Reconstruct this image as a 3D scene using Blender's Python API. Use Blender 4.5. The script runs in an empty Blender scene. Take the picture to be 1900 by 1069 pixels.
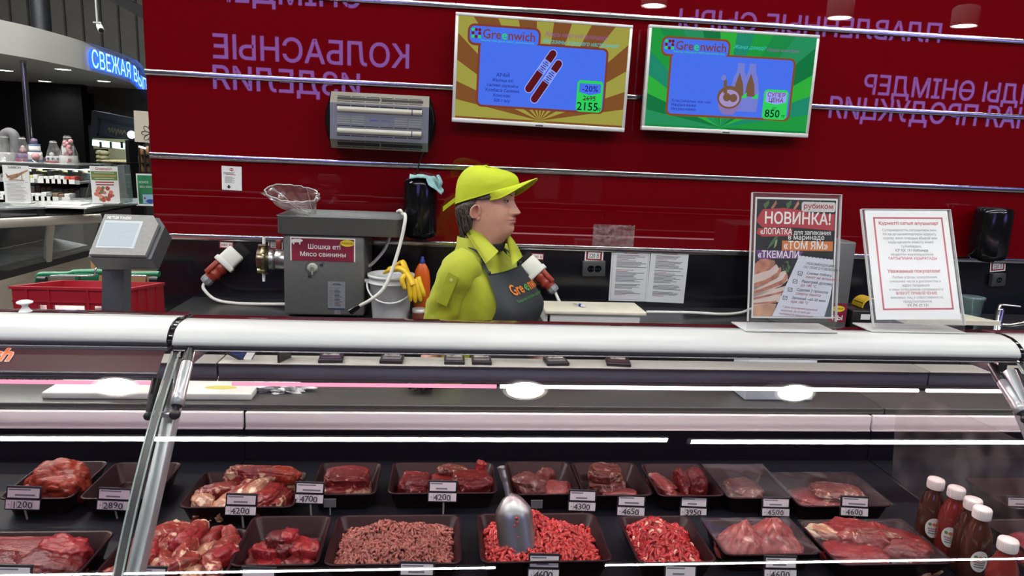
import bpy, bmesh, math, random
import numpy as np
from mathutils import Vector, Matrix, noise
from mathutils.geometry import delaunay_2d_cdt

# ---------------------------------------------------------------- camera
SC = bpy.context.scene
COL = SC.collection
F_PX, CX, CY = 1300.0, 950.0, 534.5
YAW, PITCH, ROLL = [math.radians(a) for a in (5.77, 10.91, -2.45)]
CAM = Vector((0, 0, 1.68))
fwd = Vector((math.sin(YAW)*math.cos(PITCH), math.cos(YAW)*math.cos(PITCH), -math.sin(PITCH)))
rgt = Vector((math.cos(YAW), -math.sin(YAW), 0))
dwn = fwd.cross(rgt)
R2 = rgt*math.cos(ROLL) + dwn*math.sin(ROLL)
D2 = dwn*math.cos(ROLL) - rgt*math.sin(ROLL)
cd = bpy.data.cameras.new('camera'); cam = bpy.data.objects.new('camera', cd); COL.objects.link(cam)
cam.matrix_world = Matrix(((R2.x, -D2.x, -fwd.x, CAM.x), (R2.y, -D2.y, -fwd.y, CAM.y), (R2.z, -D2.z, -fwd.z, CAM.z), (0, 0, 0, 1)))
cd.sensor_width = 36; cd.lens = F_PX*36/1900; cd.clip_start = .05; cd.clip_end = 100
SC.camera = cam
def ray(px, py): return R2*((px-CX)/F_PX) + D2*((py-CY)/F_PX) + fwd
def at(px, py, Y): d = ray(px, py); return CAM + d*(Y/d.y)
def atz(px, py, Z): d = ray(px, py); return CAM + d*((Z-CAM.z)/d.z)
def atx(px, py, X): d = ray(px, py); return CAM + d*(X/d.x)

# ---------------------------------------------------------------- light + exposure
SC.view_settings.view_transform = 'Standard'; SC.view_settings.look = 'None'
SC.view_settings.gamma = 1; SC.view_settings.use_curve_mapping = False
SC.view_settings.exposure = 0.0
W = bpy.data.worlds.new('hall_ambience'); SC.world = W; W.use_nodes = True
bgn = W.node_tree.nodes['Background']; bgn.inputs[0].default_value = (.80, .82, .85, 1); bgn.inputs[1].default_value = .05
LAMP_L, DOWN_L = 72.0, 90.0          # radiance of linear lamps / downlights

# ---------------------------------------------------------------- materials
MATS = {}
def mat(name, col=(.5, .5, .5), rough=.5, metal=0, spec=.5, emit=None, es=0, alpha=1, coat=0, nz=0, nscale=30, bump=0, bscale=60, trans=0, sheen=0, sss=0):
    if name in MATS: return MATS[name]
    m = bpy.data.materials.new(name); m.use_nodes = True
    nt = m.node_tree; b = nt.nodes['Principled BSDF']
    b.inputs['Base Color'].default_value = (*col, 1); b.inputs['Roughness'].default_value = rough
    b.inputs['Metallic'].default_value = metal; b.inputs['Specular IOR Level'].default_value = spec
    b.inputs['Alpha'].default_value = alpha; b.inputs['Coat Weight'].default_value = coat
    b.inputs['Coat Roughness'].default_value = .05
    b.inputs['Transmission Weight'].default_value = trans
    if sheen: b.inputs['Sheen Weight'].default_value = sheen
    if sss: b.inputs['Subsurface Weight'].default_value = sss; b.inputs['Subsurface Scale'].default_value = .01
    if emit: b.inputs['Emission Color'].default_value = (*emit, 1); b.inputs['Emission Strength'].default_value = es
    if nz or bump:
        tc = nt.nodes.new('ShaderNodeTexCoord')
        if nz:
            n = nt.nodes.new('ShaderNodeTexNoise'); n.inputs['Scale'].default_value = nscale; n.inputs['Detail'].default_value = 5
            nt.links.new(tc.outputs['Object'], n.inputs['Vector'])
            r = nt.nodes.new('ShaderNodeValToRGB'); e = r.color_ramp.elements
            e[0].position = .3; e[1].position = .7
            e[0].color = (*[c*(1-nz) for c in col], 1); e[1].color = (*[min(1, c*(1+nz)) for c in col], 1)
            nt.links.new(n.outputs['Fac'], r.inputs['Fac']); nt.links.new(r.outputs['Color'], b.inputs['Base Color'])
        if bump:
            n2 = nt.nodes.new('ShaderNodeTexNoise'); n2.inputs['Scale'].default_value = bscale; n2.inputs['Detail'].default_value = 4
            nt.links.new(tc.outputs['Object'], n2.inputs['Vector'])
            bp = nt.nodes.new('ShaderNodeBump'); bp.inputs['Strength'].default_value = bump; bp.inputs['Distance'].default_value = .01
            nt.links.new(n2.outputs['Fac'], bp.inputs['Height']); nt.links.new(bp.outputs['Normal'], b.inputs['Normal'])
    MATS[name] = m; return m
def emat(name, col, s):
    if name in MATS: return MATS[name]
    m = bpy.data.materials.new(name); m.use_nodes = True; nt = m.node_tree; nt.nodes.clear()
    o = nt.nodes.new('ShaderNodeOutputMaterial'); e = nt.nodes.new('ShaderNodeEmission')
    e.inputs[0].default_value = (*col, 1); e.inputs[1].default_value = s; nt.links.new(e.outputs[0], o.inputs[0])
    MATS[name] = m; return m
def glassmat(name, tint=(.95, .97, .96), refl=1.8, haze=0, hcol=(.8, .8, .8), rough=.0, haze_noise=0):
    """thin pane: transparent + Fresnel mirror (both faces), optional diffuse haze"""
    if name in MATS: return MATS[name]
    m = bpy.data.materials.new(name); m.use_nodes = True; nt = m.node_tree; nt.nodes.clear()
    o = nt.nodes.new('ShaderNodeOutputMaterial'); t = nt.nodes.new('ShaderNodeBsdfTransparent'); g = nt.nodes.new('ShaderNodeBsdfGlossy')
    t.inputs[0].default_value = (*tint, 1); g.inputs['Roughness'].default_value = rough
    fr = nt.nodes.new('ShaderNodeLayerWeight'); fr.inputs['Blend'].default_value = .5
    pw = nt.nodes.new('ShaderNodeMath'); pw.operation = 'POWER'; pw.inputs[1].default_value = 5; nt.links.new(fr.outputs['Facing'], pw.inputs[0])
    mu = nt.nodes.new('ShaderNodeMath'); mu.operation = 'MULTIPLY_ADD'; mu.use_clamp = True; mu.inputs[1].default_value = .96*min(1, refl); mu.inputs[2].default_value = .04*refl
    nt.links.new(pw.outputs[0], mu.inputs[0])
    mx = nt.nodes.new('ShaderNodeMixShader'); nt.links.new(mu.outputs[0], mx.inputs[0])
    last = t.outputs[0]
    if haze:
        d = nt.nodes.new('ShaderNodeBsdfDiffuse'); d.inputs[0].default_value = (*hcol, 1)
        m2 = nt.nodes.new('ShaderNodeMixShader')
        if haze_noise:
            tc = nt.nodes.new('ShaderNodeTexCoord'); n = nt.nodes.new('ShaderNodeTexNoise'); n.inputs['Scale'].default_value = haze_noise; n.inputs['Detail'].default_value = 8
            nt.links.new(tc.outputs['Object'], n.inputs['Vector'])
            q = nt.nodes.new('ShaderNodeMapRange'); q.inputs['From Min'].default_value = .4; q.inputs['From Max'].default_value = .75
            q.inputs['To Min'].default_value = haze*.3; q.inputs['To Max'].default_value = haze*1.7
            nt.links.new(n.outputs['Fac'], q.inputs['Value']); nt.links.new(q.outputs[0], m2.inputs[0])
        else: m2.inputs[0].default_value = haze
        nt.links.new(t.outputs[0], m2.inputs[1]); nt.links.new(d.outputs[0], m2.inputs[2]); last = m2.outputs[0]
    nt.links.new(last, mx.inputs[1]); nt.links.new(g.outputs[0], mx.inputs[2]); nt.links.new(mx.outputs[0], o.inputs[0])
    MATS[name] = m; return m
def meatmat(name, red, fat, fatamt=.5, scale=14, rough=.28, stretch=(1, 1, 1), dark=None):
    """wet meat: fibre noise between two reds with ragged fat seams"""
    if name in MATS: return MATS[name]
    m = mat(name, red, rough, spec=.55); nt = m.node_tree; b = nt.nodes['Principled BSDF']
    tc = nt.nodes.new('ShaderNodeTexCoord'); mp = nt.nodes.new('ShaderNodeMapping'); mp.inputs['Scale'].default_value = stretch
    nt.links.new(tc.outputs['Object'], mp.inputs['Vector'])
    n = nt.nodes.new('ShaderNodeTexNoise'); n.inputs['Scale'].default_value = scale*2.4; n.inputs['Detail'].default_value = 6; n.inputs['Distortion'].default_value = 1.6
    n2 = nt.nodes.new('ShaderNodeTexNoise'); n2.inputs['Scale'].default_value = scale*9; n2.inputs['Detail'].default_value = 3
    for q in (n, n2): nt.links.new(mp.outputs[0], q.inputs['Vector'])
    r = nt.nodes.new('ShaderNodeValToRGB'); e = r.color_ramp.elements
    dk = dark or tuple(c*.45 for c in red)
    e[0].position = .25; e[0].color = (*dk, 1); e[1].position = .52; e[1].color = (*red, 1)
    p = .50 + (1-fatamt)*.22
    x = e.new(p); x.color = (*red, 1); x = e.new(min(.98, p+.06)); x.color = (*fat, 1)
    nt.links.new(n.outputs['Fac'], r.inputs['Fac'])
    mx = nt.nodes.new('ShaderNodeMix'); mx.data_type = 'RGBA'; mx.blend_type = 'MULTIPLY'; mx.inputs[0].default_value = .55
    r2 = nt.nodes.new('ShaderNodeValToRGB'); r2.color_ramp.elements[0].position = .3; r2.color_ramp.elements[0].color = (.45, .4, .4, 1); r2.color_ramp.elements[1].position = .65
    nt.links.new(n2.outputs['Fac'], r2.inputs['Fac'])
    nt.links.new(r.outputs['Color'], mx.inputs[6]); nt.links.new(r2.outputs['Color'], mx.inputs[7]); nt.links.new(mx.outputs[2], b.inputs['Base Color'])
    bp = nt.nodes.new('ShaderNodeBump'); bp.inputs['Strength'].default_value = .5; bp.inputs['Distance'].default_value = .004
    nt.links.new(n2.outputs['Fac'], bp.inputs['Height']); nt.links.new(bp.outputs['Normal'], b.inputs['Normal'])
    return m

# ---------------------------------------------------------------- mesh builder
def frame(o, u, v):
    u = Vector(u).normalized(); v = Vector(v).normalized(); n = u.cross(v)
    return Matrix(((u.x, v.x, n.x, o[0]), (u.y, v.y, n.y, o[1]), (u.z, v.z, n.z, o[2]), (0, 0, 0, 1)))
def rectframe(tl, tr, bl):
    """frame with origin at the lower left, u along the top edge, v up; returns (matrix, width, height)"""
    u = tr-tl; v = tl-bl
    v = v - u*(v.dot(u)/u.dot(u))
    return frame(bl, u, v), u.length, v.length
class MB:
    def __init__(s): s.v = []; s.f = []; s.mi = []; s.sm = []; s.mats = []
    def m(s, mt):
        if mt not in s.mats: s.mats.append(mt)
        return s.mats.index(mt)
    def add(s, vs, fs, mt, M=None, smooth=False):
        o = len(s.v); k = s.m(mt)
        s.v += [tuple(M @ Vector(p)) for p in vs] if M is not None else [tuple(p) for p in vs]
        s.f += [tuple(o+i for i in f) for f in fs]; s.mi += [k]*len(fs); s.sm += [smooth]*len(fs)
        return s
    def box(s, x0, x1, y0, y1, z0, z1, mt, M=None, bev=0, seg=2):
        if bev:
            bm = bmesh.new(); bmesh.ops.create_cube(bm, size=1)
            for q in bm.verts: q.co = Vector(((x0+x1)/2+q.co.x*(x1-x0), (y0+y1)/2+q.co.y*(y1-y0), (z0+z1)/2+q.co.z*(z1-z0)))
            bmesh.ops.bevel(bm, geom=bm.edges[:], offset=bev, segments=seg, affect='EDGES', profile=.5)
            s.bm(bm, mt, M, True); return s
        p = [(x, y, z) for z in (z0, z1) for y in (y0, y1) for x in (x0, x1)]
        return s.add(p, [(0, 2, 3, 1), (4, 5, 7, 6), (0, 1, 5, 4), (2, 6, 7, 3), (0, 4, 6, 2), (1, 3, 7, 5)], mt, M)
    def bm(s, bm, mt, M=None, smooth=False):
        bm.verts.index_update()
        s.add([q.co.copy() for q in bm.verts], [[q.index for q in f.verts] for f in bm.faces], mt, M, smooth); bm.free(); return s
    def quad(s, u0, u1, v0, v1, w, mt, M=None):
        return s.add([(u0, v0, w), (u1, v0, w), (u1, v1, w), (u0, v1, w)], [(0, 1, 2, 3)], mt, M)
    def poly(s, pts, w, mt, M=None):
        return s.add([(p[0], p[1], w) for p in pts], [tuple(range(len(pts)))], mt, M)
    def rrect(s, u0, u1, v0, v1, r, w, mt, M=None, n=5):
        pts = []
        for cx, cy, a in ((u1-r, v1-r, 0), (u0+r, v1-r, 90), (u0+r, v0+r, 180), (u1-r, v0+r, 270)):
            for k in range(n+1): t = math.radians(a+90*k/n); pts.append((cx+r*math.cos(t), cy+r*math.sin(t)))
        return s.poly(pts, w, mt, M)
    def prism(s, pts, w0, w1, mt, M=None):
        n = len(pts)
        s.add([(p[0], p[1], w0) for p in pts]+[(p[0], p[1], w1) for p in pts],
              [tuple(range(n-1, -1, -1)), tuple(range(n, 2*n))]+[(i, (i+1) % n, n+(i+1) % n, n+i) for i in range(n)], mt, M); return s
    def disc(s, c, r, w, mt, M=None, n=20, ry=None):
        return s.poly([(c[0]+r*math.cos(2*math.pi*k/n), c[1]+(ry or r)*math.sin(2*math.pi*k/n)) for k in range(n)], w, mt, M)
    def loft(s, rings, mt, M=None, cap=True, closed=True, smooth=True):
        n = len(rings[0]); vs = [p for r in rings for p in r]; fs = []
        for i in range(len(rings)-1):
            for j in range(n if closed else n-1):
                a = i*n+j; b = i*n+(j+1) % n; fs.append((a, b, b+n, a+n))
        s.add(vs, fs, mt, M, smooth)
        if cap:
            for q, rv in ((0, True), (len(rings)-1, False)):
                s.add(rings[q], [tuple(range(n-1, -1, -1)) if rv else tuple(range(n))], mt, M, False)
        return s
    def lathe(s, prof, mt, M=None, n=28, smooth=True, cap=True):
        return s.loft([[(r*math.cos(2*math.pi*k/n), r*math.sin(2*math.pi*k/n), z) for k in range(n)] for r, z in prof], mt, M, cap, True, smooth)
    def tube(s, path, r, mt, n=10, cap=True, M=None, flat=1, closed=False):
        P = [Vector(p) for p in path]; rs = r if isinstance(r, (list, tuple)) else [r]*len(P)
        rings = []; t0 = (P[1]-P[0]).normalized(); up = Vector((0, 0, 1)) if abs(t0.z) < .9 else Vector((1, 0, 0))
        a = t0.cross(up).normalized()
        for i, p in enumerate(P):
            t = (P[min(i+1, len(P)-1)]-P[max(i-1, 0)]).normalized()
            a = (a - t*a.dot(t)).normalized(); b = t.cross(a)
            rings.append([p + a*(rs[i]*math.cos(2*math.pi*k/n)) + b*(rs[i]*flat*math.sin(2*math.pi*k/n)) for k in range(n)])
        return s.loft(rings, mt, M, cap)
    def cyl(s, p0, p1, r, mt, n=18, r1=None, M=None):
        return s.tube([p0, p1], [r, r if r1 is None else r1], mt, n, True, M)
    def sphere(s, c, r, mt, n=16, M=None, sc=(1, 1, 1)):
        return s.loft([[(c[0]+r*sc[0]*max(.001, math.sin(math.pi*i/n))*math.cos(2*math.pi*k/(2*n)), c[1]+r*sc[1]*max(.001, math.sin(math.pi*i/n))*math.sin(2*math.pi*k/(2*n)), c[2]-r*sc[2]*math.cos(math.pi*i/n)) for k in range(2*n)] for i in range(n+1)], mt, M)
    def text(s, t, size, mt, M, u=0, v=0, w=.001, align='CENTER', bold=0, ext=0, fit=None, shear=0, space=1.0, sy=1.0, res=2, line=1.0):
        c = bpy.data.curves.new('lettering', 'FONT'); c.body = t; c.size = 1.0; c.align_x = align; c.extrude = ext/size
        c.fill_mode = 'NONE'; c.shear = shear; c.resolution_u = res; c.space_character = space; c.space_line = line
        o = bpy.data.objects.new('lettering', c); me = o.to_mesh(); nb = {}
        for e in me.edges: a, b = e.vertices; nb.setdefault(a, []).append(b); nb.setdefault(b, []).append(a)
        P = [Vector((q.co.x, q.co.y)) for q in me.vertices]; seen = set(); loops = []
        for v0 in range(len(P)):
            if v0 in seen or v0 not in nb: continue
            lp = [v0]; seen.add(v0); cur = max(nb[v0]) if v0+1 not in nb[v0] else v0+1; prev = v0
            while cur != v0 and cur not in seen:
                lp.append(cur); seen.add(cur); nx = [q for q in nb[cur] if q != prev]; prev = cur; cur = nx[0] if nx else v0
            if len(lp) > 2:
                L = [P[q] for q in lp]; L = [L[q] for q in range(len(L)) if (L[q]-L[q-1]).length > 1e-5]
                if len(L) > 2: loops.append(L)
        o.to_mesh_clear(); bpy.data.objects.remove(o); bpy.data.curves.remove(c)
        area = lambda L: sum(L[q-1].x*L[q].y-L[q].x*L[q-1].y for q in range(len(L)))/2
        if not loops: return s
        def inside(p, L):
            r = False
            for q in range(len(L)):
                a, b = L[q-1], L[q]
                if (a.y > p.y) != (b.y > p.y) and p.x < (b.x-a.x)*(p.y-a.y)/(b.y-a.y)+a.x: r = not r
            return r
        outs, hol = [], {}
        for H in sorted(loops, key=lambda L: -abs(area(L))):
            ct = [q for q, L in enumerate(outs) if area(L)*area(H) < 0 and all(inside(x, L) for x in H)]
            if ct: hol.setdefault(ct[-1], []).append(H)
            else: outs.append(H)
        def grow(L, sg):
            M_ = []
            for q in range(len(L)):
                a = (L[q]-L[q-1]).normalized(); b = (L[(q+1) % len(L)]-L[q]).normalized(); d = (Vector((a.y, -a.x))+Vector((b.y, -b.x)))*sg
                M_.append(L[q]+(d/max(.5, d.dot(d)/2))*bold if d.length > 1e-4 else L[q])
            return M_
        vs, fs = [], []
        for q, L in enumerate(outs):
            sg = math.copysign(1, area(L)); polys = [L]+hol.get(q, [])
            if bold: polys = [grow(pl, sg) for pl in polys]
            flat, ed = [], []
            for pl in polys: o_ = len(flat); flat += pl; ed += [(o_+z, o_+(z+1) % len(pl)) for z in range(len(pl))]
            V_, _, T_, *_r = delaunay_2d_cdt(flat, ed, [], 0, 1e-6); o_ = len(vs); vs += [Vector((x.x*size, x.y*size, 0)) for x in V_]
            for t_ in T_:
                a, b, c_ = [V_[z] for z in t_]; g_ = (a+b+c_)/3
                if inside(g_, polys[0]) and not any(inside(g_, h_) for h_ in polys[1:]): fs.append(tuple(o_+z for z in (t_ if (b-a).cross(c_-a) > 0 else t_[::-1])))
        if not vs: return s
        k = 1.0
        if fit:
            xs = [q.x for q in vs]; k = fit/max(1e-6, max(xs)-min(xs))
        return s.add([(u+q.x*k, v+q.y*sy, w+q.z) for q in vs], fs, mt, M)
    def build(s, name, parent=None, base=None, label=None):
        """link as one object; world coordinates in, origin at base (or under the parent's origin)"""
        me = bpy.data.meshes.new(name)
        off = Vector((0, 0, 0)); loc = Vector((0, 0, 0))
        if parent is not None:
            q = parent
            while q is not None: off += q.location; q = q.parent
        elif base is None and s.v:
            xs = np.array(s.v); base = ((xs[:, 0].min()+xs[:, 0].max())/2, (xs[:, 1].min()+xs[:, 1].max())/2, xs[:, 2].min())
        if parent is None: off = Vector(base); loc = Vector(base)
        me.from_pydata([(a-off.x, b-off.y, c-off.z) for a, b, c in s.v], [], s.f)
        for mt in s.mats: me.materials.append(mt)
        me.polygons.foreach_set('material_index', s.mi); me.polygons.foreach_set('use_smooth', s.sm)
        me.update()
        o = bpy.data.objects.new(name, me); COL.objects.link(o); o.location = loc
        if parent is not None: o.parent = parent
        if label: o['label'] = label
        return o
def tag(o, label, cat, group=None, kind=None):
    o['label'] = label; o['category'] = cat
    if group: o['group'] = group
    if kind: o['kind'] = kind
    return o
def thing(name, label, cat, loc, group=None):
    o = bpy.data.objects.new(name, None); COL.objects.link(o); o.location = loc; o.empty_display_size = .05
    return tag(o, label, cat, group)
def struct(name, mb, label=None):
    o = mb.build(name); o['kind'] = 'structure'
    if label: o['label'] = label
    return o
def bez(a, b, c, d, n=14):
    a, b, c, d = map(Vector, (a, b, c, d)); out = []
    for i in range(n+1):
        t = i/n; out.append(a*(1-t)**3+b*3*t*(1-t)**2+c*3*t*t*(1-t)+d*t**3)
    return out
def smoothpath(pts, n=8):
    P = [Vector(p) for p in pts]; P = [P[0]*2-P[1]]+P+[P[-1]*2-P[-2]]; out = []
    for i in range(1, len(P)-2):
        for k in range(n):
            t = k/n; a, b, c, d = P[i-1:i+3]
            out.append(.5*((2*b)+(c-a)*t+(2*a-5*b+4*c-d)*t*t+(3*b-a-3*c+d)*t**3))
    out.append(P[-2]); return out
XZ = lambda x, y, z: frame((x, y, z), (1, 0, 0), (0, 0, 1))     # board facing the shop (-Y)
rnd = random.Random(7)

WHITE = mat('white_plastic', (.78, .78, .76), .4); PAPER = mat('paper', (.74, .74, .72), .6)
BLACKP = mat('black_plastic', (.012, .012, .013), .35); BLACKG = mat('gloss_black', (.004, .004, .005), .12)
CHROME = mat('polished_chrome', (.55, .55, .55), .17, 1); STEEL = mat('brushed_steel', (.55, .55, .55), .3, 1, nz=.15, nscale=60)
INK = mat('dark_ink', (.02, .02, .025), .6); REDINK = mat('red_ink', (.30, .02, .03), .6); GREYINK = mat('grey_ink', (.16, .16, .17), .7)
# ================================================================ SETTING
YW = 3.85
RED = mat('red_glass_panel', (.128, .0004, .003), .012, spec=.40)
WHITEALU = mat('white_satin_aluminium', (.74, .74, .73), .34, spec=.45)
DARKWALL = mat('dark_corrugated_cladding', (.10, .10, .092), .7, nz=.12, nscale=3)
m = MB(); m.box(-14, 15, -8, 16, -.1, 0, mat('floor_tile', (.30, .29, .27), .35, nz=.1, nscale=2)); struct('floor', m)
m = MB(); m.box(-14, 15, -8, 16, 7.0, 7.1, mat('ceiling_grey', (.045, .045, .045), .8)); struct('ceiling', m)
m = MB(); m.box(-1.52, 6, YW, YW+.16, 1.186, 3.9, RED); struct('wall_back', m)
m = MB(); m.box(-1.52, 6, YW, YW+.16, 0, 1.1855, mat('gloss_black_panel', (.006, .006, .009), .16)); struct('wall_lower', m)
# chrome strips across the red wall
def strip(name, ztop, zbot):
    h_ = ztop-zbot; pr = [(YW, zbot), (YW-.0105, zbot), (YW-.0115, zbot+.0015), (YW-.0122, zbot+.003), (YW-.0129, zbot+.3*h_), (YW-.0131, zbot+.55*h_), (YW-.0129, zbot+.78*h_), (YW-.0122, ztop-.003), (YW-.0108, ztop-.0008), (YW-.006, ztop), (YW, ztop)]
    mb = MB(); n = 46; rings = []
    for i in range(n+1):
        x = -1.522+i*(7.5/n); rings.append([(x, y+.0004*math.sin(i*1.7+j*.4)*(0 < j < 10), z) for j, (y, z) in enumerate(pr)])
    mb.loft(rings, CHROME, smooth=True); struct(name, mb)
for k, (a, b) in enumerate(((12.5, 22.6), (163.6, 173.6), (309.5, 319.8), (451.6, 462))):
    strip('trim_%d' % (k+1), at(950, a, YW).z, at(950, b, YW).z)

# ---- lamps of the hall, plus added fill lamps
LINE = emat('lamp_diffuser', (.97, 1.0, .99), LAMP_L)
FILL_LINE = emat('fill_lamp_diffuser', (1, .98, .93), 190)  # strong emission for the fill lamps added over the left hall
def linear_lamp(x0, x1, y, z, label, grp, mt=None):
    t = thing('linear_lamp', label, 'lamp', ((x0+x1)/2, y, z), grp)
    b = MB(); b.box(x0, x1, y-.05, y+.05, z+.012, z+.07, WHITEALU); b.build('housing', t)
    b = MB(); b.box(x0+.01, x1-.01, y-.036, y+.036, z, z+.012, mt or LINE); b.build('diffuser', t)
    for xx in (x0+.3, x1-.3): b = MB(); b.cyl((xx, y, z+.07), (xx, y, 7.0), .004, STEEL, 6); b.build('wire', t)
linear_lamp(-4.6, 1.61, .15, 4.2, 'long white linear lamp mirrored as the bright line across the case glass, longer left run', 'linear lamps over the aisle')
linear_lamp(1.77, 6.5, .12, 4.2, 'white linear lamp mirrored as the bright line across the right part of the case glass', 'linear lamps over the aisle')
linear_lamp(-6.2, .62, -3.65, 4.8, 'white linear lamp mirrored as the lower thin line at the bottom left of the glass', 'linear lamps over the aisle')
linear_lamp(1.75, 8.2, -3.62, 4.8, 'white linear lamp mirrored as the lower thin line at the bottom right of the glass', 'linear lamps over the aisle')
linear_lamp(-1.2, 5.5, 2.55, 4.6, 'white linear lamp over the staff aisle between the case and the red wall', 'linear lamps over the staff aisle')  # unseen lamp added to light the saleswoman, back counter and wall
for Y_, lb in ((3.0, 'white linear lamp over the shopping trolley in the left hall'), (5.2, 'white linear lamp over the deli case in the left hall'), (8.0, 'white linear lamp over the wrapped cakes in the left hall')):
    linear_lamp(-9.0, -1.9 if Y_ > 4 else -2.3, Y_, 5.4, lb, 'linear lamps over the left hall', FILL_LINE)  # unseen rows added because the left background came out too dark
def area_disc(name, p, r, L, col=(1, .97, .88), spread=150):
    l = bpy.data.lights.new(name, 'AREA'); l.shape = 'DISK'; l.size = 2*r; l.energy = L*math.pi*math.pi*r*r; l.color = col; l.spread = math.radians(spread)
    o = bpy.data.objects.new(name, l); COL.objects.link(o); o.location = p; return o
DOWN = emat('downlight_lens', (1, .96, .84), DOWN_L)
for X, lb in ((-1.51, 'round pendant downlight mirrored at the left end of the case glass'), (.42, 'round pendant downlight mirrored in the middle of the case glass'),
              (1.82, 'round pendant downlight mirrored in the glass right of the middle and above the left screen'), (3.57, 'round pendant downlight mirrored in the red wall above the right screen'), (4.80, 'round pendant downlight mirrored in the red wall at the top right corner')):
    z = 3.02; y = 1.21
    t = thing('pendant_downlight', lb, 'lamp', (X, y, z), 'round downlights over the counter')
    b = MB(); b.lathe([(.112, 0), (.115, .01), (.115, .16), (.09, .18), (.012, .19)], WHITEALU, Matrix.Translation((X, y, z)), cap=False); b.build('housing', t)
    b = MB(); b.disc((0, 0), .094, 0, DOWN, frame((X, y, z+.004), (1, 0, 0), (0, -1, 0)), 40); b.build('lens', t)
    b = MB(); b.cyl((X, y, z+.18), (X, y, 7.0), .006, BLACKP, 6); b.build('stem', t)

# ---- luminous letters across the aisle, seen mirrored in the red wall
LET = emat('luminous_letter_face', (.34, .27, 1.0), 9.5)
YS0 = -4.5; SIGN_N = [0]
def mirrored_sign(s, pr, pl, hpx, label):
    YS = YS0-.15*SIGN_N[0]; SIGN_N[0] += 1; YV = 2*YW-YS
    a = at(pr[0], pr[1], YV); b = at(pl[0], pl[1], YV); w = (a-b).length
    h = hpx*(a.y)/F_PX*1.02
    o = Vector((a.x, YS, a.z)); u = Vector((b.x-a.x, 0, b.z-a.z)).normalized()
    M = frame(o, u, (0, 0, 1))
    t = thing('luminous_sign', label, 'sign', (o.x, YS, o.z), 'luminous letters across the aisle')
    mb = MB(); mb.text(s, h/.727, LET, M, 0, 0, .0, 'LEFT', bold=.012, fit=w); mb.build('lettering', t)
    mb = MB(); mb.box(0, w, .55*h, .6*h, -.06, -.03, BLACKP, M)
    for q in (.1, .9): mb.box(q*w-.006, q*w+.006, .6*h, 6.95-o.z, -.055, -.035, BLACKP, M)
    mb.build('rail', t)
mirrored_sign('КОЛБАСНЫЕ', (763, 127), (400, 107.5), 39, 'luminous sausage word mirrored on the red wall above the insect killer, upper line')
mirrored_sign('ИЗДЕЛИЯ', (672, 180), (400, 164), 38, 'luminous goods word mirrored on the red wall above the insect killer, lower line')
mirrored_sign('ӨНІМДЕР', (673, 15), (400, 2), 38, 'luminous word mirrored along the top left edge of the red wall')
mirrored_sign('ПЛАВЛЕННЫЕ СЫРЫ', (1747, 79), (1262, 53), 33, 'luminous cheese words mirrored above the green screen')
mirrored_sign('АЛДЫ ӨНІМДЕР', (1948, 196), (1601, 174), 35, 'luminous words mirrored at the right edge of the red wall, upper line')
mirrored_sign('ННАЯ ПРОДУКЦИЯ', (1945, 241), (1540, 218), 38, 'luminous words mirrored at the right edge of the red wall, lower line')

# ================================================================ THINGS ON THE RED WALL
SCRFRAME = mat('silver_screen_bezel', (.62, .61, .58), .35, .3)
def pane_color(n, c, s=1.0): return emat('screen_'+n, c, s)
S_BLUE = pane_color('blue', (.065, .16, .82)); S_BROWN = pane_color('brown', (.20, .045, .03)); S_RED = pane_color('dark_red', (.16, .012, .014))
S_G1 = pane_color('green', (.03, .62, .10)); S_NAVY = pane_color('navy', (.012, .015, .22)); S_CYAN = pane_color('cyan', (.05, .55, .55))
S_PURP = pane_color('purple', (.25, .10, .33)); S_SAUS = pane_color('sausage', (.10, .008, .012)); S_LAB = pane_color('label', (.22, .30, .85))
def curved_frame(mb, M, u0, u1, v0, v1, w, mt, r=.02):
    mb.rrect(u0, u1, v0, v1, r, w, mt, M, 6)
def dots(mb, M, u, v, s, w):
    for i in range(3):
        for j in range(3):
            if (i, j) == (1, 1): continue
            mb.disc((u+i*s, v+j*s), s*.48, w, S_RED if (i+j) % 2 or (i, j) == (2, 2) else S_G1, M, 14)
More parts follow.
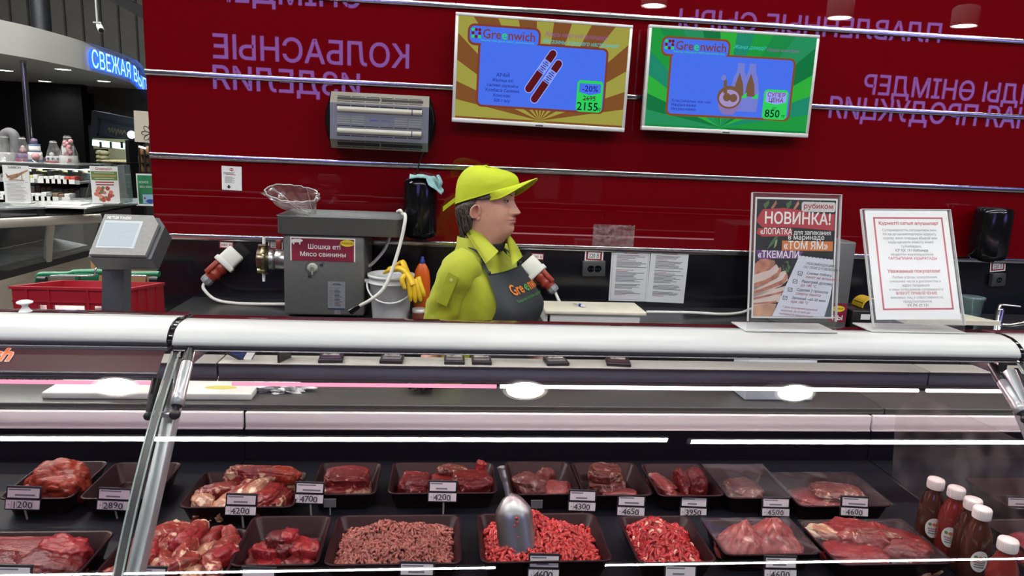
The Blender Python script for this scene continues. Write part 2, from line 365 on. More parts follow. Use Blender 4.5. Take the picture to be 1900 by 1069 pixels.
def screen(tl, tr, bl, Y, label, rays, c1, c2, which):
    TL, TR, BL = at(*tl, Y), at(*tr, Y), at(*bl, Y)
    M, w, h = rectframe(TL, TR, BL); c = M @ Vector((w/2, h/2, 0))
    t = thing('wall_screen', label, 'screen', (c.x, c.y+.04, BL.z), 'screens on the red wall')
    b = MB(); f = .016
    for a in ((0, w, 0, f+.006), (0, w, h-f, h), (0, f, f+.006, h-f), (w-f, w, f+.006, h-f)): b.box(a[0], a[1], a[2], a[3], -.03, .004, SCRFRAME, M, bev=.003)
    bz = b.build('bezel', t)
    b = MB(); b.box(.01, w-.01, .01, h-.01, -.06, -.028, BLACKP, M); b.box(w*.35, w*.65, h*.3, h*.7, -(YW-Y)+.002, -.06, BLACKP, M); b.build('back_shell', t)
    g = MB(); W_, H_ = w-2*f, h-2*f-.006; u0, v0 = f, f+.006
    P = lambda u, v: (u0+u*W_, v0+(1-v)*H_)
    ou, ov = rays
    # sunburst: wedges clipped to the screen rectangle
    def clip(poly):
        for ax, lim, sg in ((0, 0, 1), (0, 1, -1), (1, 0, 1), (1, 1, -1)):
            out = []
            for i in range(len(poly)):
                p, q = poly[i], poly[(i+1) % len(poly)]; dp, dq = sg*(p[ax]-lim), sg*(q[ax]-lim)
                if dp >= 0: out.append(p)
                if dp*dq < 0: k = dp/(dp-dq); out.append((p[0]+(q[0]-p[0])*k, p[1]+(q[1]-p[1])*k))
            poly = out
            if not poly: break
        return poly
    nw = 34
    for k in range(nw):
        a0, a1 = 2*math.pi*k/nw, 2*math.pi*(k+1)/nw
        pl = clip([(ou, ov), (ou+3*math.cos(a1)*.56, ov+3*math.sin(a1)), (ou+3*math.cos(a0)*.56, ov+3*math.sin(a0))])
        if len(pl) > 2: g.poly([P(*p) for p in pl], .0002, c1[k % len(c1)] if k % 2 else c2[k % len(c2)], M)
    br = {0: S_BROWN, 1: pane_color('rust', (.22, .07, .02))}[which]
    R_ = lambda a, b_, c_, d_, r, ww, mt: g.rrect(u0+a*W_, u0+b_*W_, v0+(1-d_)*H_, v0+(1-c_)*H_, r, ww, mt, M, 6)
    pu0, pu1, pv0, pv1 = ((.118, .885, .215, .875), (.118, .888, .225, .880))[which]
    lu0, lu1, lv0, lv1 = ((.055, .478, .065, .275), (.062, .478, .07, .275))[which]
    R_(pu0, pu1, pv0, pv1, .03, .0004, br); R_(lu0, lu1, lv0, lv1, .035, .0006, br)
    R_(pu0+.013, pu1-.013, pv0+.02, pv1-.022, .022, .0008, S_BLUE); R_(lu0+.012, lu1-.012, lv0+.022, lv1-.024, .026, .001, S_BLUE)
    T = lambda s, u, v, sz, mt, ww=.0014, **k: g.text(s, sz*H_, mt, M, u0+u*W_, v0+(1-v)*H_, ww, **k)
    dots(g, M, u0+(lu0+.030)*W_, v0+(1-lv1+.085)*H_, .019*W_, .0013)
    lv = (lv0+lv1)/2
    T('Gre', lu0+.085, lv+.028, .125, S_BROWN, align='LEFT', bold=.012, fit=.105*W_)
    T('e', lu0+.195, lv+.028, .125, S_G1, align='LEFT', bold=.012); T('nwich', lu0+.232, lv+.028, .125, S_BROWN, align='LEFT', bold=.012, fit=.155*W_)
    T('Бақытқа толы дүкен желісі | розничная сеть', lu0+.075, lv+.058, .028, S_CYAN if which == 0 else S_G1, align='LEFT', fit=.31*W_)
    if which == 0:
        T('Жақсы көңіл күй дүкендері!', .50, .135, .062, pane_color('violet', (.28, .10, .30)), align='LEFT', shear=.35, fit=.375*W_)
        T('Магазины хорошего настроения!', .49, .205, .062, S_CYAN, align='LEFT', shear=.35, fit=.45*W_)
        for k, s in enumerate(('АРАЙ', 'Жылқы еті', 'салямі шұжығы', 'Колбаса Салями', 'Конская,', '500 г в/у')):
            T(s, .27, .565+k*.050, (.05, .043)[k > 0], S_NAVY, bold=.008)
        for (a, b_) in (((.555, .305), (.425, .665)), ((.592, .40), (.462, .765))):
            p, q = P(*a), P(*b_); d = Vector((p[0]-q[0], p[1]-q[1])); L = d.length; d.normalize(); n_ = Vector((-d.y, d.x)); r = .021*W_
            def cap(mt, s0, s1, ww, rr, rnd_=True):
                pts = []
                if rnd_:
                    for i in range(9): an = -math.pi/2+math.pi*i/8; pts.append(Vector(q)+d*(s1*L+rr*math.cos(an))+n_*rr*math.sin(an))
                    for i in range(9): an = math.pi/2+math.pi*i/8; pts.append(Vector(q)+d*(s0*L+rr*math.cos(an))+n_*rr*math.sin(an))
                else: pts = [Vector(q)+d*(s*L)+n_*(rr*e) for s, e in ((s0, -1), (s1, -1), (s1, 1), (s0, 1))]
                g.poly([(p_.x, p_.y) for p_ in pts], ww, mt, M)
            cap(pane_color('halo', (.30, .40, .90)), 0, 1, .0011, r*1.22); cap(S_SAUS, 0, 1, .0013, r); cap(S_LAB, .47, .80, .0015, r, False)
            for i in range(6): cap(S_NAVY, .49+i*.05, .51+i*.05, .0017, r*(.85, .5)[i % 2], False)
        R_(.712, .868, .545, .862, .02, .0012, S_G1); g.poly([P(*p) for p in ((.725, .575), (.855, .575), (.855, .665), (.79, .69), (.725, .665))], .0016, S_BLUE, M)
        T('-20%', .79, .655, .085, S_NAVY, .002, bold=.012); T('2695', .79, .745, .068, INKE, .002); T('2155', .782, .845, .115, INKE, .002, bold=.012); T('тг', .853, .845, .05, INKE, .002, bold=.01)
        g.poly([P(*p) for p in ((.75, .735), (.83, .705), (.83, .712), (.75, .742))], .0022, S_RED, M)
    else:
        T('Жаңа дәмді!', .495, .155, .055, S_CYAN, align='LEFT', shear=.35, fit=.2*W_); T('Наурыз көже баян!', .70, .165, .05, S_PURP, align='LEFT', shear=.35, fit=.20*W_)
        cb = pane_color('bottle', (.17, .20, .62)); cw = pane_color('bowl', (.24, .17, .42)); co = pane_color('drink', (.17, .09, .05))
        for cu, k in ((.555, 1), (.625, 0)):
            g.poly([P(cu+x, y) for x, y in ((-.05, .80), (.05, .80), (.055, .60), (.04, .45), (.022, .38), (.02, .30), (-.02, .30), (-.022, .38), (-.04, .45), (-.055, .60))], .0011+k*.0001, cb, M)
            g.poly([P(cu+x, y) for x, y in ((-.03, .64), (.03, .64), (.022, .52), (-.005, .40), (-.025, .52))], .0013+k*.0001, co, M)
            g.poly([P(cu+x, y) for x, y in ((.01, .66), (.05, .60), (.05, .66))], .0015, S_G1, M)
        cx, cy = P(.50, .66); g.disc((cx, cy), .075*W_, .0016, co, M, 30, .12*H_); g.poly([P(.425, .64), P(.44, .78), P(.47, .84), P(.53, .84), P(.56, .78), P(.575, .64)], .0015, cw, M)
        g.disc((cx, cy-.01*H_), .062*W_, .0018, pane_color('milk', (.36, .28, .55)), M, 30, .09*H_)
        for q in ((.485, .66), (.525, .665)): g.disc(P(*q), .024*W_, .002, co, M, 18)
        g.poly([P(*p) for p in ((.46, .62), (.485, .63), (.475, .48), (.455, .43))], .002, co, M); g.disc(P(.455, .46), .016*W_, .0021, cb, M, 14)
        for k, s in enumerate(('Классикалық чак-чак', 'Наурыз-көже', 'Наурыз-көже')): T(s, .15, .735+k*.042, .042, S_NAVY, align='LEFT', bold=.006*(k > 0))
        R_(.712, .865, .555, .868, .02, .0012, S_G1); g.poly([P(*p) for p in ((.725, .58), (.853, .58), (.853, .685), (.79, .71), (.725, .685))], .0016, pane_color('pale', (.30, .36, .95)), M)
        T('СУПЕР', .79, .63, .062, S_RED, .002, bold=.012); T('ЦЕНА', .79, .685, .062, S_RED, .002, bold=.012); T('от', .785, .765, .045, INKE, .002); T('850', .775, .845, .115, INKE, .002, bold=.012); T('тг', .845, .845, .05, INKE, .002, bold=.01)
    g.build('display', t)
    b = MB(); b.box(w/2-.02, w/2+.02, .004, .010, .0042, .005, INK, M); b.build('maker_mark', bz)
INKE = emat('screen_ink', (.006, .012, .03), 1)
screen((848, 22), (1177, 47), (838, 226), 3.75, 'white framed screen with yellow and brown rays advertising horse salami sausage', (.5, .98),
       [pane_color('olive', (.30, .28, .04)), pane_color('olive_b', (.33, .31, .055))], [pane_color('umber', (.20, .075, .022)), pane_color('umber_b', (.235, .09, .028))], 0)
screen((1202, 45), (1519, 65), (1190, 241), 3.75, 'white framed screen with green rays advertising a bowl at a super price', (.46, .98),
       [pane_color('leaf', (.015, .30, .05)), pane_color('leaf_b', (.03, .40, .045)), pane_color('leaf_c', (.02, .26, .10))], [pane_color('pine', (.008, .17, .05)), pane_color('pine_b', (.012, .24, .06)), pane_color('teal', (.015, .24, .14))], 1)

# insect killer
def insect_killer():
    Y = 3.70; M, w, h = rectframe(at(608, 168, Y), at(792, 178, Y), at(613, 274, Y))
    GR = mat('grey_beige_housing', (.21, .19, .155), .42, .4); LG = mat('lilac_grey_face', (.165, .165, .20), .4, .3); HOLE = mat('slot_dark', (.01, .01, .012), .6)
    c = M @ Vector((w/2, 0, -.05)); t = thing('insect_killer', 'grey electric insect killer box with two white tubes hung on the red wall', 'insect killer', c)
    b = MB(); b.prism([(0, 0), (w, 0), (w, h), (0, h)], -.145, -.03, BLACKP, M); b.build('back_box', t)
    b = MB()   # folded front: sloping top and bottom, flat middle
    pr = [(0, -.03), (.16*h, .012), (.80*h, .012), (h, -.03)]
    for (v0, w0), (v1, w1), mt in ((pr[0], pr[1], GR), (pr[1], pr[2], LG), (pr[2], pr[3], GR)):
        b.add([(0, v0, w0), (w, v0, w0), (w, v1, w1), (0, v1, w1)], [(0, 1, 2, 3)], mt, M)
    sl = lambda u0, u1, v0, v1, mt=HOLE: b.add([(u, v, (lambda q: -.03+.042*q/(.16*h) if q < .16*h else (.012 if q < .8*h else .012-.042*(q-.8*h)/(.2*h)))(v)+.0012) for u, v in ((u0*w, v0*h), (u1*w, v0*h), (u1*w, v1*h), (u0*w, v1*h))], [(0, 1, 2, 3)], mt, M)
    cols = [(.07+i*.145, .07+i*.145+.132) for i in range(6)]
    for u0, u1 in cols:
        sl(u0, u1, .915, .93); sl(u0, u1, .825, .838); sl(u0, u1, .13, .142); sl(u0, u1, .025, .038)
        sl(u0, u1, .745, .768); sl(u0, u1, .395, .41); sl(u0, u1, .222, .24)
    for u0, u1 in ((.07, .50), (.515, .94)): sl(u0, u1, .855, .905); sl(u0, u1, .055, .115)
    for i in (0, 1, 4, 5):
        for k in range(4): sl(cols[i][0], cols[i][1], .44+k*.04, .462+k*.04, mat('slot_grey', (.22, .22, .22), .5))
    for v0, v1 in ((.64, .735), (.26, .36)): sl(.07, .935, v0, v1)
    b.text('Genius', .055*h, mat('blue_print', (.02, .10, .42), .5), M, .40*w, .505*h, .014, 'LEFT', bold=.02); b.text('ECO 30', .05*h, MATS['blue_print'], M, .52*w, .505*h, .014, 'LEFT')
    b.build('front_cover', t)
    for v in (.69, .31):
        b = MB(); b.cyl((.075*w, v*h, .012), (.93*w, v*h, .012), .014, mat('lamp_tube_white', (.46, .44, .37), .3), 14, M=M)
        b.cyl((.825*w, v*h, .012), (.835*w, v*h, .012), .0146, mat('purple_band', (.06, .02, .08), .5), 14, M=M)
        b.build('lamp_tube', t)
    for s in (0, 1):
        b = MB(); x = (-.002, w+.002)[s]; k = (-1, 1)[s]
        rings = [[(x+k*.035*math.sin(math.pi*q/8)*f, h*q/8, ww) for q in range(9)] for ww, f in ((-.14, 1), (-.05, 1), (-.025, .6), (-.015, 0))]
        b.loft(rings, BLACKG, M, cap=False, closed=False); b.loft([[(x, h*q/8, ww) for q in range(9)] for ww in (-.14, -.015)], BLACKG, M, cap=False, closed=False); b.build('end_cap', t)
    p0 = at(797, 225, 3.74); p1 = at(796, 262, 3.78); p2 = at(782, 290, 3.82); p3 = at(770, 335, 3.83)
    b = MB(); b.tube(smoothpath([p0, p1, p2, p3]), .004, BLACKP, 8); b.build('power_cord', t)
insect_killer()

def sheet(tl, tr, bl, Y, thick=.0015, curl=0):
    return rectframe(at(*tl, Y), at(*tr, Y), at(*bl, Y))
def textlines(mb, M, u0, u1, v1, n, dv, mt, h=.5, rng=None, w=.0012, ctr=False):
    r = rng or rnd
    for k in range(n):
        L = (u1-u0)*(.55+.45*r.random()); a = u0+((u1-u0-L)/2 if ctr else 0)
        mb.quad(a, a+L, v1-k*dv-dv*h, v1-k*dv, w, mt, M)
# notice on red wall
M, w, h = sheet((410, 307.5), (447, 309.5), (412, 352), YW-.003)
mb = MB(); mb.box(0, w, 0, h, -.001, .0005, PAPER, M)
mb.poly([(w*.5+w*.16*a, h*.86+h*.07*b) for a, b in ((-1, 0), (0, -1), (1, 0), (0, 1))], .0012, REDINK, M); mb.quad(w*.3, w*.7, h*.85, h*.87, .0014, PAPER, M); mb.quad(w*.26, w*.74, h*.855, h*.865, .0013, GREYINK, M)
textlines(mb, M, w*.08, w*.92, h*.74, 2, h*.045, GREYINK); textlines(mb, M, w*.2, w*.8, h*.66, 1, h*.04, REDINK); textlines(mb, M, w*.15, w*.8, h*.56, 7, h*.04, GREYINK, .35)
mb.poly([(w*.35+w*.12*a, h*.12+h*.09*b) for a, b in ((-1, .3), (-.4, .3), (-.4, 1), (.4, 1), (.4, .3), (1, .3), (0, -.8))], .0012, INK, M)
tag(mb.build('notice'), 'small white paper notice with red diamond emblem stuck on the red wall', 'notice')
# two papers on black panel
PLAM = mat('laminated_paper', (.60, .61, .62), .22)
for k, (a, lb) in enumerate(((((1134.5, 461), (1206, 463), (1129, 558)), 'laminated text sheet with a thin printed border on the black panel'), (((1207, 461.5), (1277, 465), (1199, 560)), 'laminated text sheet without border, nearer the advert stand, on the black panel'))):
    M, w, h = sheet(*a, YW-.004-.003*k)
    mb = MB(); mb.box(0, w, 0, h, -.001, .0006, PLAM, M)
    if k == 0:
        for q in ((.04, .96, .03, .034), (.04, .96, .966, .97), (.04, .046, .03, .97), (.954, .96, .03, .97)): mb.quad(q[0]*w, q[1]*w, q[2]*h, q[3]*h, .001, GREYINK, M)
    textlines(mb, M, .2*w, .8*w, .95*h, 2, .025*h, REDINK, .5, ctr=True)
    y = .88
    for n in (3, 6, 1, 8, 4, 3):
        textlines(mb, M, .14*w, .93*w, y*h, n, .024*h, GREYINK, .5); y -= n*.024+.03
        if n in (3, 1): mb.quad(.14*w, .45*w, (y+.018)*h, (y+.008+.018)*h, .0012, REDINK, M)
    tag(mb.build('text_sheet'), lb, 'notice', 'laminated sheets on the black panel')
# torn clear film stuck to the wall
FILM = glassmat('clear_film', (.93, .93, .93), 3.0, .13, (.9, .9, .9), .12, 40)
M, w, h = sheet((1089, 415), (1166, 418), (1098, 460), YW-.004)
b = MB(); n = 16; rings = []
for i in range(n+1):
    rings.append([(w*(i/n)+.004*noise.noise((i, j, 3.)), h*(j/8)+(.010*noise.noise((i*.9, 0, j))), .003+.006*abs(noise.noise((i*.6, j*.6, 1.)))) for j in range(9)])
b.loft(rings, FILM, M, cap=False, closed=False); tag(b.build('clear_film_pocket'), 'torn clear plastic film stuck to the lower edge of the red wall', 'film')
# voltage labels, sockets, plugs
LABELRED = mat('label_red', (.22, .012, .016), .5)
def vlabel(tl, tr, bl, s, lb, Y=YW-.003, fold=0):
    M, w, h = sheet(tl, tr, bl, Y); mb = MB(); mb.box(0, w, 0, h, -.001, .0004, LABELRED if fold == 0 else PAPER, M)
    if fold: mb.quad(.07*w, .93*w, .1*h, .9*h, .0008, LABELRED, M)
    i = .08 if fold == 0 else .17
    mb.quad(w*i, w*(1-i), h*(i+.06), h*(1-i-.06), .0012, PAPER, M)
    mb.text(s, h*.5, REDINK if fold == 0 else INK, M, w*.5, h*(.5-.18), .0018, bold=.012, fit=w*(.78 if fold == 0 else .55)); tag(mb.build('voltage_label'), lb, 'label', 'voltage labels')
vlabel((406, 447.5), (432, 449), (407, 460), '380 В', 'small red and white 380 volt label above the left plug')
vlabel((985, 469.5), (1008, 470.5), (985.5, 482), '380 В', 'small red and white 380 volt label right of the saleswoman')
vlabel((496, 444.5), (523, 446), (497.5, 463.5), '220 В', 'white 220 volt label half behind the mincer head', fold=1)
vlabel((1085, 463), (1119, 464.5), (1084.5, 484), '220 В', 'red bordered 220 volt label above the double socket', fold=1)
vlabel((1838, 485.5), (1866.5, 483), (1836.5, 505), '220 В', 'tilted 220 volt label above the single socket at the right', fold=1)
SOCK = mat('socket_grey', (.045, .047, .05), .4)
def socket(tl, tr, bl, n, lb):
    M, w, h = sheet(tl, tr, bl, YW-.002); c = M @ Vector((w/2, 0, 0)); t = thing('wall_socket', lb, 'socket', c)
    b = MB(); b.box(0, w, 0, h, 0, .03, SOCK, M, bev=.004); sb = b.build('box', t)
    for k in range(n):
        cx = w*(.5 if n == 1 else (.36, .66)[k]); b = MB(); b.lathe([(h*.27, .0305), (h*.27, .032), (h*.24, .033), (h*.23, .031)], SOCK, M @ Matrix.Translation((cx, h*.5, 0)), cap=False)
        b.disc((cx, h*.5), h*.23, .0308, BLACKG, M); b.disc((cx-h*.09, h*.5), h*.035, .0312, CHROME, M); b.disc((cx+h*.09, h*.5), h*.035, .0312, CHROME, M); b.build('outlet', sb)
socket((1081, 483.5), (1123, 483), (1079, 512), 2, 'grey double socket on the black panel left of the text sheets')
socket((1837, 507), (1862, 506), (1833, 530.5), 1, 'grey single socket on the black panel at the far right')
def plug(socket_c, tip, cord, lb, flip=1):
    """white appliance outlet with a red industrial plug, axis from the outlet to the cable gland"""
    a = at(*socket_c, YW-.06); e = at(*tip, YW-.11); d = (e-a); L = d.length; d.normalize()
    n_ = Vector((0, -1, 0)); n_ = (n_-d*n_.dot(d)).normalized(); u = n_.cross(d)
    M = Matrix(((u.x, n_.x, d.x, a.x), (u.y, n_.y, d.y, a.y), (u.z, n_.z, d.z, a.z), (0, 0, 0, 1)))
    t = thing('industrial_plug', lb, 'plug', a, 'red industrial plugs on the black panel')
    WP = mat('outlet_white', (.70, .69, .62), .4); RP = mat('plug_red', (.30, .035, .018), .35)
    b = MB(); b.box(-.048, .048, -.05, .045, -.055, .045, WP, M, bev=.014); b.box(-.056, .056, -.03, .05, .02, .048, WP, M, bev=.006)
    for s in (-1, 1): b.disc((s*.034, -.03), .006, .0462, INK, M @ Matrix.Rotation(math.radians(-90), 4, 'X'), 10)
    b.build('outlet_housing', t)
    b = MB(); b.lathe([(.036, .045), (.040, .05), (.040, .075), (.036, .08), (.034, .10), (.040, .105), (.040, .115), (.034, .12), (.030, L-.02)], RP, M); b.box(-.03*flip-.012, -.03*flip+.012, .02, .045, .05, .13, RP, M, bev=.004)
    pb = b.build('plug_body', t)
    b = MB(); b.lathe([(.031, L-.02), (.032, L), (.026, L+.014), (.012, L+.018)], mat('gland_grey', (.20, .21, .22), .5), M, 8, smooth=False); b.build('cable_gland', pb)
    b = MB(); p = [M @ Vector((0, 0, L+.01))] + [at(x, y, Y) for x, y, Y in cord]
    b.tube(smoothpath(p), .0085, mat('white_cable', (.66, .65, .60), .45), 8); b.build('cable', t)
plug((426, 481), (383, 521), ((378, 536, 3.72), (400, 556, 3.7), (440, 563, 3.68), (490, 564.5, 3.66), (530, 564.5, 3.62)), 'red industrial plug hanging down left from a white outlet beside the mincer')
plug((990, 497), (1027, 538), ((1033, 549, 3.72), (1040, 563, 3.70), (1050, 575, 3.70)), 'red industrial plug hanging down right from a white outlet behind the cutting board', -1)
# towel dispensers
def dispenser(cx, top, bot, rpx, Y, lb):
    c = at(cx, (top+bot)/2, Y); zt = at(cx, top, Y).z; zb = at(cx, bot, Y).z; r = rpx*Y/F_PX
    t = thing('towel_dispenser', lb, 'dispenser', (c.x, c.y, zb))
    b = MB(); H = zt-zb; b.lathe([(r*.55, 0), (r*.8, .004), (r*.95, .016), (r, .035), (r*1.01, H*.5), (r*.99, H-.03), (r*.93, H-.01), (r*.75, H-.002), (.002, H)], BLACKG, Matrix.Translation((c.x, c.y, zb)), 40); b.build('body', t)
    b = MB(); b.box(c.x-.015, c.x+.03, c.y+r*.8, YW+.001, zb+.05, zt-.05, BLACKP); b.build('bracket', t)
    b = MB(); b.lathe([(r*.3, -.012), (r*.42, -.008), (r*.45, .002)], BLACKP, Matrix.Translation((c.x, c.y, zb))); b.build('outlet_ring', t)
    return c, zt, r
dc, dzt, dr = dispenser(780, 331, 441, 30.5, 3.72, 'gloss black round paper towel dispenser on the wall behind the saleswoman, cloth on top')
dispenser(1838, 384, 482, 34, 3.72, 'gloss black round paper towel dispenser above the single socket at the right')
# teal cloth over the first dispenser
TEAL = mat('teal_cloth', (.26, .46, .45), .85, nz=.2, nscale=80)
b = MB(); rings = []
for i in range(13):
    u = i/12; row = []
    for j in range(9):
        v = j/8; x = dc.x-.055+u*.165; y = dc.y-.095+v*.12; rr = math.hypot(x-dc.x, y-dc.y)
        z = dzt+.004+.012*noise.noise((u*4, v*4, 2.))+.016*(1-v)
        if rr > dr*.85: z -= (rr-dr*.85)*(1.5 if u > .5 else .6)
        row.append((x, y, max(z, dzt-.075)))
    rings.append(row)
b.loft(rings, TEAL, cap=False, closed=False); rings2 = [[(p[0], p[1], p[2]+.004) for p in r] for r in rings]; b.loft(rings2, TEAL, cap=False, closed=False)
b.tube(smoothpath([at(812, 325, 3.66), at(818, 338, 3.65), at(816, 348, 3.66), at(822, 357, 3.67)]), [.012]+[.016]*23+[.004], TEAL, 8, flat=.35)
tag(b.build('cleaning_cloth'), 'pale teal cleaning cloth draped over the black towel dispenser', 'cloth')

# ================================================================ BACK COUNTER
ZB = .845
GRAN = mat('dark_granite', (.030, .030, .032), .3, nz=.5, nscale=220)
t = thing('back_counter', 'long black worktop counter along the red wall behind the saleswoman', 'counter', (1.4, 3.5, 0))
b = MB(); b.box(-1.34, 5, 3.22, YW-.001, ZB-.04, ZB, GRAN, bev=.004); b.build('worktop', t)
for x in np.arange(-1.32, 4.9, .8):
    b = MB(); b.box(x+.004, x+.796, 3.26, 3.84, .1, ZB-.041, BLACKP); b.build('cabinet', t)
b = MB(); b.box(-1.30, 4.9, 3.32, 3.80, 0, .1, BLACKP); b.build('plinth', t)
# ================================================================ BACK COUNTER THINGS
GREYMET = mat('hammered_grey_steel', (.155, .155, .152), .42, .35, nz=.08, nscale=120)
def face_label(mb, M, w, h):
    mb.quad(0, w, 0, h, .0008, PAPER, M); mb.quad(.02*w, .98*w, .0*h, .95*h, .0012, mat('maroon_label', (.21, .008, .035), .5, nz=.25, nscale=9), M)
def pig(mb, M, u, v, s, w, mt):
    pts = [(-1, .1), (-.9, .38), (-.5, .5), (.3, .5), (.6, .55), (.72, .42), (.98, .3), (1, .12), (.78, .02), (.6, -.05), (.55, -.5), (.38, -.5), (.33, -.12), (-.2, -.12), (-.45, -.15), (-.5, -.5), (-.68, -.5), (-.75, -.1), (-.9, -.3), (-.98, -.5), (-1.05, -.45)]
    mb.poly([(u+a*s, v+b*s) for a, b in pts], w, mt, M)
def grinder():
    Y = 3.42; M, w, h = rectframe(at(526, 434, Y), at(677, 440, Y), at(528, 600, Y)); fl = ZB
    c = M @ Vector((w/2, 0, -.18)); t = thing('meat_grinder', 'grey steel meat grinder with a red pork label and a flat feed tray', 'meat grinder', (c.x, c.y, fl))
    hb = (M @ Vector((0, h, 0))).z; u0 = M @ Vector((0, 0, 0))
    M = frame((u0.x, Y, fl+.012), (1, -.0, 0), (0, 0, 1)); h = hb-fl-.012
    b = MB(); b.box(0, w, 0, h, -.38, 0, GREYMET, M, bev=.012); gb = b.build('body', t)
    for x in (.03, w-.03):
        for z in (-.04, -.33): b = MB(); b.cyl((x, -.0115, z), (x, .002, z), .016, BLACKP, 12, M=M); b.build('foot', t)
    # tray
    tl, tr, bl = at(510.5, 400, Y-.02), at(743, 407, Y-.02), at(513, 432, Y-.02); Mt, tw, th = rectframe(tl, tr, bl); Mt = frame((bl.x, bl.y, h+fl+.012), (1, 0, 0), (0, 0, 1)); th = tl.z-(h+fl+.012)
    def rr(x0, x1, y0, y1, r, z): return [((x1-r if i in (0, 3) else x0+r)+r*math.cos(math.radians(90*i+90*k/4)), (y1-r if i in (0, 1) else y0+r)+r*math.sin(math.radians(90*i+90*k/4)), z) for i in range(4) for k in range(5)]
    T2 = Mt @ Matrix(((1, 0, 0, 0), (0, 0, 1, 0), (0, -1, 0, 0), (0, 0, 0, 1)))   # local (x, depth, height)
    dep = .40
    b = MB(); b.loft([rr(.01, tw-.01, .01, dep-.01, .02, 0), rr(0, tw, 0, dep, .03, .006), rr(0, tw, 0, dep, .03, th-.004), rr(-.006, tw+.006, -.006, dep+.006, .034, th), rr(.004, tw-.004, .004, dep-.004, .03, th), rr(.008, tw-.008, .008, dep-.008, .028, .012)], GREYMET, frame((bl.x, bl.y, h+fl+.012), (1, 0, 0), (0, 1, 0)))
    b.build('feed_tray', t)
    # label
    Ml, lw, lh = rectframe(at(537, 439, Y-.001), at(658, 443, Y-.001), at(539, 483, Y-.001))
    b = MB(); face_label(b, Ml, lw, lh); pig(b, Ml, .105*lw, .80*lh, .088*lw, .0016, PAPER)
    b.text('Шошқа еті', .27*lh, PAPER, Ml, .52*lw, .52*lh, .0018, bold=.012); b.text('Мясо свинины', .27*lh, PAPER, Ml, .50*lw, .20*lh, .0018, bold=.012)
    b.disc((.875*lw, .79*lh), .11*lw, .0014, mat('label_yellow', (.72, .58, .02), .5), Ml, 24, .14*lh); b.text('РУБИКОМ', .11*lh, REDINK, Ml, .875*lw, .75*lh, .0018, bold=.02, fit=.18*lw)
    b.build('product_label', t, label='maroon label with white pig and lettering')
    # name plate
    Mp, pw, ph = rectframe(at(608, 522, Y-.001), at(640, 523, Y-.001), at(608.5, 574, Y-.001)); b = MB(); b.rrect(0, pw, 0, ph, .004, .0008, mat('plate_silver', (.36, .37, .40), .35, .5), Mp); b.quad(0, pw, 0, .05*ph, .0011, mat('plate_navy', (.03, .04, .09), .5), Mp)
    b.text('KOLBE', .085*ph, INK, Mp, .52*pw, .87*ph, .0012, bold=.02); b.tube([(pw*(.12+.76*k/8), ph*(.87+.08*math.sin(math.pi*k/8)), .0012) for k in range(9)], .0012, GREYINK, 4, M=Mp)
    textlines(b, Mp, .08*pw, .92*pw, .78*ph, 1, .03*ph, GREYINK); textlines(b, Mp, .06*pw, .36*pw, .70*ph, 13, .046*ph, GREYINK, .35); textlines(b, Mp, .38*pw, .85*pw, .70*ph, 13, .046*ph, INK, .4)
    b.build('rating_plate', gb)
    Mc, cw, chh = rectframe(at(621, 576, Y-.001), at(631.5, 576, Y-.001), at(621, 583, Y-.001)); b = MB(); b.quad(0, cw, 0, chh, .0006, mat('plate_silver'), Mc); b.text('CE', chh*.95, INK, Mc, cw/2, chh*.15, .001); b.build('mark', gb)
    # rotary switch
    k = at(580, 497, Y-.001); b = MB(); Mk = XZ(k.x, k.y, k.z)
    b.lathe([(.024, 0), (.024, .004), (.019, .006), (.018, .012)], mat('switch_ivory', (.42, .42, .36), .4), Mk); b.box(-.004, .004, -.032, .012, .01, .018, mat('switch_ivory'), Mk, bev=.002); b.lathe([(.009, .012), (.009, .022)], STEEL, Mk, 14)
    b.tube([(.034*math.cos(math.radians(a)), .034*math.sin(math.radians(a)), .0005) for a in range(60, 245, 15)], .0008, INK, 4, M=Mk)
    for x, y, op in ((-.014, -.044, 0), (.042, .014, 1)):
        b.quad(x-.008, x+.008, y-.006, y+.006, .001, INK, Mk); b.tube([(x+op*.008+.006*math.cos(math.radians(a)), y+.006+.007*math.sin(math.radians(a)), .001) for a in range(0, 181, 30)], .0012, INK, 4, M=Mk)
    b.build('lock_switch', gb)
    # head: axis along -X
    hc = at(527, 482, Y+.14); Mh = frame((hc.x, hc.y, hc.z), (0, 1, 0), (0, 0, 1)) @ Matrix.Rotation(math.radians(0), 4, 'X')
    Mh = Matrix(((0, 0, -1, hc.x), (0, 1, 0, hc.y), (1, 0, 0, hc.z), (0, 0, 0, 1)))
    BR = mat('worn_brass_ring', (.32, .26, .16), .28, 1); b = MB(); b.lathe([(.050, -.02), (.050, .035), (.046, .038)], STEEL, Mh, 30); b.lathe([(.040, .034), (.040, .046)], BLACKP, Mh, 24); b.lathe([(.046, .040), (.052, .044), (.052, .072), (.046, .075)], STEEL, Mh, 30); b.build('grinding_head', t)
    b = MB(); b.lathe([(.050, .073), (.066, .078), (.072, .082), (.072, .100), (.060, .104), (.060, .122), (.040, .126), (.002, .127)], BR, Mh, 36)
    for an in range(0, 360, 60): a = math.radians(an+15); b.box(-.010, .010, .058, .080, .080, .118, BR, Mh @ Matrix.Rotation(a, 4, 'Z'), bev=.003)
    b.build('locking_ring', t)
    for an, L in ((80, .05), (-96, .05), (5, .0)):
        a = math.radians(an); d = Vector((0, -math.sin(math.radians(10)), 0)); b = MB(); R_ = Mh @ Matrix.Rotation(math.radians({80: 6, -96: 186, 5: 75}[an]), 4, 'Z')
        b.tube([(.068, 0, .098), (.090, 0, .098), (.112-.025*(an == 5), 0, .098)], [.008, .008, .007], WHITE, 12, M=R_); b.build('ring_handle', t)
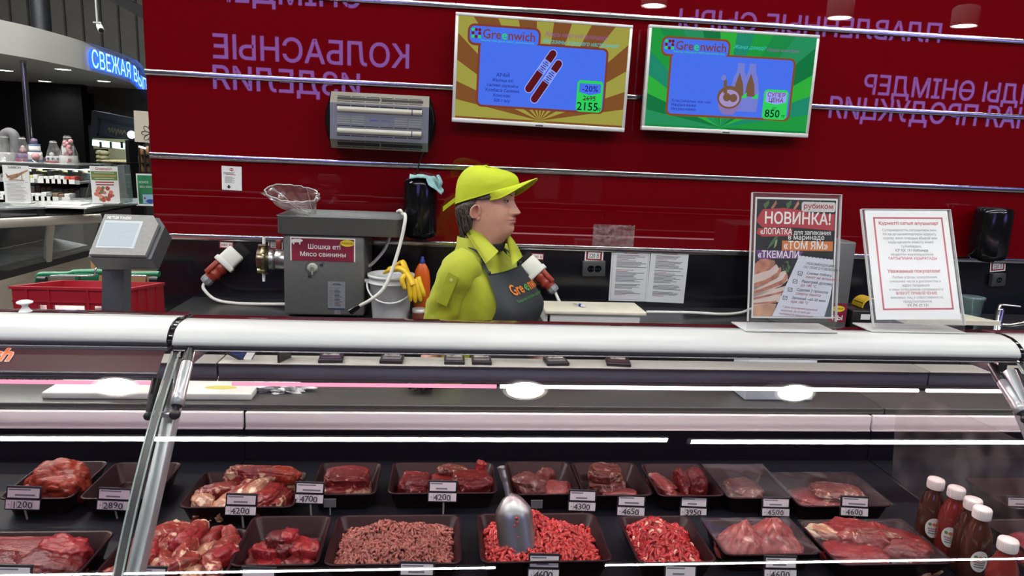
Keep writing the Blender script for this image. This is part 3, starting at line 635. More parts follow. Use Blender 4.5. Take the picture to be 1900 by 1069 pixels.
    r_ = at(517, 454, Y+.1); b = MB(); b.box(r_.x-.012, r_.x+.014, r_.y-.01, r_.y+.01, r_.z-.022, r_.z+.022, mat('plug_red'), bev=.004); b.build('red_catch', t)
    # pale cable hooked on the tray
    b = MB(); P = [at(747, 397, Y), at(752, 400, Y-.04), at(750, 420, Y-.06), at(742, 455, Y-.07), at(728, 500, Y-.10), at(712, 535, Y-.13), at(690, 555, Y-.14), at(667, 568, Y-.12)]
    b.tube(smoothpath([at(738, 393, Y+.03), at(743, 391, Y)]+P), .0085, mat('white_cable'), 10); b.build('cord', t)
    b = MB(); b.tube([at(668, 567, Y-.12), at(660, 572, Y-.115), at(650, 579, Y-.11)], [.010, .014, .015], BLACKG, 12); b.build('cord_end', t)
    b = MB(); b.tube(smoothpath([at(723, 440, Y+.2), at(712, 465, Y+.22), at(690, 490, Y+.22), at(679, 494, Y+.2)]), .009, mat('white_cable'), 8); b.build('rear_cord', t)
    return M @ Vector((0, h, 0)), th
gtop, gth = grinder()
# crumpled clear bag on the feed tray
def plastic_bag():
    Y = 3.42; BAG = glassmat('plastic_bag', (.90, .90, .90), 3.2, .10, (.9, .88, .86), .10, 30); mb = MB()
    cen = [at(571, 398, Y+.10), at(560, 388, Y+.09), at(545, 372, Y+.06), at(540, 363, Y+.05), at(541, 358, Y+.05)]
    hx = [.040, .065, .105, .128, .122]; hy = [.05, .08, .08, .07, .06]; tilt = [0, .1, .2, .28, .3]
    rings = []
    for i in range(len(cen)*4-3):
        q = i/4; a = int(min(q, len(cen)-2)); f = q-a; c = cen[a].lerp(cen[a+1], f); rx = hx[a]*(1-f)+hx[a+1]*f; ry = hy[a]*(1-f)+hy[a+1]*f
        row = []
        for k in range(44):
            t_ = 2*math.pi*k/44; n_ = 1+.16*noise.noise((3*math.cos(t_), 3*math.sin(t_), i*.35))+.06*noise.noise((9*math.cos(t_), 9*math.sin(t_), i*.5))
            row.append((c.x+rx*n_*math.cos(t_), c.y+ry*n_*math.sin(t_), c.z+.035*math.sin(t_)*min(1, i/9)-.10*math.cos(t_)*rx*min(1, i/8)+.008*noise.noise((k*.6, i*.4, 1))))
        rings.append(row)
    mb.loft(rings, BAG, cap=False); R_ = rings[-1]; mb.tube(R_+[R_[0]], .0028, glassmat('bag_hem', (.8, .8, .8), 4, .35, (.95, .93, .9)), 6, cap=False)
    for i in (0, 1): mb.tube([rings[j][(k*7+3*i) % 44] for j, k in zip(range(2, 17), [1+i]*15)], .0016, MATS['bag_hem'], 5)
    tag(mb.build('plastic_bag'), 'crumpled clear plastic bag standing on the grinder feed tray', 'bag')
plastic_bag()
# bucket, glove, detergent, jar
def bucket():
    Y = 3.45; c = at(725, 583, Y); zb = ZB; zt = at(725, 508, Y).z; r1 = 41*Y/F_PX; r0 = 34*Y/F_PX; H = zt-zb; T = Matrix.Translation((c.x, Y, zb))
    t = thing('plastic_bucket', 'white plastic bucket beside the grinder with a yellow glove over its rim', 'bucket', (c.x, Y, zb))
    BW = mat('bucket_white', (.66, .66, .66), .38); b = MB()
    b.lathe([(r0*.97, 0), (r0, .006), (r1*.955, H*.80), (r1*1.03, H*.81), (r1*1.03, H*.83), (r1*.98, H*.84), (r1*.99, H*.93), (r1*1.05, H*.94), (r1*1.06, H), (r1*1.0, H), (r1*.96, H*.9), (r0*.95, .02), (.001, .018)], BW, T, 44, cap=False); ub = b.build('body', t)
    b = MB(); a = [(c.x+r1*1.06*math.cos(q), Y-abs(r1)*1.06*math.sin(q)*1.0-.012, zb+H*.83-H*.38*math.sin(q)) for q in np.linspace(0.02, math.pi-.02, 24)]; b.tube(a, .0048, BW, 8)
    b.build('handle', t)
    for s in (-1, 1): b = MB(); b.cyl((c.x+s*r1*1.0, Y, zb+H*.83), (c.x+s*(r1*1.0+.022), Y-.004, zb+H*.83), .011, BW, 12); b.build('lug', ub)
    return c.x, Y, zb, H, r1
bx, by, bz, bH, br1 = bucket()
def glove():
    YEL = mat('yellow_rubber', (.78, .50, .02), .38, nz=.1, nscale=40); mb = MB(); Y = by-br1-.02
    pal = smoothpath([at(712, 507, by-.06), at(728, 500, by-.09), at(744, 499, by-.10), at(757, 510, Y+.02), at(768, 530, Y)])
    mb.tube(pal, [.010+.022*min(1, i/8) for i in range(len(pal))], YEL, 14, flat=.5)
    mb.tube(smoothpath([at(720, 497, by-.06), at(735, 491, by-.07), at(746, 486, by-.08), at(752, 497, by-.09), at(758, 512, Y+.02)]), [.006]*8+[.014]*8+[.02]*17, YEL, 12, flat=.55)
    for (x0, y0, x1, y1, L) in ((760, 528, 762, 560, 0), (767, 530, 771, 562, 0), (774, 530, 781, 560, 0), (779, 526, 788, 551, 0)):
        mb.tube(smoothpath([at(x0-3, y0-12, Y+.005), at(x0, y0, Y-.004), at((x0+x1)/2, (y0+y1)/2, Y-.008), at(x1, y1, Y-.006)]), [.013]*20+[.011, .0105, .009, .008, .003], YEL, 12)
    mb.tube(smoothpath([at(752, 510, Y), at(746, 520, Y-.01), at(752, 538, Y-.012)]), [.012]*12+[.010]*4+[.003], YEL, 12)
    tag(mb.build('rubber_glove'), 'yellow rubber glove hanging fingers down over the rim of the white bucket', 'glove')
glove()
def detergent():
    c = at(782, 570, 3.56); T = Matrix.Translation((c.x, 3.56, ZB)); t = thing('detergent_bottle', 'orange detergent bottle with blue cap behind the yellow glove', 'bottle', (c.x, 3.56, ZB)); H = at(782, 488, 3.56).z-ZB
    OR = mat('orange_plastic', (.62, .10, .008), .3); b = MB()
    b.loft([[(1.05*r*math.cos(q)*1.0, .6*r*math.sin(q), z) for q in np.linspace(0, 2*math.pi, 33)[:-1]] for r, z in ((.036, 0), (.041, .006), (.041, H*.55), (.040, H*.70), (.034, H*.85), (.022, H*.95), (.013, H))], OR, T); b.build('body', t)
    b = MB(); b.lathe([(.014, H), (.014, H+.012), (.009, H+.02), (.008, H+.032), (.003, H+.034)], mat('cap_blue', (.01, .03, .20), .35), T, 18); b.build('cap', t)
    b = MB()
    for k in range(7): a = math.radians(20+k*23); b.poly([(-.008+.0, .028*0+H*.2), (.030*math.cos(a)-.003, H*.2+.03*math.sin(a)-.004), (.034*math.cos(a), H*.2+.034*math.sin(a)), (.030*math.cos(a)+.003, H*.2+.03*math.sin(a)-.002)], .0265, mat('leaf_green', (.02, .12, .03), .5), T @ frame((0, 0, 0), (1, 0, 0), (0, 0, 1)))
    b.build('label', t)
detergent()
c = at(778, 584, 3.40); t = thing('glass_jar', 'small clear jar of spice with a pale lid behind the saleswoman', 'jar', (c.x, 3.40, ZB)); T = Matrix.Translation((c.x, 3.40, ZB))
b = MB(); b.lathe([(.03, 0), (.034, .004), (.034, .045)], mat('spice_fill', (.22, .05, .03), .6, nz=.5, nscale=150), T); b.build('body', t); b = MB(); b.lathe([(.035, .046), (.035, .062), (.03, .064), (.001, .064)], mat('jar_lid', (.6, .58, .54), .3, .4), T); b.build('lid', t)
# white cutting board on its stand, with a knife-pen
def riser():
    WB = mat('ivory_board', (.66, .62, .50), .5, nz=.12, nscale=7); WS = mat('white_board_edge', (.70, .70, .68), .4)
    z = at(1010, 582, 3.30).z; z = max(z, ZB+.03)
    fl, fr, bl, br = atz(1013, 578, z), atz(1198, 578, z), atz(999, 557, z), atz(1167, 562, z); Y0, Y1 = (fl.y+fr.y)/2, (bl.y+br.y)/2
    c = (fl+br)/2; t = thing('cutting_board', 'thick ivory cutting board raised on white legs on the back counter beside the saleswoman', 'cutting board', (c.x, c.y, ZB))
    x0, x1 = fl.x, fr.x; b = MB(); b.box(x0, x1, Y0, Y1, z-.020, z, WB, bev=.005); b.build('board', t)
    b = MB(); b.box(x0+.03, x1-.03, Y0+.015, Y0+.035, ZB, z-.0205, WS); b.build('front_leg', t); b = MB(); b.box(x0+.03, x1-.03, Y1-.04, Y1-.02, ZB, z-.0205, WS); b.build('rear_leg', t)
    b = MB(); b.box(x0+.002, x0+.02, Y0+.04, Y1-.045, ZB, z-.0205, WS); b.build('side_leg', t)
    a, e = atz(1063, 563, z+.006), atz(1086, 569, z+.008); d = (e-a).normalized(); p = lambda k: a.lerp(e, k)
    t2 = thing('pen_knife', 'small blue and white handled knife lying on the ivory cutting board', 'knife', (a.x, a.y, z))
    b = MB(); b.tube([p(.42), p(.5), p(.85), p(1)], [.006, .0085, .0085, .007], mat('handle_white', (.6, .62, .66), .35), 12); b.build('handle', t2)
    b = MB(); b.tube([p(.55), p(.72)], .0089, mat('cap_blue'), 12); b.build('blue_band', t2); b = MB(); b.tube([p(0), p(.15), p(.45)], [.0008, .006, .006], STEEL, 10, flat=.2); b.build('blade', t2)
    return x1, z
rx1, rz = riser()
b = MB(); b.tube(smoothpath([at(1199, 579, 3.55), at(1280, 580, 3.6), at(1340, 583, 3.62), at(1375, 580, 3.66), at(1400, 572, 3.70), at(1450, 566, 3.72)]), .008, mat('white_cable'), 8); tag(b.build('loose_cable'), 'white cable running along the back counter behind the advert stand', 'cable')
# second grinder behind the advert
def grinder2():
    Y = 3.30; a, e = at(1482, 446, Y), at(1591, 446, Y); x0, x1 = a.x, e.x; zt = a.z; zb = ZB+.012
    t = thing('meat_grinder', 'grey steel grinder mostly hidden behind the pork advert stand', 'meat grinder', ((x0+x1)/2, Y+.2, ZB)); M = frame((x0, Y, zb), (1, 0, 0), (0, 0, 1)); w, h = x1-x0, zt-zb
    b = MB(); b.box(0, w, 0, h, -.36, 0, GREYMET, M, bev=.01); b.build('body', t)
    for x in (.04, w-.04):
        for z in (-.05, -.3): b = MB(); b.cyl((x, -.0115, z), (x, .002, z), .015, BLACKP, 12, M=M); b.build('foot', t)
    lx0, lx1 = at(1540, 560, Y).x-x0, at(1573, 560, Y).x-x0; l0, l1 = at(1555, 598, Y).z-zb, at(1555, 563, Y).z-zb; b = MB()
    b.quad(lx0, lx1, l0, l1, .001, MATS['maroon_label'], M); b.disc((lx1-.045, l1-.028), .034, .0014, MATS['label_yellow'], M, 22, .016); b.text('РУБИКОМ', .012, REDINK, M, lx1-.045, l1-.032, .0018, bold=.02, fit=.05); b.text('ны', .045, PAPER, M, lx1-.045, l0+.012, .0018, bold=.012); b.build('product_label', t)
grinder2()
# dark tray with yellow roll, container, board, tap at the right
Y = 3.32; a, e = at(1583, 572, Y), at(1625, 572, Y); z1 = at(1600, 577, Y).z
t = thing('storage_box', 'low black box with a white label beside the right notice stand', 'box', ((a.x+e.x)/2, Y+.1, ZB))
b = MB(); b.box(a.x, e.x+.1, Y, Y+.2, ZB, max(z1, ZB+.05), BLACKP, bev=.004); b.build('body', t)
M = XZ(at(1596, 595, Y-.001).x, Y-.001, at(1596, 593, Y-.001).z); b = MB(); b.quad(0, .05, 0, .028, .001, PAPER, M); b.build('label', t)
c = at(1612, 570, Y+.08); b = MB(); zz = max(z1, ZB+.05)
rings = [[(c.x+.055*math.cos(q)+.0, Y+.05+yy, zz+.004+.052*math.sin(q)) for q in np.linspace(.1, math.pi, 15)] for yy in (0, .1)]
b.loft(rings, mat('yellow_sleeve', (.62, .40, .02), .4), cap=False, closed=False, smooth=True); b.tube(rings[0], .004, mat('yellow_sleeve'), 6); b.box(c.x-.05, c.x+.055, Y+.06, Y+.14, zz+.001, zz+.03, BLACKP); tag(b.build('tape_roll'), 'curved yellow sleeve roll lying on the black box', 'roll')
def right_bits():
    PLA = glassmat('cloudy_plastic', (.62, .74, .74), 1.5, .22, (.5, .66, .66)); c = at(1800, 585, 3.42); zt = at(1800, 551, 3.42).z; H = zt-ZB; T = Matrix.Translation((c.x, 3.42, ZB))
    t = thing('plastic_tub', 'cloudy teal plastic tub standing behind the right notice stand', 'tub', (c.x, 3.42, ZB)); b = MB(); b.lathe([(.038, 0), (.042, .004), (.053, H-.012), (.058, H-.011), (.058, H)], PLA, T, 30, cap=False); b.build('body', t); b = MB(); b.lathe([(.059, H-.002), (.060, H+.003), (.05, H+.004), (.001, H+.003)], PLA, T, 30); b.build('lid', t)
    IV = mat('ivory_board'); z = max(at(1840, 592, 3.28).z, ZB+.03); p0 = atz(1700, 600, z); p1 = atz(1857, 597, z)
    t = thing('cutting_board', 'ivory board on a dark base between the tub and the tap at the far right', 'cutting board', ((p0.x+p1.x)/2, p1.y+.1, ZB)); b = MB(); b.prism([(p0.x, p1.y), (p1.x, p1.y), (p1.x-.10, p1.y+.22), (p0.x, p1.y+.22)], z-.022, z, IV); b.build('board', t); b = MB(); b.box(p0.x+.02, p1.x-.12, p1.y+.03, p1.y+.2, ZB, z-.0225, BLACKP); b.build('base', t)
    Y = 3.36; c = at(1853, 590, Y); zb = ZB; t = thing('mixer_tap', 'chrome single lever mixer tap at the right end of the back counter', 'tap', (c.x, Y, zb)); T = Matrix.Translation((c.x, Y, zb)); H = at(1853, 572, Y).z-zb
    b = MB(); b.lathe([(.03, 0), (.03, .006), (.024, .012), (.022, H-.01), (.018, H)], CHROME, T, 24); b.build('body', t)
    b = MB(); b.tube(smoothpath([(c.x+.01, Y, zb+H*.35), (c.x+.045, Y-.04, zb+H*.42), (c.x+.095, Y-.085, zb+H*.60), (c.x+.103, Y-.092, zb+H*.46)]), [.011]*18+[.010]*6+[.009], CHROME, 12); b.build('spout', t)
    b = MB(); b.tube(smoothpath([(c.x-.01, Y, zb+H), (c.x, Y, zb+H+.018), (c.x+.035, Y-.025, zb+H+.022), (c.x+.07, Y-.05, zb+H+.022)]), [.012]*8+[.008]*16+[.005], CHROME, 12, flat=.6); b.build('lever', t)
    s0, s1 = c.x-.02, c.x+.5; b = MB(); b.box(s0+.06, s1, 3.26, 3.34, ZB, ZB+.006, STEEL, bev=.002); tag(b.build('sink_rim'), 'steel rim of the hand sink beside the mixer tap', 'sink')
right_bits()
# ================================================================ DISPLAY CASE
GY, GZ = 1.575, 1.212                      # upper edge of the sloping front glass
gv = Vector((0, .31, .35)).normalized(); gn = Vector((0, -gv.z, gv.y))
def glass_hit(px, py):
    d = ray(px, py); return CAM + d*((Vector((0, GY, GZ))-CAM).dot(gn)/d.dot(gn))
GR_, GL_ = 1.5, .64
gc = Vector((0, GY, GZ))-gv*(GL_/2)-gn*math.sqrt(GR_**2-(GL_/2)**2); ga = math.asin(GL_/2/GR_)
def GP(X, v, w=0):                          # point on the gently bowed pane, v down from the upper edge
    a = math.pi/2-ga-v/GR_ ; p = gc+(gv*math.cos(a)+gn*math.sin(a))*(GR_+w); return Vector((X, p.y, p.z))
GF = lambda X: frame((X, GY, GZ), (1, 0, 0), gv)
WHITEALU2 = mat('case_rail_white', (.44, .44, .435), .34, spec=.45)
FRONTGLASS = glassmat('front_glass', (.955, .965, .965), 1.55); SHELFGLASS = mat('dark_shelf_glass', (.045, .010, .012), .05, spec=.9)  # shelf glass: the red wall's reflection is tinted into its base colour
ALU = mat('grey_aluminium', (.36, .375, .39), .34, .5); DARKALU = mat('dark_profile', (.075, .070, .078), .3, .5); LEDGE = mat('beige_ledge', (.40, .38, .35), .35, .2)
BEAMF = mat('blue_grey_face', (.13, .135, .18), .22, .5); DECK = mat('black_deck', (.006, .006, .010), .5, spec=.2)
PINKBAND = mat('pale_band', (.80, .75, .75), .45, 0, .3); STRUTG = mat('strut_grey', (.34, .35, .36), .28, .5)
XJ0, XJ1 = -.600, 1.456
CAPP = [(1.665, 1.258), (1.662, 1.2665), (1.640, 1.2675), (1.615, 1.2655), (1.594, 1.2585), (1.580, 1.248), (1.5715, 1.236), (1.5695, 1.229), (1.573, 1.226)]
LEDP = emat('pink_lamp', (1, .27, .40), 1.7); LEDW = emat('pinkish_white_lamp', (1, .62, .70), 7.0); LEDU = emat('under_cap_lamp', (1, .66, .70), 34.0)
bt = at(600, 676, 1.885).z; bb = at(600, 705, 1.885).z; lz = at(600, 714, 1.905).z
def case(X0, X1, label, dz=0, front=True):
    t = thing('display_case', label, 'display case', ((X0+X1)/2, 1.7, 0), 'meat display cases')
    S = lambda b, n, **k: b.build(n, t, **k)
    b = MB(); n = 24; pr = [(y, z+dz) for y, z in CAPP]
    b.loft([[(X0+.004+(X1-X0-.008)*i/n, y, z) for y, z in pr] for i in range(n+1)], WHITEALU2, cap=False, closed=False)
    S(b, 'cap_rail')
    b = MB(); b.box(X0+.003, X1-.003, 1.574, 1.66, 1.2175+dz, 1.2265+dz, DARKALU, bev=.003); b.box(X0+.003, X1-.003, 1.571, 1.6, 1.2130, 1.2170+dz, mat('lip_grey', (.14, .13, .145), .3, .5), bev=.002); S(b, 'lip_profile')
    b = MB(); b.box(X0+.002, X1-.002, 1.663, 1.722, 1.2545, 1.2625, SHELFGLASS, Matrix.Translation((0, 0, dz)) , bev=.002)
    b.box(X0, X1, 1.655, 1.672, 1.2600+dz, 1.2655+dz, ALU); S(b, 'top_shelf')
    b = MB(); L = .64; gx = (X0+.006+(.012 if abs(X0-XJ0) < .001 else 0), X1-.006+(.012 if X1 < XJ0 else 0)); b.loft([[GP(x, -L+(L+.004)*i/48) for i in range(49)] for x in gx], FRONTGLASS, cap=False, closed=False); S(b, 'front_glass')
    for x in gx:
        b = MB(); b.tube([GP(x, -L+L*i/24) for i in range(25)], .0022, mat('glass_edge', (.20, .24, .23), .1), 6); S(b, 'glass_edge')
    b = MB(); b.box(X0, X1, 1.885, 1.965, bt-.004, bt, LEDGE, bev=.0015); b.box(X0, X1, 1.887, 1.965, bb, bt-.0045, BEAMF, bev=.002); b.box(X0, X1, 1.884, 1.888, bt-.006, bt-.003, INK); b.box(X0, X1, 1.884, 1.90, bb-.006, bb, DARKALU); S(b, 'rear_beam')
    for a, c, mt in ((X0+.03, min(X1-.12, .16), LEDP), (max(X0+.012, .17), X1-.012, LEDW)):
        if c-a > .1: b = MB(); b.cyl((a, 1.905, lz), (c, 1.905, lz), .0055, mt, 12); S(b, 'lamp_tube')
    b = MB(); b.cyl((X0+.05, 1.64, 1.2045), (X1-.05, 1.64, 1.2045), .007, LEDU, 10); S(b, 'lamp_tube')
    b = MB(); b.box(X0+.04, X1-.04, 1.6535, 1.656, 1.196, 1.2125, DARKALU); S(b, 'added_light_shield')  # unseen strip added to block the under-cap lamp from mirroring in the wall
    b = MB(); b.box(X0, X1, 1.13, 2.12, .66, .705, DECK); S(b, 'deck')
    b = MB(); b.box(X0, X1, 2.115, 2.13, .7055, .803, DECK); S(b, 'rear_panel')
    b = MB(); b.box(X0+.002, X1-.002, 2.118, 2.136, .8035, .8575, PINKBAND, bev=.002); b.box(X0+.002, X1-.002, 2.114, 2.119, .8035, .808, PINKBAND, bev=.001); S(b, 'rear_band')
    b = MB(); b.box(X0, X1, 1.10, 2.13, .10, .66, mat('case_body', (.06, .06, .065), .4)); b.box(X0, X1, 1.09, 1.16, .66, .74, WHITEALU2, bev=.01); b.box(X0+.03, X1-.03, 1.2, 2.1, 0, .10, BLACKP); S(b, 'base')
    for s in (0, 1):
        if (s == 0 and X0 < -2) or (s == 1 and X1 > 3) or X0 < -2 or X1 > 3: continue
        xa = X0+.008 if s == 0 else X1-.034
        b = MB(); b.box(xa, xa+.026, -L, -.012, -.045, -.008, ALU, GF(0), bev=.003); S(b, 'frame_post')
        b = MB(); b.box(xa, xa+.026, 1.60, 1.95, 1.172, 1.2085, DARKALU, bev=.003); S(b, 'bracket')
    return t
def strut(t, X, p_hi, p_lo, sgn):
    a = atx(*p_hi, X); e = atx(*p_lo, X); d = (e-a); L = d.length; d.normalize()
    s = MB(); s.tube([a+d*.012, a+d*.03, a+d*(L*.68), a+d*(L*.69), a+d*(L*.86), a+d*(L*.87)], [.009, .0125, .0135, .0145, .0145, .012], STRUTG, 18); so = s.build('gas_strut', t)
    s = MB(); s.tube([a-d*.03, a-d*.012, a+d*.012, a+d*.022], [.009, .010, .012, .0128], BLACKP, 14); s.build('strut_cap', so)
    s = MB(); s.tube([a+d*(L*.865), a+d*(L*.90), a+d*L], [.012, .007, .007], BLACKP, 12); s.sphere(e, .0115, BLACKP, 10); s.cyl(e, e+Vector((sgn*.03, 0, 0)), .006, STEEL, 10); s.build('ball_joint', so)
cc = case(XJ0, XJ1, 'middle meat case between two grey struts, holding the mince trays')
lc = case(-3.2, XJ0-.004, 'left meat case with a maroon fascia panel under its white rail', .006)
rc = case(XJ1+.004, 3.6, 'right meat case beyond the clear end panel, holding the bottles')
strut(cc, -.560, (352, 655), (324, 769), -1); strut(cc, 1.415, (1849, 694), (1903, 778), 1)
# left end hardware behind the left pane
s = MB(); e = atx(275, 772, -.635); a = atx(291, 705, -.635); s.tube([a, a.lerp(e, .5), e], [.011, .010, .006], BLACKP, 12); s.sphere(e, .010, BLACKP, 10); s.build('gas_strut', lc)
# black joint seals between the cap rails
for k, (X, lb) in enumerate(((XJ0-.002, 0), (XJ1+.002, 0))):
    b = MB(); b.loft([[(X-.0045+.009*i, y+.002, z+.002) for y, z in CAPP] for i in (0, 1)], BLACKG, cap=False, closed=False)
    b.build('joint_seal', cc)
    b = MB(); b.loft([[GP(X+dx, -GL_+GL_*i/30, .0005) for i in range(31)] for dx in ((.007, .017) if k == 0 else (-.005, .007))], BLACKP, cap=False, closed=False); b.loft([[GP(X+dx, -GL_+GL_*i/30, -.02) for i in range(31)] for dx in ((.007, .017) if k == 0 else (-.005, .007))], BLACKP, cap=False, closed=False); b.build('pane_gasket', cc)
# maroon fascia on the left case
MARO = mat('maroon_fascia', (.042, .006, .012), .36, spec=.22); Mf = GF(0)
hb = glass_hit(150, 699); vb = (hb-Vector((0, GY, GZ))).dot(gv)
b = MB(); b.loft([[GP(x, vb+(-.002-vb)*i/14, .004) for i in range(15)] for x in (-3.15, XJ0-.012)], MARO, cap=False, closed=False); b.tube([GP(-3.15, vb, .003), GP(XJ0-.012, vb, .003)], .004, DARKALU, 6)
hu = glass_hit(23, 675); hx = hu.x; hv = (hu-Vector((0, GY, GZ))).dot(gv); hv1 = (glass_hit(15, 646)-Vector((0, GY, GZ))).dot(gv); hs = (hv1-hv)/.74
OUTL = mat('letter_outline', (.62, .50, .42), .5); ORNG = mat('letter_orange', (.62, .10, .015), .4)

for mt_, bo_, w_ in ((OUTL, .055, .0052), (ORNG, .022, .0060)):
    q_ = MB(); q_.text('Greenwich', hs, mt_, Matrix.Identity(4), hx, hv, 0, 'RIGHT', bold=bo_, shear=.15); b.add([GP(x, min(0, y), w_) for x, y, z in q_.v], q_.f, mt_)

b.build('fascia_panel', lc, label='maroon panel with orange lettering')
# clear end panel at the right joint
EPANEL = glassmat('clear_acrylic', (.96, .95, .95), .8, .05, (.75, .66, .66), haze_noise=14)
PX = XJ1-.012
def epy(px, py): return atx(px, py, PX)
q = [epy(1649, 927), epy(1662, 760), epy(1703, 728)]
pts = [(q[0].y, .7055), (q[1].y, q[1].z), (q[2].y, q[2].z), (1.44, q[2].z+.01), (1.20, .76), (1.18, .7055)]; print('EP', pts)
b = MB(); b.prism(pts, 0, .004, EPANEL, Matrix(((0, 0, 1, PX), (1, 0, 0, 0), (0, 1, 0, 0), (0, 0, 0, 1)))); b.build('end_panel', cc)
# ---- rear worktop (granite) in two lengths
STONE = mat('speckled_stone', (.066, .060, .058), .34, nz=.28, nscale=260)
xs = at(1640, 764, 2.137).x
for a, c, lb in ((-3.2, xs-.002, 'long dark speckled stone worktop behind the case, left of the joint'), (xs+.002, 3.6, 'dark speckled stone worktop behind the case, right of the joint')):
    t = thing('stone_worktop', lb, 'worktop', ((a+c)/2, 2.4, 0), 'stone worktops behind the cases')
    b = MB(); b.box(a, c, 2.131, 2.325, .8585, .880, STONE, bev=.004); b.build('slab', t); b = MB(); b.box(a, c, 2.142, 2.315, .10, .858, mat('case_body')); b.build('cabinet', t); b = MB(); b.box(a, c, 2.17, 2.31, 0, .1, BLACKP); b.build("plinth", t)
WT = .880
# cutting board, paper, price tags lying on the beam
MARB = mat('white_marbled_board', (.66, .64, .60), .4, nz=.10, nscale=9)
p0, p1, p2 = atz(76, 728, WT+.022), atz(468, 729, WT+.022), atz(110, 716, WT+.022)
t = thing('cutting_board', 'long white cutting board lying on the stone worktop at the left', 'cutting board', ((p0.x+p1.x)/2, p0.y+.06, WT))
b = MB(); b.box(p0.x, p1.x, p0.y, p0.y+.20, WT, WT+.022, MARB, bev=.004); b.build('board', t); b = MB(); b.disc((0, 0), .05, 0, mat('yellow_stain', (.55, .46, .10), .5), frame((atz(410, 719, WT+.0224)), (1, 0, 0), (0, 1, 0)), 20, .018); b.build('stain', t)
def lump(name, c, size, mt, seed, label, cat, group=None, amp=.35, fr=1.6, sub=4, flat=True, rot=0, e=1.0, fine=0, peak=0):
    bm = bmesh.new(); bmesh.ops.create_icosphere(bm, subdivisions=sub, radius=1); R_ = Matrix.Rotation(rot, 3, 'Z'); s = Vector((seed*3.1, seed*1.7, seed*.9))
    for q in bm.verts:
        p = q.co.normalized(); k = 1+amp*noise.noise(p*fr+s)+amp*.4*noise.noise(p*fr*3+s)+(fine*(.5-abs(noise.noise(p*fr*4.5+s)))+fine*.5*noise.noise(p*fr*11+s) if fine else 0)
        if e != 1: p = Vector([math.copysign(abs(a)**e, a) for a in p])
        tz = max(0, p.z)*peak; p = Vector((p.x*size[0]*(1-tz), p.y*size[1]*(1-tz), p.z*size[2]))*k
        if flat and p.z < -size[2]*.55: p.z = -size[2]*.55
        p = R_ @ p; q.co = p
    z0 = min(q.co.z for q in bm.verts)
    for q in bm.verts: q.co += Vector((c[0], c[1], c[2]-z0))
    mb = MB(); mb.bm(bm, mt, smooth=True); o = mb.build(name); tag(o, label, cat, group); return o
lump('paper_towel', atz(520, 724, WT), (.075, .035, .022), mat('tissue', (.72, .71, .70), .9), 4, 'crumpled white paper towel on the stone worktop beside the cutting board', 'paper towel', amp=.8, fr=2.6, sub=5)
c = at(1452, 670, 2.25); t = thing('shallow_tray', 'pale plastic tray lying on the stone worktop seen under the shelf at the right', 'tray', (c.x, 2.27, WT)); x0, x1 = at(1389, 668, 2.2).x, at(1518, 668, 2.2).x; zt_ = at(1450, 664, 2.2).z
b = MB(); b.box(x0, x1, 2.2, 2.32, WT, max(WT+.02, zt_), mat('pale_blue_plastic', (.56, .62, .68), .35), bev=.006); b.build('body', t)
TAGK = mat('tag_black', (.014, .010, .014), .4); CLEAR = glassmat('clear_rod', (.75, .73, .68), 3, .35, (.75, .72, .66))
def beam_tag(px, w, lb, rod, col=None, tilt=0):
    p = atz(px, 671, bt); t = thing('price_holder', lb, 'price holder', (p.x, 1.93, bt), 'price holders lying on the beam')
    T = Matrix.Translation((p.x, 1.925, bt)) @ Matrix.Rotation(math.radians(tilt), 4, 'Z')
    b = MB(); b.box(-w/2, w/2, -.030, .030, 0, .010, TAGK, T, bev=.002); b.quad(-w*.4, w*.4, -.018, .020, .0105, col or mat('tag_grey', (.12, .11, .12), .4), T); b.build('plate', t)
    if rod:
        b = MB(); b.cyl((rod*.008, .012, .018), (rod*.13, .016, .022), .0032, CLEAR, 8, M=T); b.sphere((rod*.008, .012, .018), .0085, CLEAR, 8, T); b.box(-.022, .022, .004, .020, .0108, .0165, CLEAR, T, bev=.002); b.build('clip_rod', t)
for px, w, r, lb, tl in ((613, .066, -1, 'purplish price holder lying on the rear beam, first plate right of the grey wedge', 4), (727, .064, -1, 'dark price holder on the rear beam below the mincer cord', -2), (843, .058, -1, 'dark price holder on the rear beam under the saleswoman, left of a touching pair', 0), (893, .056, 1, 'dark price holder on the rear beam under the saleswoman, right of a touching pair', 0), (1030, .066, -1, 'dark price holder on the rear beam under the ivory board', 5), (1143, .070, -1, 'maroon tinted price holder at the right end of the row on the rear beam', -8)):
    beam_tag(px, w, lb, r, mat('tag_violet', (.05, .02, .06), .4) if px == 613 else (mat('tag_maroon', (.05, .012, .02), .4) if px == 1143 else None), tl)
p = at(444, 660, 1.92); t = thing('price_holder', 'tilted price holder with a blue face standing on the rear beam behind the left strut', 'price holder', (p.x, 1.92, bt), 'price holders lying on the beam')
M = Matrix.Translation((p.x, 1.92, bt+.012)) @ Matrix.Rotation(math.radians(28), 4, 'Y') @ Matrix.Rotation(math.radians(62), 4, 'X')
b = MB(); b.box(-.035, .035, -.012, .045, -.004, 0, TAGK, M); b.quad(-.03, .012, -.006, .04, .001, mat('face_blue', (.015, .03, .12), .35), M); b.quad(.014, .033, -.004, .04, .001, PAPER, M); b.build('plate', t)
p = at(528, 664, 1.92); t = thing('price_holder', 'upright grey wedge price holder standing on the rear beam left of the flat plates', 'price holder', (p.x, 1.92, bt)); M = Matrix.Translation((p.x, 1.92, bt)) @ Matrix.Rotation(math.radians(70), 4, 'Z')
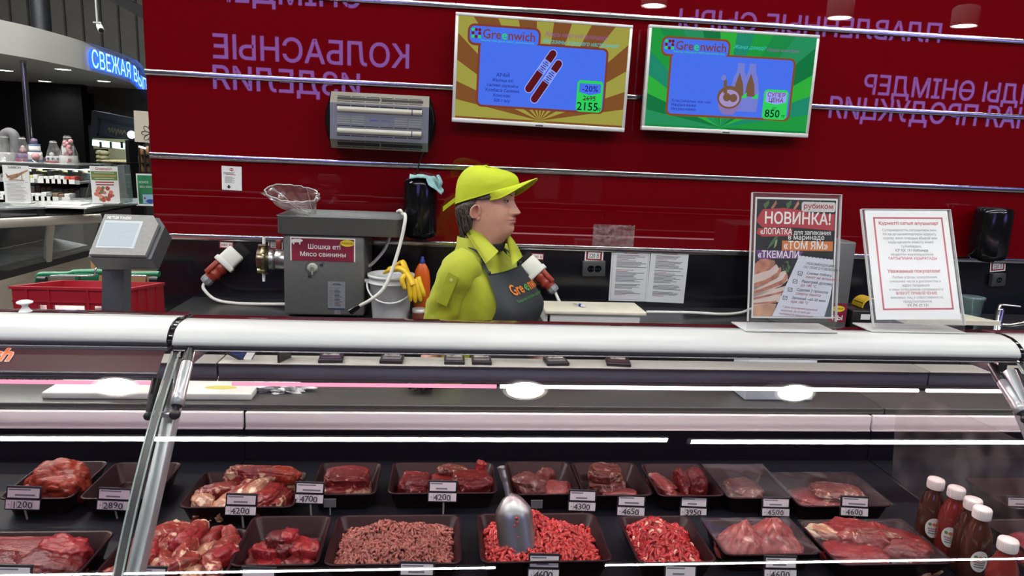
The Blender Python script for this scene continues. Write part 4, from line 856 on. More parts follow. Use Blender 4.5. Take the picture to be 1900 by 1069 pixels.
b = MB(); b.prism([(-.03, 0), (.03, 0), (.02, .03), (-.03, .034)], -.003, .003, TAGK, M @ Matrix.Rotation(math.radians(90), 4, 'X')); b.build('plate', t); b = MB(); b.cyl((.0, 0, .03), (.03, -.10, .024), .003, CLEAR, 8, M=M); b.build('clip_rod', t)

# ---- tabletop signs on the shelf
ACR = glassmat('acrylic_holder', (.97, .97, .97), .6, .02, (.8, .8, .8), .2); ACE = mat('acrylic_edge', (.50, .50, .50), .25)
def stand(tl, tr, bl, Yt, Yb, lb, margin):
    M, w, h = rectframe(at(*tl, Yt), at(*tr, Yt), at(*bl, Yb)); o = M @ Vector((w/2, 0, 0)); t = thing('sign_stand', lb, 'sign', o, 'sign stands on the shelf')
    b = MB(); b.box(0, w, 0, h, .0012, .0032, ACR, M); b.box(0, w, 0, h, -.0045, -.0025, ACR, M)
    b.box(0, .0016, 0, h, -.0045, .0034, ACE, M); b.box(w-.0016, w, 0, h, -.0045, .0034, ACE, M); b.box(0, w, h-.0012, h, -.0045, .0034, ACE, M)
    b.build('holder', t)
    b = MB(); zb = 1.2678; x0, x1 = o.x-w/2-.004, o.x+w/2+.004
    b.box(x0, x1, o.y-.005, o.y+.085, zb, zb+.004, ACE, bev=.001); b.box(x0+.004, x1-.004, o.y-.002, o.y+.002, zb+.004, o.z+.002, ACR); b.build('foot', t)
    return t, M, w, h
t, M, w, h = stand((1400, 357), (1566, 361), (1387, 596), 1.675, 1.632, 'acrylic stand with a pork shoulder novelty advert and notepad list', 0)
b = MB(); m_ = .05
U = lambda u: w*(.04+.92*u)
V = lambda v: h*(.965-.94*v)
b.quad(U(0), U(1), V(1), V(0), .0000, PAPER, M)
Q = lambda u0, u1, v0, v1, ww, mt: b.quad(U(u0), U(u1), V(v1), V(v0), ww, mt, M)
Pg = lambda pts, ww, mt: b.poly([(U(x), V(y)) for x, y in pts], ww, mt, M)
AD = mat('advert_dark', (.007, .008, .010), .6, spec=.2, nz=.7, nscale=26); ARED = mat('advert_red', (.42, .022, .030), .5); AOR = mat('advert_orange', (.62, .17, .02), .5); APU = mat('advert_purple', (.13, .03, .20), .5)
APAD = mat('advert_pad', (.62, .64, .72), .5); AW = mat('advert_white', (.80, .79, .76), .5); AMT = mat('advert_meat', (.42, .16, .10), .5, nz=.45, nscale=60); AFAT = mat('advert_fat', (.66, .52, .46), .5, nz=.12, nscale=30); AGR = mat('advert_green', (.04, .12, .03), .5); AWD = mat('advert_wood', (.50, .28, .17), .5, nz=.3, nscale=30)
Q(.02, .98, .015, .985, .0002, AD)
for k in range(9): Pg([(.1+.09*k, .06+.03*math.sin(k*2)), (.16+.09*k, .02), (.17+.09*k, .05), (.12+.09*k, .10)], .00022+k*1e-6, (AGR, AMT, AD)[k % 3])
Pg([(.02, .52), (.30, .50), (.44, .56), (.45, .98), (.02, .98)], .0003, AD)
for pts, mt in (([(.02, .55), (.10, .50), (.26, .52), (.27, .57), (.18, .62), (.02, .65)], AMT), ([(.02, .64), (.20, .60), (.28, .55), (.33, .60), (.32, .66), (.02, .77)], AFAT), ([(.02, .74), (.2, .68), (.31, .62), (.40, .60), (.43, .68), (.35, .73), (.02, .83)], AFAT), ([(.02, .80), (.25, .76), (.40, .73), (.40, .79), (.02, .86)], AFAT), ([(.02, .86), (.35, .80), (.36, .86), (.02, .90)], AFAT), ([(.02, .87), (.30, .88), (.26, .985), (.02, .985)], AWD)): Pg(pts, .0004+.00005*(mt is AFAT), mt)
for pts in ([(.02, .71), (.16, .68), (.29, .62), (.33, .57), (.345, .60), (.30, .66), (.18, .71), (.02, .75)], [(.02, .775), (.2, .73), (.36, .68), (.41, .62), (.43, .66), (.38, .715), (.2, .76), (.02, .80)], [(.02, .83), (.25, .795), (.4, .765), (.4, .785), (.02, .85)], [(.02, .875), (.3, .855), (.3, .87), (.02, .89)]): Pg(pts, .0006, AMT)
for k in range(6): Pg([(.38+.03*math.cos(k), .55+.025*math.sin(k)), (.41+.05*math.cos(k), .57+.05*math.sin(k)), (.40+.04*math.cos(k+.7), .58+.04*math.sin(k+.7))], .0005+k*1e-5, AGR)
Pg([(.16, .43), (.20, .37), (.28, .30), (.30, .31), (.24, .38)], .0004, AGR); Pg([(.24, .42), (.26, .36), (.285, .34), (.27, .40)], .0004, mat('advert_sprig', (.28, .36, .16), .5))
Pg([(.03, .17), (.09, .10), (.34, .085), (.56, .10), (.66, .125), (.97, .13), (.97, .265), (.5, .245), (.10, .25), (.02, .20)], .0006, ARED); Pg([(.04, .255), (.46, .26), (.455, .315), (.10, .325), (.03, .30)], .0007, ARED)
Q(.34, .96, .355, .435, .0007, AOR); Pg([(.03, .435), (.60, .44), (.58, .50), (.05, .51)], .0007, APU)
b.rrect(U(.56), U(.975), V(.112), V(.03), .006, .0008, mat('advert_box', (.60, .57, .55), .5), M); b.text('рубиком', .055*h, REDINK, M, U(.767), V(.085), .001, bold=.02, fit=.33*w)
TX = lambda s, u, v, sz, mt=AW, f=None, **k: b.text(s, sz*h, mt, M, U(u), V(v), .0010, fit=f and f*w*.92, **k)
TX('НОВИНКА!', .52, .215, .125, f=.80, bold=.018); TX('«ЛОПАТКА', .07, .303, .066, f=.385, align='LEFT', bold=.018); TX('для запекания', .475, .303, .05, f=.45, align='LEFT', bold=.006); TX('в маринаде', .63, .343, .052, f=.44, bold=.008); TX('«ТОМ ЯМ»', .63, .422, .085, f=.54, bold=.016); TX('«ТКЕМАЛИ', .05, .497, .075, f=.50, align='LEFT', bold=.016)
Pg([(.555, .475), (.97, .505), (.975, .72), (.945, .86), (.895, .985), (.25, .985)], .0012, APAD); Pg([(.94, .86), (.975, .74), (.975, .985), (.89, .985)], .0013, mat('advert_slate', (.06, .075, .085), .5))
for k in range(9): Q(.575+.045*k, .588+.045*k, .458+.0034*k, .482+.0034*k, .0014, AD)
M2 = M @ Matrix.Translation((U(.64), V(.55), 0)) @ Matrix.Rotation(math.radians(-5), 4, 'Z')
TP = lambda s, x, y, mt, sz=.030: b.text(s, sz*h, mt, M2, x*w, -y*h, .0016, 'LEFT', shear=.25)
ARI = mat('advert_rust', (.36, .06, .04), .5)
TP('РЕКОМЕНДАЦИИ', 0, 0, INK, .027); TP('ПО ПРИГОТОВЛЕНИЮ:', -.03, .03, INK, .027)
for k, (s1, s2) in enumerate((('Сними плёнку,', 'пакет не вскрывай'), ('Разогрей духовку', 'до 180 °C'), ('Сделай 2 прокола', 'сверху пакета'), ('Запекай ~60-50 мин', 'при 180 °C'))):
    x = -.005-.045*k; y = .075+.068*k; TP(s1, x+.02, y, INK); TP(s2, x+.015, y+.03, ARI); b.box((x-.075)*w, (x-.025)*w, -(y+.012)*h, -(y-.018)*h, .0014, .0016, INK, M2); b.quad((x-.069)*w, (x-.031)*w, -(y+.008)*h, -(y-.014)*h, .0017, APAD, M2)
    b.poly([((x-.066)*w, -(y-.004)*h), ((x-.05)*w, -(y+.004)*h), ((x-.02)*w, -(y-.022)*h), ((x-.05)*w, -(y-.004)*h)], .0018, AGR, M2)
for k, s in enumerate(('* Для получения румяной', 'корочки, за 15 мин до', 'готовности вскрой пакет')): TP(s, -.21-.012*k, .355+.027*k, ARI, .023)
b.build('advert_sheet', t)
t, M, w, h = stand((1592, 388), (1758, 389), (1620, 606), 1.76, 1.650, 'acrylic stand with a white notice in a red border to customers', 0)
b = MB(); PAPW = mat('notice_paper', (.80, .80, .80), .45, bump=.15, bscale=40); b.quad(.04*w, .965*w, .055*h, .995*h, .0002, PAPW, M); RB = mat('notice_red', (.50, .055, .085), .5)
x0, x1, y0, y1, tb = .125, .90, .135, .93, .018
for q in ((x0, x1, y0, y0+tb*.75), (x0, x1, y1-tb*.75, y1), (x0, x0+tb, y0, y1), (x1-tb, x1, y0, y1)): b.quad(q[0]*w, q[1]*w, q[2]*h, q[3]*h, .0006, RB, M)
NG = mat('notice_grey', (.20, .20, .20), .6)
for s, v, sz, mt, f, bo in (('Құрметті сатып алушылар!', .865, .038, RB, .66, .02), ('Супермаркеттің сатушылары мен', .808, .030, NG, .60, 0), ('басқа да қызметкерлерін қорқыту,', .773, .030, NG, .60, 0), ('қорлау және олардың абырой мен', .738, .030, NG, .60, 0), ('қадір-қасиетін кемсіту кінәлі', .703, .030, NG, .50, 0), ('тұлғалардың,', .668, .030, NG, .23, 0), ('ҚР ҚК 131-бабында', .632, .030, NG, .36, .015), ('көзделген жауапкершілікке', .597, .030, NG, .47, 0), ('ТАРТЫЛУЫНА ҰШЫРАТАДЫ', .562, .032, RB, .54, .012),
                            ('Уважаемые покупатели!', .450, .040, RB, .58, .02), ('Любые угрозы, оскорбления,', .402, .030, NG, .50, 0), ('унижение чести и достоинства в', .367, .030, NG, .56, 0), ('адрес продавцов', .333, .030, NG, .30, 0), ('и иных сотрудников супермаркета', .298, .030, NG, .59, 0), ('ВЛЕКУТ ПРИВЛЕЧЕНИЕ', .264, .032, RB, .45, .012), ('виновных лиц к ответственности,', .230, .030, NG, .58, 0), ('предусмотренной', .196, .030, NG, .31, 0), ('УК РК ст 131', .163, .032, NG, .23, .02)):
    b.text(s, sz*h, mt, M, .5125*w, v*h, .0007, bold=bo, fit=f*w)
b.build('notice_sheet', t)
p = atz(22, 574, 1.285); t = thing('suction_cup', 'white round suction knob standing on the left end of the shelf', 'suction cup', (p.x, 1.695, 1.2688)); T = Matrix.Translation((p.x, 1.695, 1.2688)); b = MB(); b.lathe([(.014, 0), (.009, .006), (.006, .012), (.008, .016), (.017, .020), (.017, .023), (.010, .026), (.001, .027)], WHITE, T, 24); b.build('knob', t)
# ---- scale display on its pole
def scale():
    t = None; Y = 2.06; SG = mat('scale_grey', (.20, .20, .195), .45, nz=.1, nscale=90); SD = mat('scale_dark', (.045, .047, .055), .4)
    tl, tr, bl, br = at(187, 399, Y+.05), at(284, 402, Y+.05), at(170, 468, Y-.03), at(272, 472, Y-.03)
    b0 = at(222, 592, 2.2); t = thing('scale_display', 'grey checkout scale display on a square pole behind the left case', 'scale', (b0.x, 2.2, WT))
    M, w, h = rectframe(tl, tr, bl); d = .06
    b = MB(); o = [(0, 0), (w, 0), (w+.012, .02), (w+.020, h*.55), (w+.012, h-.004), (w-.004, h), (.004, h)]
    b.prism([(-.006, -.006), (w+.0, -.006), (w+.014, h*.80), (w-.006, h+.004), (.004, h+.004)], -.012, 0, SG, M)
    b.prism([(-.012, -.010), (w+.012, -.010), (w+.028, h*.80), (w+.006, h+.004), (.0, h+.004)], -.075, -.0125, SD, M); b.build('housing', t)
    SCR = mat('lcd_glass', (.50, .55, .58), .06, coat=1); b = MB(); sc = [(.045*w, .12*h), (.76*w, .12*h), (.80*w, .86*h), (.07*w, .86*h)]; b.poly(sc, .0008, SCR, M); b.poly([(.07*w, .17*h), (.71*w, .17*h), (.74*w, .80*h), (.10*w, .80*h)], .0012, emat('lcd_reflection_glow', (.60, .68, .72), 1.0), M)  # display glow also stands in for a lamp's reflection on the glass
    for k in range(5): b.text('888'[:2+k % 2], .07*h, mat('lcd_digit', (.22, .26, .30), .5), M, (.50+.06*(k % 3))*w, (.28+.09*k)*h, .0016) if False else b.quad((.40+.05*(k % 2))*w, .66*w, (.27+.07*k)*h, (.285+.07*k)*h, .0016, mat('lcd_digit', (.30, .36, .40), .5), M)
    b.build('display', t)
    b = MB(); b.text('METTLER TOLEDO', .10*h, WHITE, M, .10*w, .90*h, .0010, 'LEFT', bold=.012, fit=.45*w); b.build('lettering', t)
    a1 = at(211, 478, 2.12); e1 = at(216, 590, 2.2); zt = a1.z
    b = MB(); b.loft([[(e1.x+sx*.030+k*(a1.x-e1.x), 2.2+sy*.028-.06*k*k, zz) for sx, sy in ((-1, -1), (1, -1), (1, 1), (-1, 1))] for zz, k in ((WT+.01, 0), (WT+.25, .0), (zt-.05, .35), (zt+.03, .9))], mat('pole_grey', (.075, .08, .09), .4), smooth=False); b.build('pole', t)
    b = MB(); b.box(a1.x-.040, a1.x+.042, 2.11, 2.175, zt-.035, zt+.005, SD, bev=.004); b.build('neck', t)
    b = MB(); b.box(e1.x-.10, e1.x+.10, 2.17, 2.32, WT, WT+.012, SD, bev=.004); b.build('base', t)
scale()
# ================================================================ TRAYS AND MEAT
ZR = .76; ZD = .7056
TRAYM = mat('maroon_melamine', (.017, .0022, .004), .32, spec=.22)
SEAM_FILM = glassmat('cling_film', (.95, .94, .95), .9, .02, (.9, .8, .82), .12)
def rrp(x0, x1, y0, y1, r, z, n=4):
    return [((x1-r if i in (0, 3) else x0+r)+r*math.cos(math.radians(90*i+90*k/n)), (y1-r if i in (0, 1) else y0+r)+r*math.sin(math.radians(90*i+90*k/n)), z) for i in range(4) for k in range(n+1)]
def tray(b0, b1, yb, f0, f1, yf, label, film=False, dz=0):
    z = ZR+dz
    B0, B1, A0, A1 = atz(b0, yb, z), atz(b1, yb, z), atz(f0, yf, z), atz(f1, yf, z)
    x0, x1, y0, y1 = (B0.x+A0.x)/2, (B1.x+A1.x)/2, (A0.y+A1.y)/2, min((B0.y+B1.y)/2, 2.09)
    t = thing('meat_tray', label, 'tray', ((x0+x1)/2, (y0+y1)/2, ZD), 'maroon trays in the case')
    b = MB(); s = .022; zb = ZD
    b.loft([rrp(x0+s, x1-s, y0+s, y1-s, .014, zb), rrp(x0+s-.003, x1-s+.003, y0+s-.003, y1-s+.003, .016, zb+.004), rrp(x0+.005, x1-.005, y0+.005, y1-.005, .02, z-.004), rrp(x0, x1, y0, y1, .022, z-.003), rrp(x0, x1, y0, y1, .022, z), rrp(x0+.003, x1-.003, y0+.003, y1-.003, .02, z+.0015), rrp(x0+.007, x1-.007, y0+.007, y1-.007, .018, z-.001), rrp(x0+s+.002, x1-s-.002, y0+s+.002, y1-s-.002, .014, zb+.008), rrp(x0+s+.006, x1-s-.006, y0+s+.006, y1-s-.006, .012, zb+.005)], TRAYM)
    b.build('body', t)
    if film:
        b = MB(); n = 22; R_ = []
        for i in range(n+1):
            u = i/n; R_.append([(x0+(x1-x0)*u, y0+(y1-y0)*v, z+.004+film*math.sin(math.pi*u)*math.sin(math.pi*v)+.0022*noise.noise((u*6, v*3, x0*9))*math.sin(math.pi*u)) for v in np.linspace(0, 1, 15)])
        b.loft(R_, SEAM_FILM, cap=False, closed=False); b.build('cling_film', t)
    return (x0+s, x1-s, y0+s, y1-s, zb+.005)
tr = {}
for key, a, lb, fl, dz in (
    ('R1', (79, 198, 856, -3, 139, 926), 'maroon tray at the far left of the rear row with one large fibrous cut', 0, 0),
    ('R2', (217, 333, 858, 140, 293, 926), 'empty maroon tray behind the left frame post', 0, 0),
    ('R3', (385, 566, 875, 322, 551, 942), 'maroon tray of pale bony ribs behind the left 4200 tag', 0, 0),
    ('R4', (590, 702, 858, 577, 706, 918), 'small maroon tray with a stacked rib cut right of the 4700 tag', 0, 0),
    ('R5', (734, 910, 858, 711, 931, 916), 'maroon tray of three cuts behind the middle 4200 tag', 0, 0),
    ('R6', (937, 1054, 856, 944, 1080, 918), 'maroon tray with two wrapped grey red cuts behind the scoop handle', 0, 0),
    ('R7', (1057, 1172, 858, 1083, 1219, 920), 'maroon tray with a rolled grey cut behind the 4650 tag', 0, 0),
    ('R8', (1188, 1300, 860, 1220, 1346, 921), 'maroon tray of curled slices behind the 3950 tag', 0, 0),
    ('R9', (1303, 1420, 863, 1349, 1470, 925), 'film covered maroon tray of a brownish cut behind the 4500 tag', .004, 0),
    ('R10', (1432, 1580, 878, 1474, 1662, 940), 'film covered maroon tray of large fat edged steaks behind the right 4600 tag', .004, 0),
    ('F1', (-75, 212, 986, -170, 150, 1068), 'large maroon tray of flat dark steaks at the bottom left corner', 0, 0),
    ('F2', (235, 453, 982, 178, 430, 1073), 'maroon tray heaped with cut ribs at the foot of the left frame post', 0, 0),
    ('F3', (465, 611, 957, 427, 597, 1050), 'maroon tray of dark red beef cubes left of the pale mince', 0, 0),
    ('F4', (622, 850, 955, 604, 862, 1048), 'wide maroon tray heaped with pale brownish mince', 0, 0),
    ('F5', (884, 1102, 952, 890, 1142, 1043), 'maroon tray of bright red mince with the metal scoop in it', 0, 0),
    ('F6', (1140, 1279, 957, 1188, 1332, 1045), 'maroon tray of bright red chopped meat with white flecks', 0, 0),
    ('F7', (1299, 1462, 963, 1344, 1529, 1030), 'film covered maroon tray of pink triangular cuts', .014, 0),
    ('F8', (1489, 1682, 966, 1542, 1765, 1048), 'film covered maroon tray of large fatty slices left of the bottles', .014, 0),
    ('F9', (1842, 2060, 962, 1905, 2150, 1045), 'maroon tray of red meat behind the bottles at the right edge', 0, 0),
    ('R11', (1800, 1960, 885, 1860, 2060, 945), 'empty maroon tray behind the rightmost price tag', 0, 0)):
    tr[key] = tray(*a, lb, fl, dz)
BEEF = meatmat('beef_red', (.25, .018, .016), (.56, .32, .24), .45, 16); DARKB = meatmat('beef_dark', (.15, .012, .013), (.50, .20, .16), .30, 18)
STEAK = meatmat('steak_red', (.22, .018, .017), (.60, .30, .24), .42, 13, stretch=(1, 2.2, 1)); RIBM = meatmat('rib_mix', (.30, .034, .026), (.66, .46, .30), .85, 11)
BONE = meatmat('bone_fat', (.52, .24, .15), (.70, .55, .38), .95, 9); FIB = meatmat('fibre_orange', (.40, .045, .020), (.66, .36, .24), .5, 10, stretch=(1, 4, 1)); PINKM = meatmat('pink_pork', (.40, .085, .075), (.66, .38, .33), .6, 8)
GREYM = meatmat('grey_red', (.24, .06, .05), (.46, .34, .29), .8, 8); RAW = meatmat('raw_bright', (.33, .018, .022), (.58, .16, .14), .2, 16); OLD = meatmat('brown_red', (.20, .045, .03), (.50, .33, .22), .7, 15)
def piece(T, u, v, size, mt, seed, label, lift=0, rot=0, e=.75, amp=.16, fr=1.6, group=None, sub=5, peak=0):
    x0, x1, y0, y1, z = T
    return lump('meat_piece', (x0+(x1-x0)*u, y0+(y1-y0)*v, z+lift), size, mt, seed, label, 'meat', group, amp, fr, sub, True, rot, e, .06, peak)
T = tr['R1']
piece(T, .60, .45, (.085, .058, .062), FIB, 1, 'large orange red fibrous cut behind the 1200 tag', e=.9, amp=.22, rot=-.2); piece(T, .18, .5, (.035, .04, .035), FIB, 2, 'small pointed flap of meat left of the large fibrous cut', e=1, amp=.4)
T = tr['R3']; g = 'pale ribs behind the left 4200 tag'
for k, (u, v, s, mt, r, lf, lb) in enumerate(((.06, .35, (.030, .045, .030), BONE, .4, 0, 'white bone end at the left of the rib tray'), (.20, .55, (.05, .024, .024), RIBM, .35, .022, 'pale rib with a round bone end on top of the rib tray'), (.10, .12, (.028, .028, .02), RIBM, .2, 0, 'small red rib scrap in the left front corner of the rib tray'), (.33, .30, (.024, .062, .028), BONE, -.2, .004, 'upright pale rib left of the tag in the rib tray'), (.50, .45, (.030, .060, .036), RIBM, -.35, .010, 'red and cream rib leaning behind the left 4200 tag'), (.62, .40, (.020, .070, .038), BONE, -.3, .012, 'cream fat strip standing in the middle of the rib tray'),
        (.74, .35, (.034, .066, .032), BEEF, -.45, .012, 'dark red rib end facing forward at the right of the rib tray'), (.88, .45, (.018, .062, .026), RIBM, -.35, .0, 'thin streaked rib at the right edge of the rib tray'), (.60, .92, (.095, .026, .030), RIBM, -.08, .035, 'long streaked rib slab lying across the back of the rib tray'), (.85, .85, (.045, .022, .022), FIB, -.3, .045, 'orange red flap at the back right corner of the rib tray'))):
    piece(T, u, v, s, mt, 10+k, lb, lf, r, .7, .22)
T = tr['R4']; piece(T, .52, .5, (.064, .05, .026), RIBM, 31, 'flat rib cut at the bottom of the small tray', 0, .1, .55, .14); piece(T, .50, .55, (.060, .045, .020), STEAK, 32, 'upper marbled rib cut stacked in the small tray', .034, -.05, .55, .16)
T = tr['R5']
for k, (u, s, mt, r, lb) in enumerate(((.20, (.046, .05, .034), STEAK, .1, 'left of three cuts in the tray behind the middle 4200 tag'), (.52, (.052, .05, .030), BEEF, -.1, 'middle of three cuts in the tray behind the middle 4200 tag'), (.82, (.058, .05, .040), STEAK, .3, 'right of three cuts in the tray, with a raised corner'))): piece(T, u, .5, s, mt, 40+k, lb, 0, r, .65, .20)
piece(T, .93, .85, (.016, .016, .02), RAW, 44, 'small red knob at the back right corner of the three cut tray', .045, 0, 1, .3); piece(T, .60, .7, (.04, .02, .016), OLD, 45, 'thin dark slice lying on the middle of three cuts', .045, -.3, .8, .3)
T = tr['R6']; piece(T, .30, .5, (.055, .042, .036), GREYM, 51, 'wrapped grey red cut right of the scoop handle', 0, -.5, .9, .22); piece(T, .78, .35, (.045, .04, .028), PINKM, 52, 'pink cut with a fat seam left of the 4300 tag', 0, .2, .8, .2); piece(T, .62, .7, (.03, .016, .04), GREYM, 53, 'upright thin slice between the two wrapped cuts', 0, .2, .9, .2)
T = tr['R7']; piece(T, .45, .55, (.052, .045, .030), GREYM, 61, 'lower grey rolled cut behind the 4650 tag', 0, -.3, .8, .2); piece(T, .42, .6, (.048, .040, .026), OLD, 62, 'upper browned cut on the rolled cut behind the 4650 tag', .04, -.25, .75, .2); piece(T, .65, .3, (.048, .03, .02), PINKM, 63, 'pink front slice under the rolled grey cut', 0, -.2, .75, .2)
T = tr['R8']; piece(T, .15, .55, (.028, .06, .03), PINKM, 71, 'pale slice standing at the left of the curled slice tray', 0, .4, .8, .25); piece(T, .52, .5, (.014, .04, .048), STEAK, 72, 'curled rim slice standing in the middle of the curled slice tray', 0, .15, .9, .3); piece(T, .78, .5, (.036, .035, .050), STEAK, 73, 'rounded slice at the right of the curled slice tray', 0, .3, .8, .18); piece(T, .45, .25, (.055, .03, .012), PINKM, 74, 'flat slice in the front of the curled slice tray', 0, 0, .7, .2)
piece(tr['R9'], .45, .5, (.058, .055, .028), OLD, 81, 'flat brownish cut under film behind the 4500 tag', 0, .1, .8, .14)
T = tr['R10']; piece(T, .40, .5, (.092, .062, .022), STEAK, 91, 'large steak with pale fat rim behind the right 4600 tag', 0, -.25, .8, .18); piece(T, .62, .5, (.075, .05, .018), OLD, 92, 'thin brown rimmed steak on top of the large steak', .026, -.1, .8, .22)
T = tr['F1']; piece(T, .45, .70, (.155, .060, .034), STEAK, 101, 'broad dark steak at the back of the bottom left tray', 0, -.05, .8, .12); piece(T, .30, .30, (.12, .06, .030), DARKB, 102, 'folded dark steak at the front of the bottom left tray', .006, .05, .8, .16); piece(T, .78, .28, (.075, .05, .036), DARKB, 103, 'dark round steak beside the fold in the bottom left tray', .006, -.35, .85, .14); piece(T, .80, .62, (.06, .04, .040), RAW, 104, 'bright ragged cut end in the bottom left tray', .008, -.3, .8, .28)
T = tr['F2']; r = random.Random(5)
for k in range(24):
    row = k//6; u = .08+.168*(k % 6)+r.uniform(-.03, .03); v = .15+.26*row+r.uniform(-.04, .04)
    mt = (RIBM, BONE, BEEF, RIBM, RAW, RIBM)[r.randrange(6)]; yel = mt is BONE
    piece(T, u, v, (r.uniform(.017, .026), r.uniform(.036, .052), r.uniform(.018, .026)), mt, 120+k, 'yellow white fat capped rib piece in the heap at the foot of the left post' if yel else 'red rib piece in the heap at the foot of the left post', .004+.018*(k % 2)+.022*math.sin(math.pi*u), r.uniform(-.9, .5), .7, .25, group='pale rib pieces in the heap' if yel else 'red rib pieces in the heap', sub=4)
T = tr['F3']; r = random.Random(6)
for k in range(17):
    lay = 0 if k < 10 else (1 if k < 15 else 2); q = (k if lay == 0 else k-10 if lay == 1 else k-15)
    u = (.12+.19*(q % 5), .24+.16*q, .40+.2*q)[lay]+r.uniform(-.03, .03); v = (.18+.30*(q//5), .38, .45)[lay]+r.uniform(-.05, .05)
    piece(T, u, v, (r.uniform(.020, .027), r.uniform(.020, .028), r.uniform(.017, .022)), RAW if k % 3 else DARKB, 160+k, 'dark red beef cube in the heap left of the pale mince', (0, .024, .045)[lay], r.uniform(0, 3), .62, .26, group='beef cubes left of the pale mince', sub=4)
def mince(T, name, mt, mt2, N, rad, length, label, hump, seed, chunk=False, flecks=None):
    x0, x1, y0, y1, z = T; r = random.Random(seed); b = MB()
    def H(u, v):
        e = min(1, 5*min(u, 1-u), 4.5*min(v, 1-v)+.25); return .030+.012*noise.noise((u*4, v*4, seed))+sum(a*math.exp(-((u-c)**2/(2*s*s)+(v-d)**2/(2*t_*t_))) for a, c, d, s, t_ in hump)*max(.15, e)-.014*(1-max(0, e))
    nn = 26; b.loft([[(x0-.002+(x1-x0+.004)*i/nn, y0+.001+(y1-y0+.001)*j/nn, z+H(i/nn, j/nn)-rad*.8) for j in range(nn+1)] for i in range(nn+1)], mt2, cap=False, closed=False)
    for k in range(N):
        u, v = r.random(), r.random(); a = r.uniform(0, 2*math.pi); L = length*r.uniform(.6, 1.3); w = r.uniform(-1.2, 1.2); P = []; x, y = x0+(x1-x0)*u, y0+(y1-y0)*v; lift = r.uniform(-.3, 1.6)*rad
        for s in range(5):
            uu, vv = (x-x0)/(x1-x0), (y-y0)/(y1-y0)
            P.append((x, y, z+H(min(1, max(0, uu)), min(1, max(0, vv)))+lift+rad*.9*math.sin(s*1.3+k))); x += L/4*math.cos(a); y += L/4*math.sin(a); a += w*.35
            x = min(x1+.003, max(x0-.003, x)); y = min(y1, max(y0+.003, y))
        rr_ = rad*r.uniform(.8, 1.15); ok = all((Vector(P[i+1])-Vector(P[i])).length > 1e-4 for i in range(4))
        if ok: b.tube(P, [rr_*.6, rr_, rr_*1.1, rr_, rr_*.6], flecks if flecks and r.random() < .06 else mt, 6)
    o = b.build(name); tag(o, label, 'minced meat', kind='stuff'); return H
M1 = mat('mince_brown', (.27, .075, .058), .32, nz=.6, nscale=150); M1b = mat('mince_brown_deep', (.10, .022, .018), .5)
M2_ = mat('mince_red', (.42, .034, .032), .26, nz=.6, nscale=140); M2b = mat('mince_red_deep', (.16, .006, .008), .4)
M3 = mat('chopped_red', (.34, .016, .018), .26, nz=.65, nscale=100); FL = mat('fat_fleck', (.66, .34, .26), .35)
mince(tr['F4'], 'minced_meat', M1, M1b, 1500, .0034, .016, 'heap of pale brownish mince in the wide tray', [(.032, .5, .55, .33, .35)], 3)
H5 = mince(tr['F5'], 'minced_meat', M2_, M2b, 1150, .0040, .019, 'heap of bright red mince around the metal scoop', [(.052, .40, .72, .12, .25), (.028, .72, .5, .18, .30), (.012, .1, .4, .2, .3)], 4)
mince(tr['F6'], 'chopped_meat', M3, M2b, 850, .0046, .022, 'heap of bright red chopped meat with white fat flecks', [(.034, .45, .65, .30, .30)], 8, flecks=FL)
T = tr['F7']; piece(T, .26, .45, (.062, .055, .060), PINKM, 201, 'left pink triangular cut under the film', 0, .3, .8, .16, peak=.75); piece(T, .70, .50, (.066, .055, .062), PINKM, 202, 'right pink triangular cut with pale strands under the film', 0, -.2, .8, .2, peak=.7); piece(T, .5, .22, (.085, .03, .018), RIBM, 203, 'flat pink slice in front under the film of the triangular cuts', 0, 0, .8, .2)
T = tr['F8']; piece(T, .45, .68, (.10, .055, .052), BEEF, 211, 'tall red slab at the back of the fatty slice tray', 0, -.25, .9, .22); piece(T, .30, .35, (.085, .05, .032), RAW, 212, 'bright red folded slice at the front left of the fatty slice tray', .004, -.2, .8, .2); piece(T, .75, .45, (.075, .06, .040), STEAK, 213, 'red oval slice at the right of the fatty slice tray', .010, -.45, .85, .16); piece(T, .12, .75, (.05, .022, .020), BONE, 214, 'yellow fat flap at the back left of the fatty slice tray', .034, -.7, .9, .25); piece(T, .70, .14, (.08, .022, .020), BONE, 215, 'cream fat strip along the front of the fatty slice tray', .004, -.25, .8, .2); piece(T, .55, .5, (.06, .016, .012), OLD, 216, 'dark brown thin slice across the middle of the fatty slice tray', .060, -.35, .9, .3)
T = tr['F9']; piece(T, .22, .45, (.09, .06, .036), RAW, 221, 'flat bright red cut behind the bottles at the right edge', 0, 0, .8, .16); piece(T, .62, .5, (.08, .06, .036), RAW, 222, 'second flat red cut at the right edge, farther from the bottles', 0, .3, .8, .18)
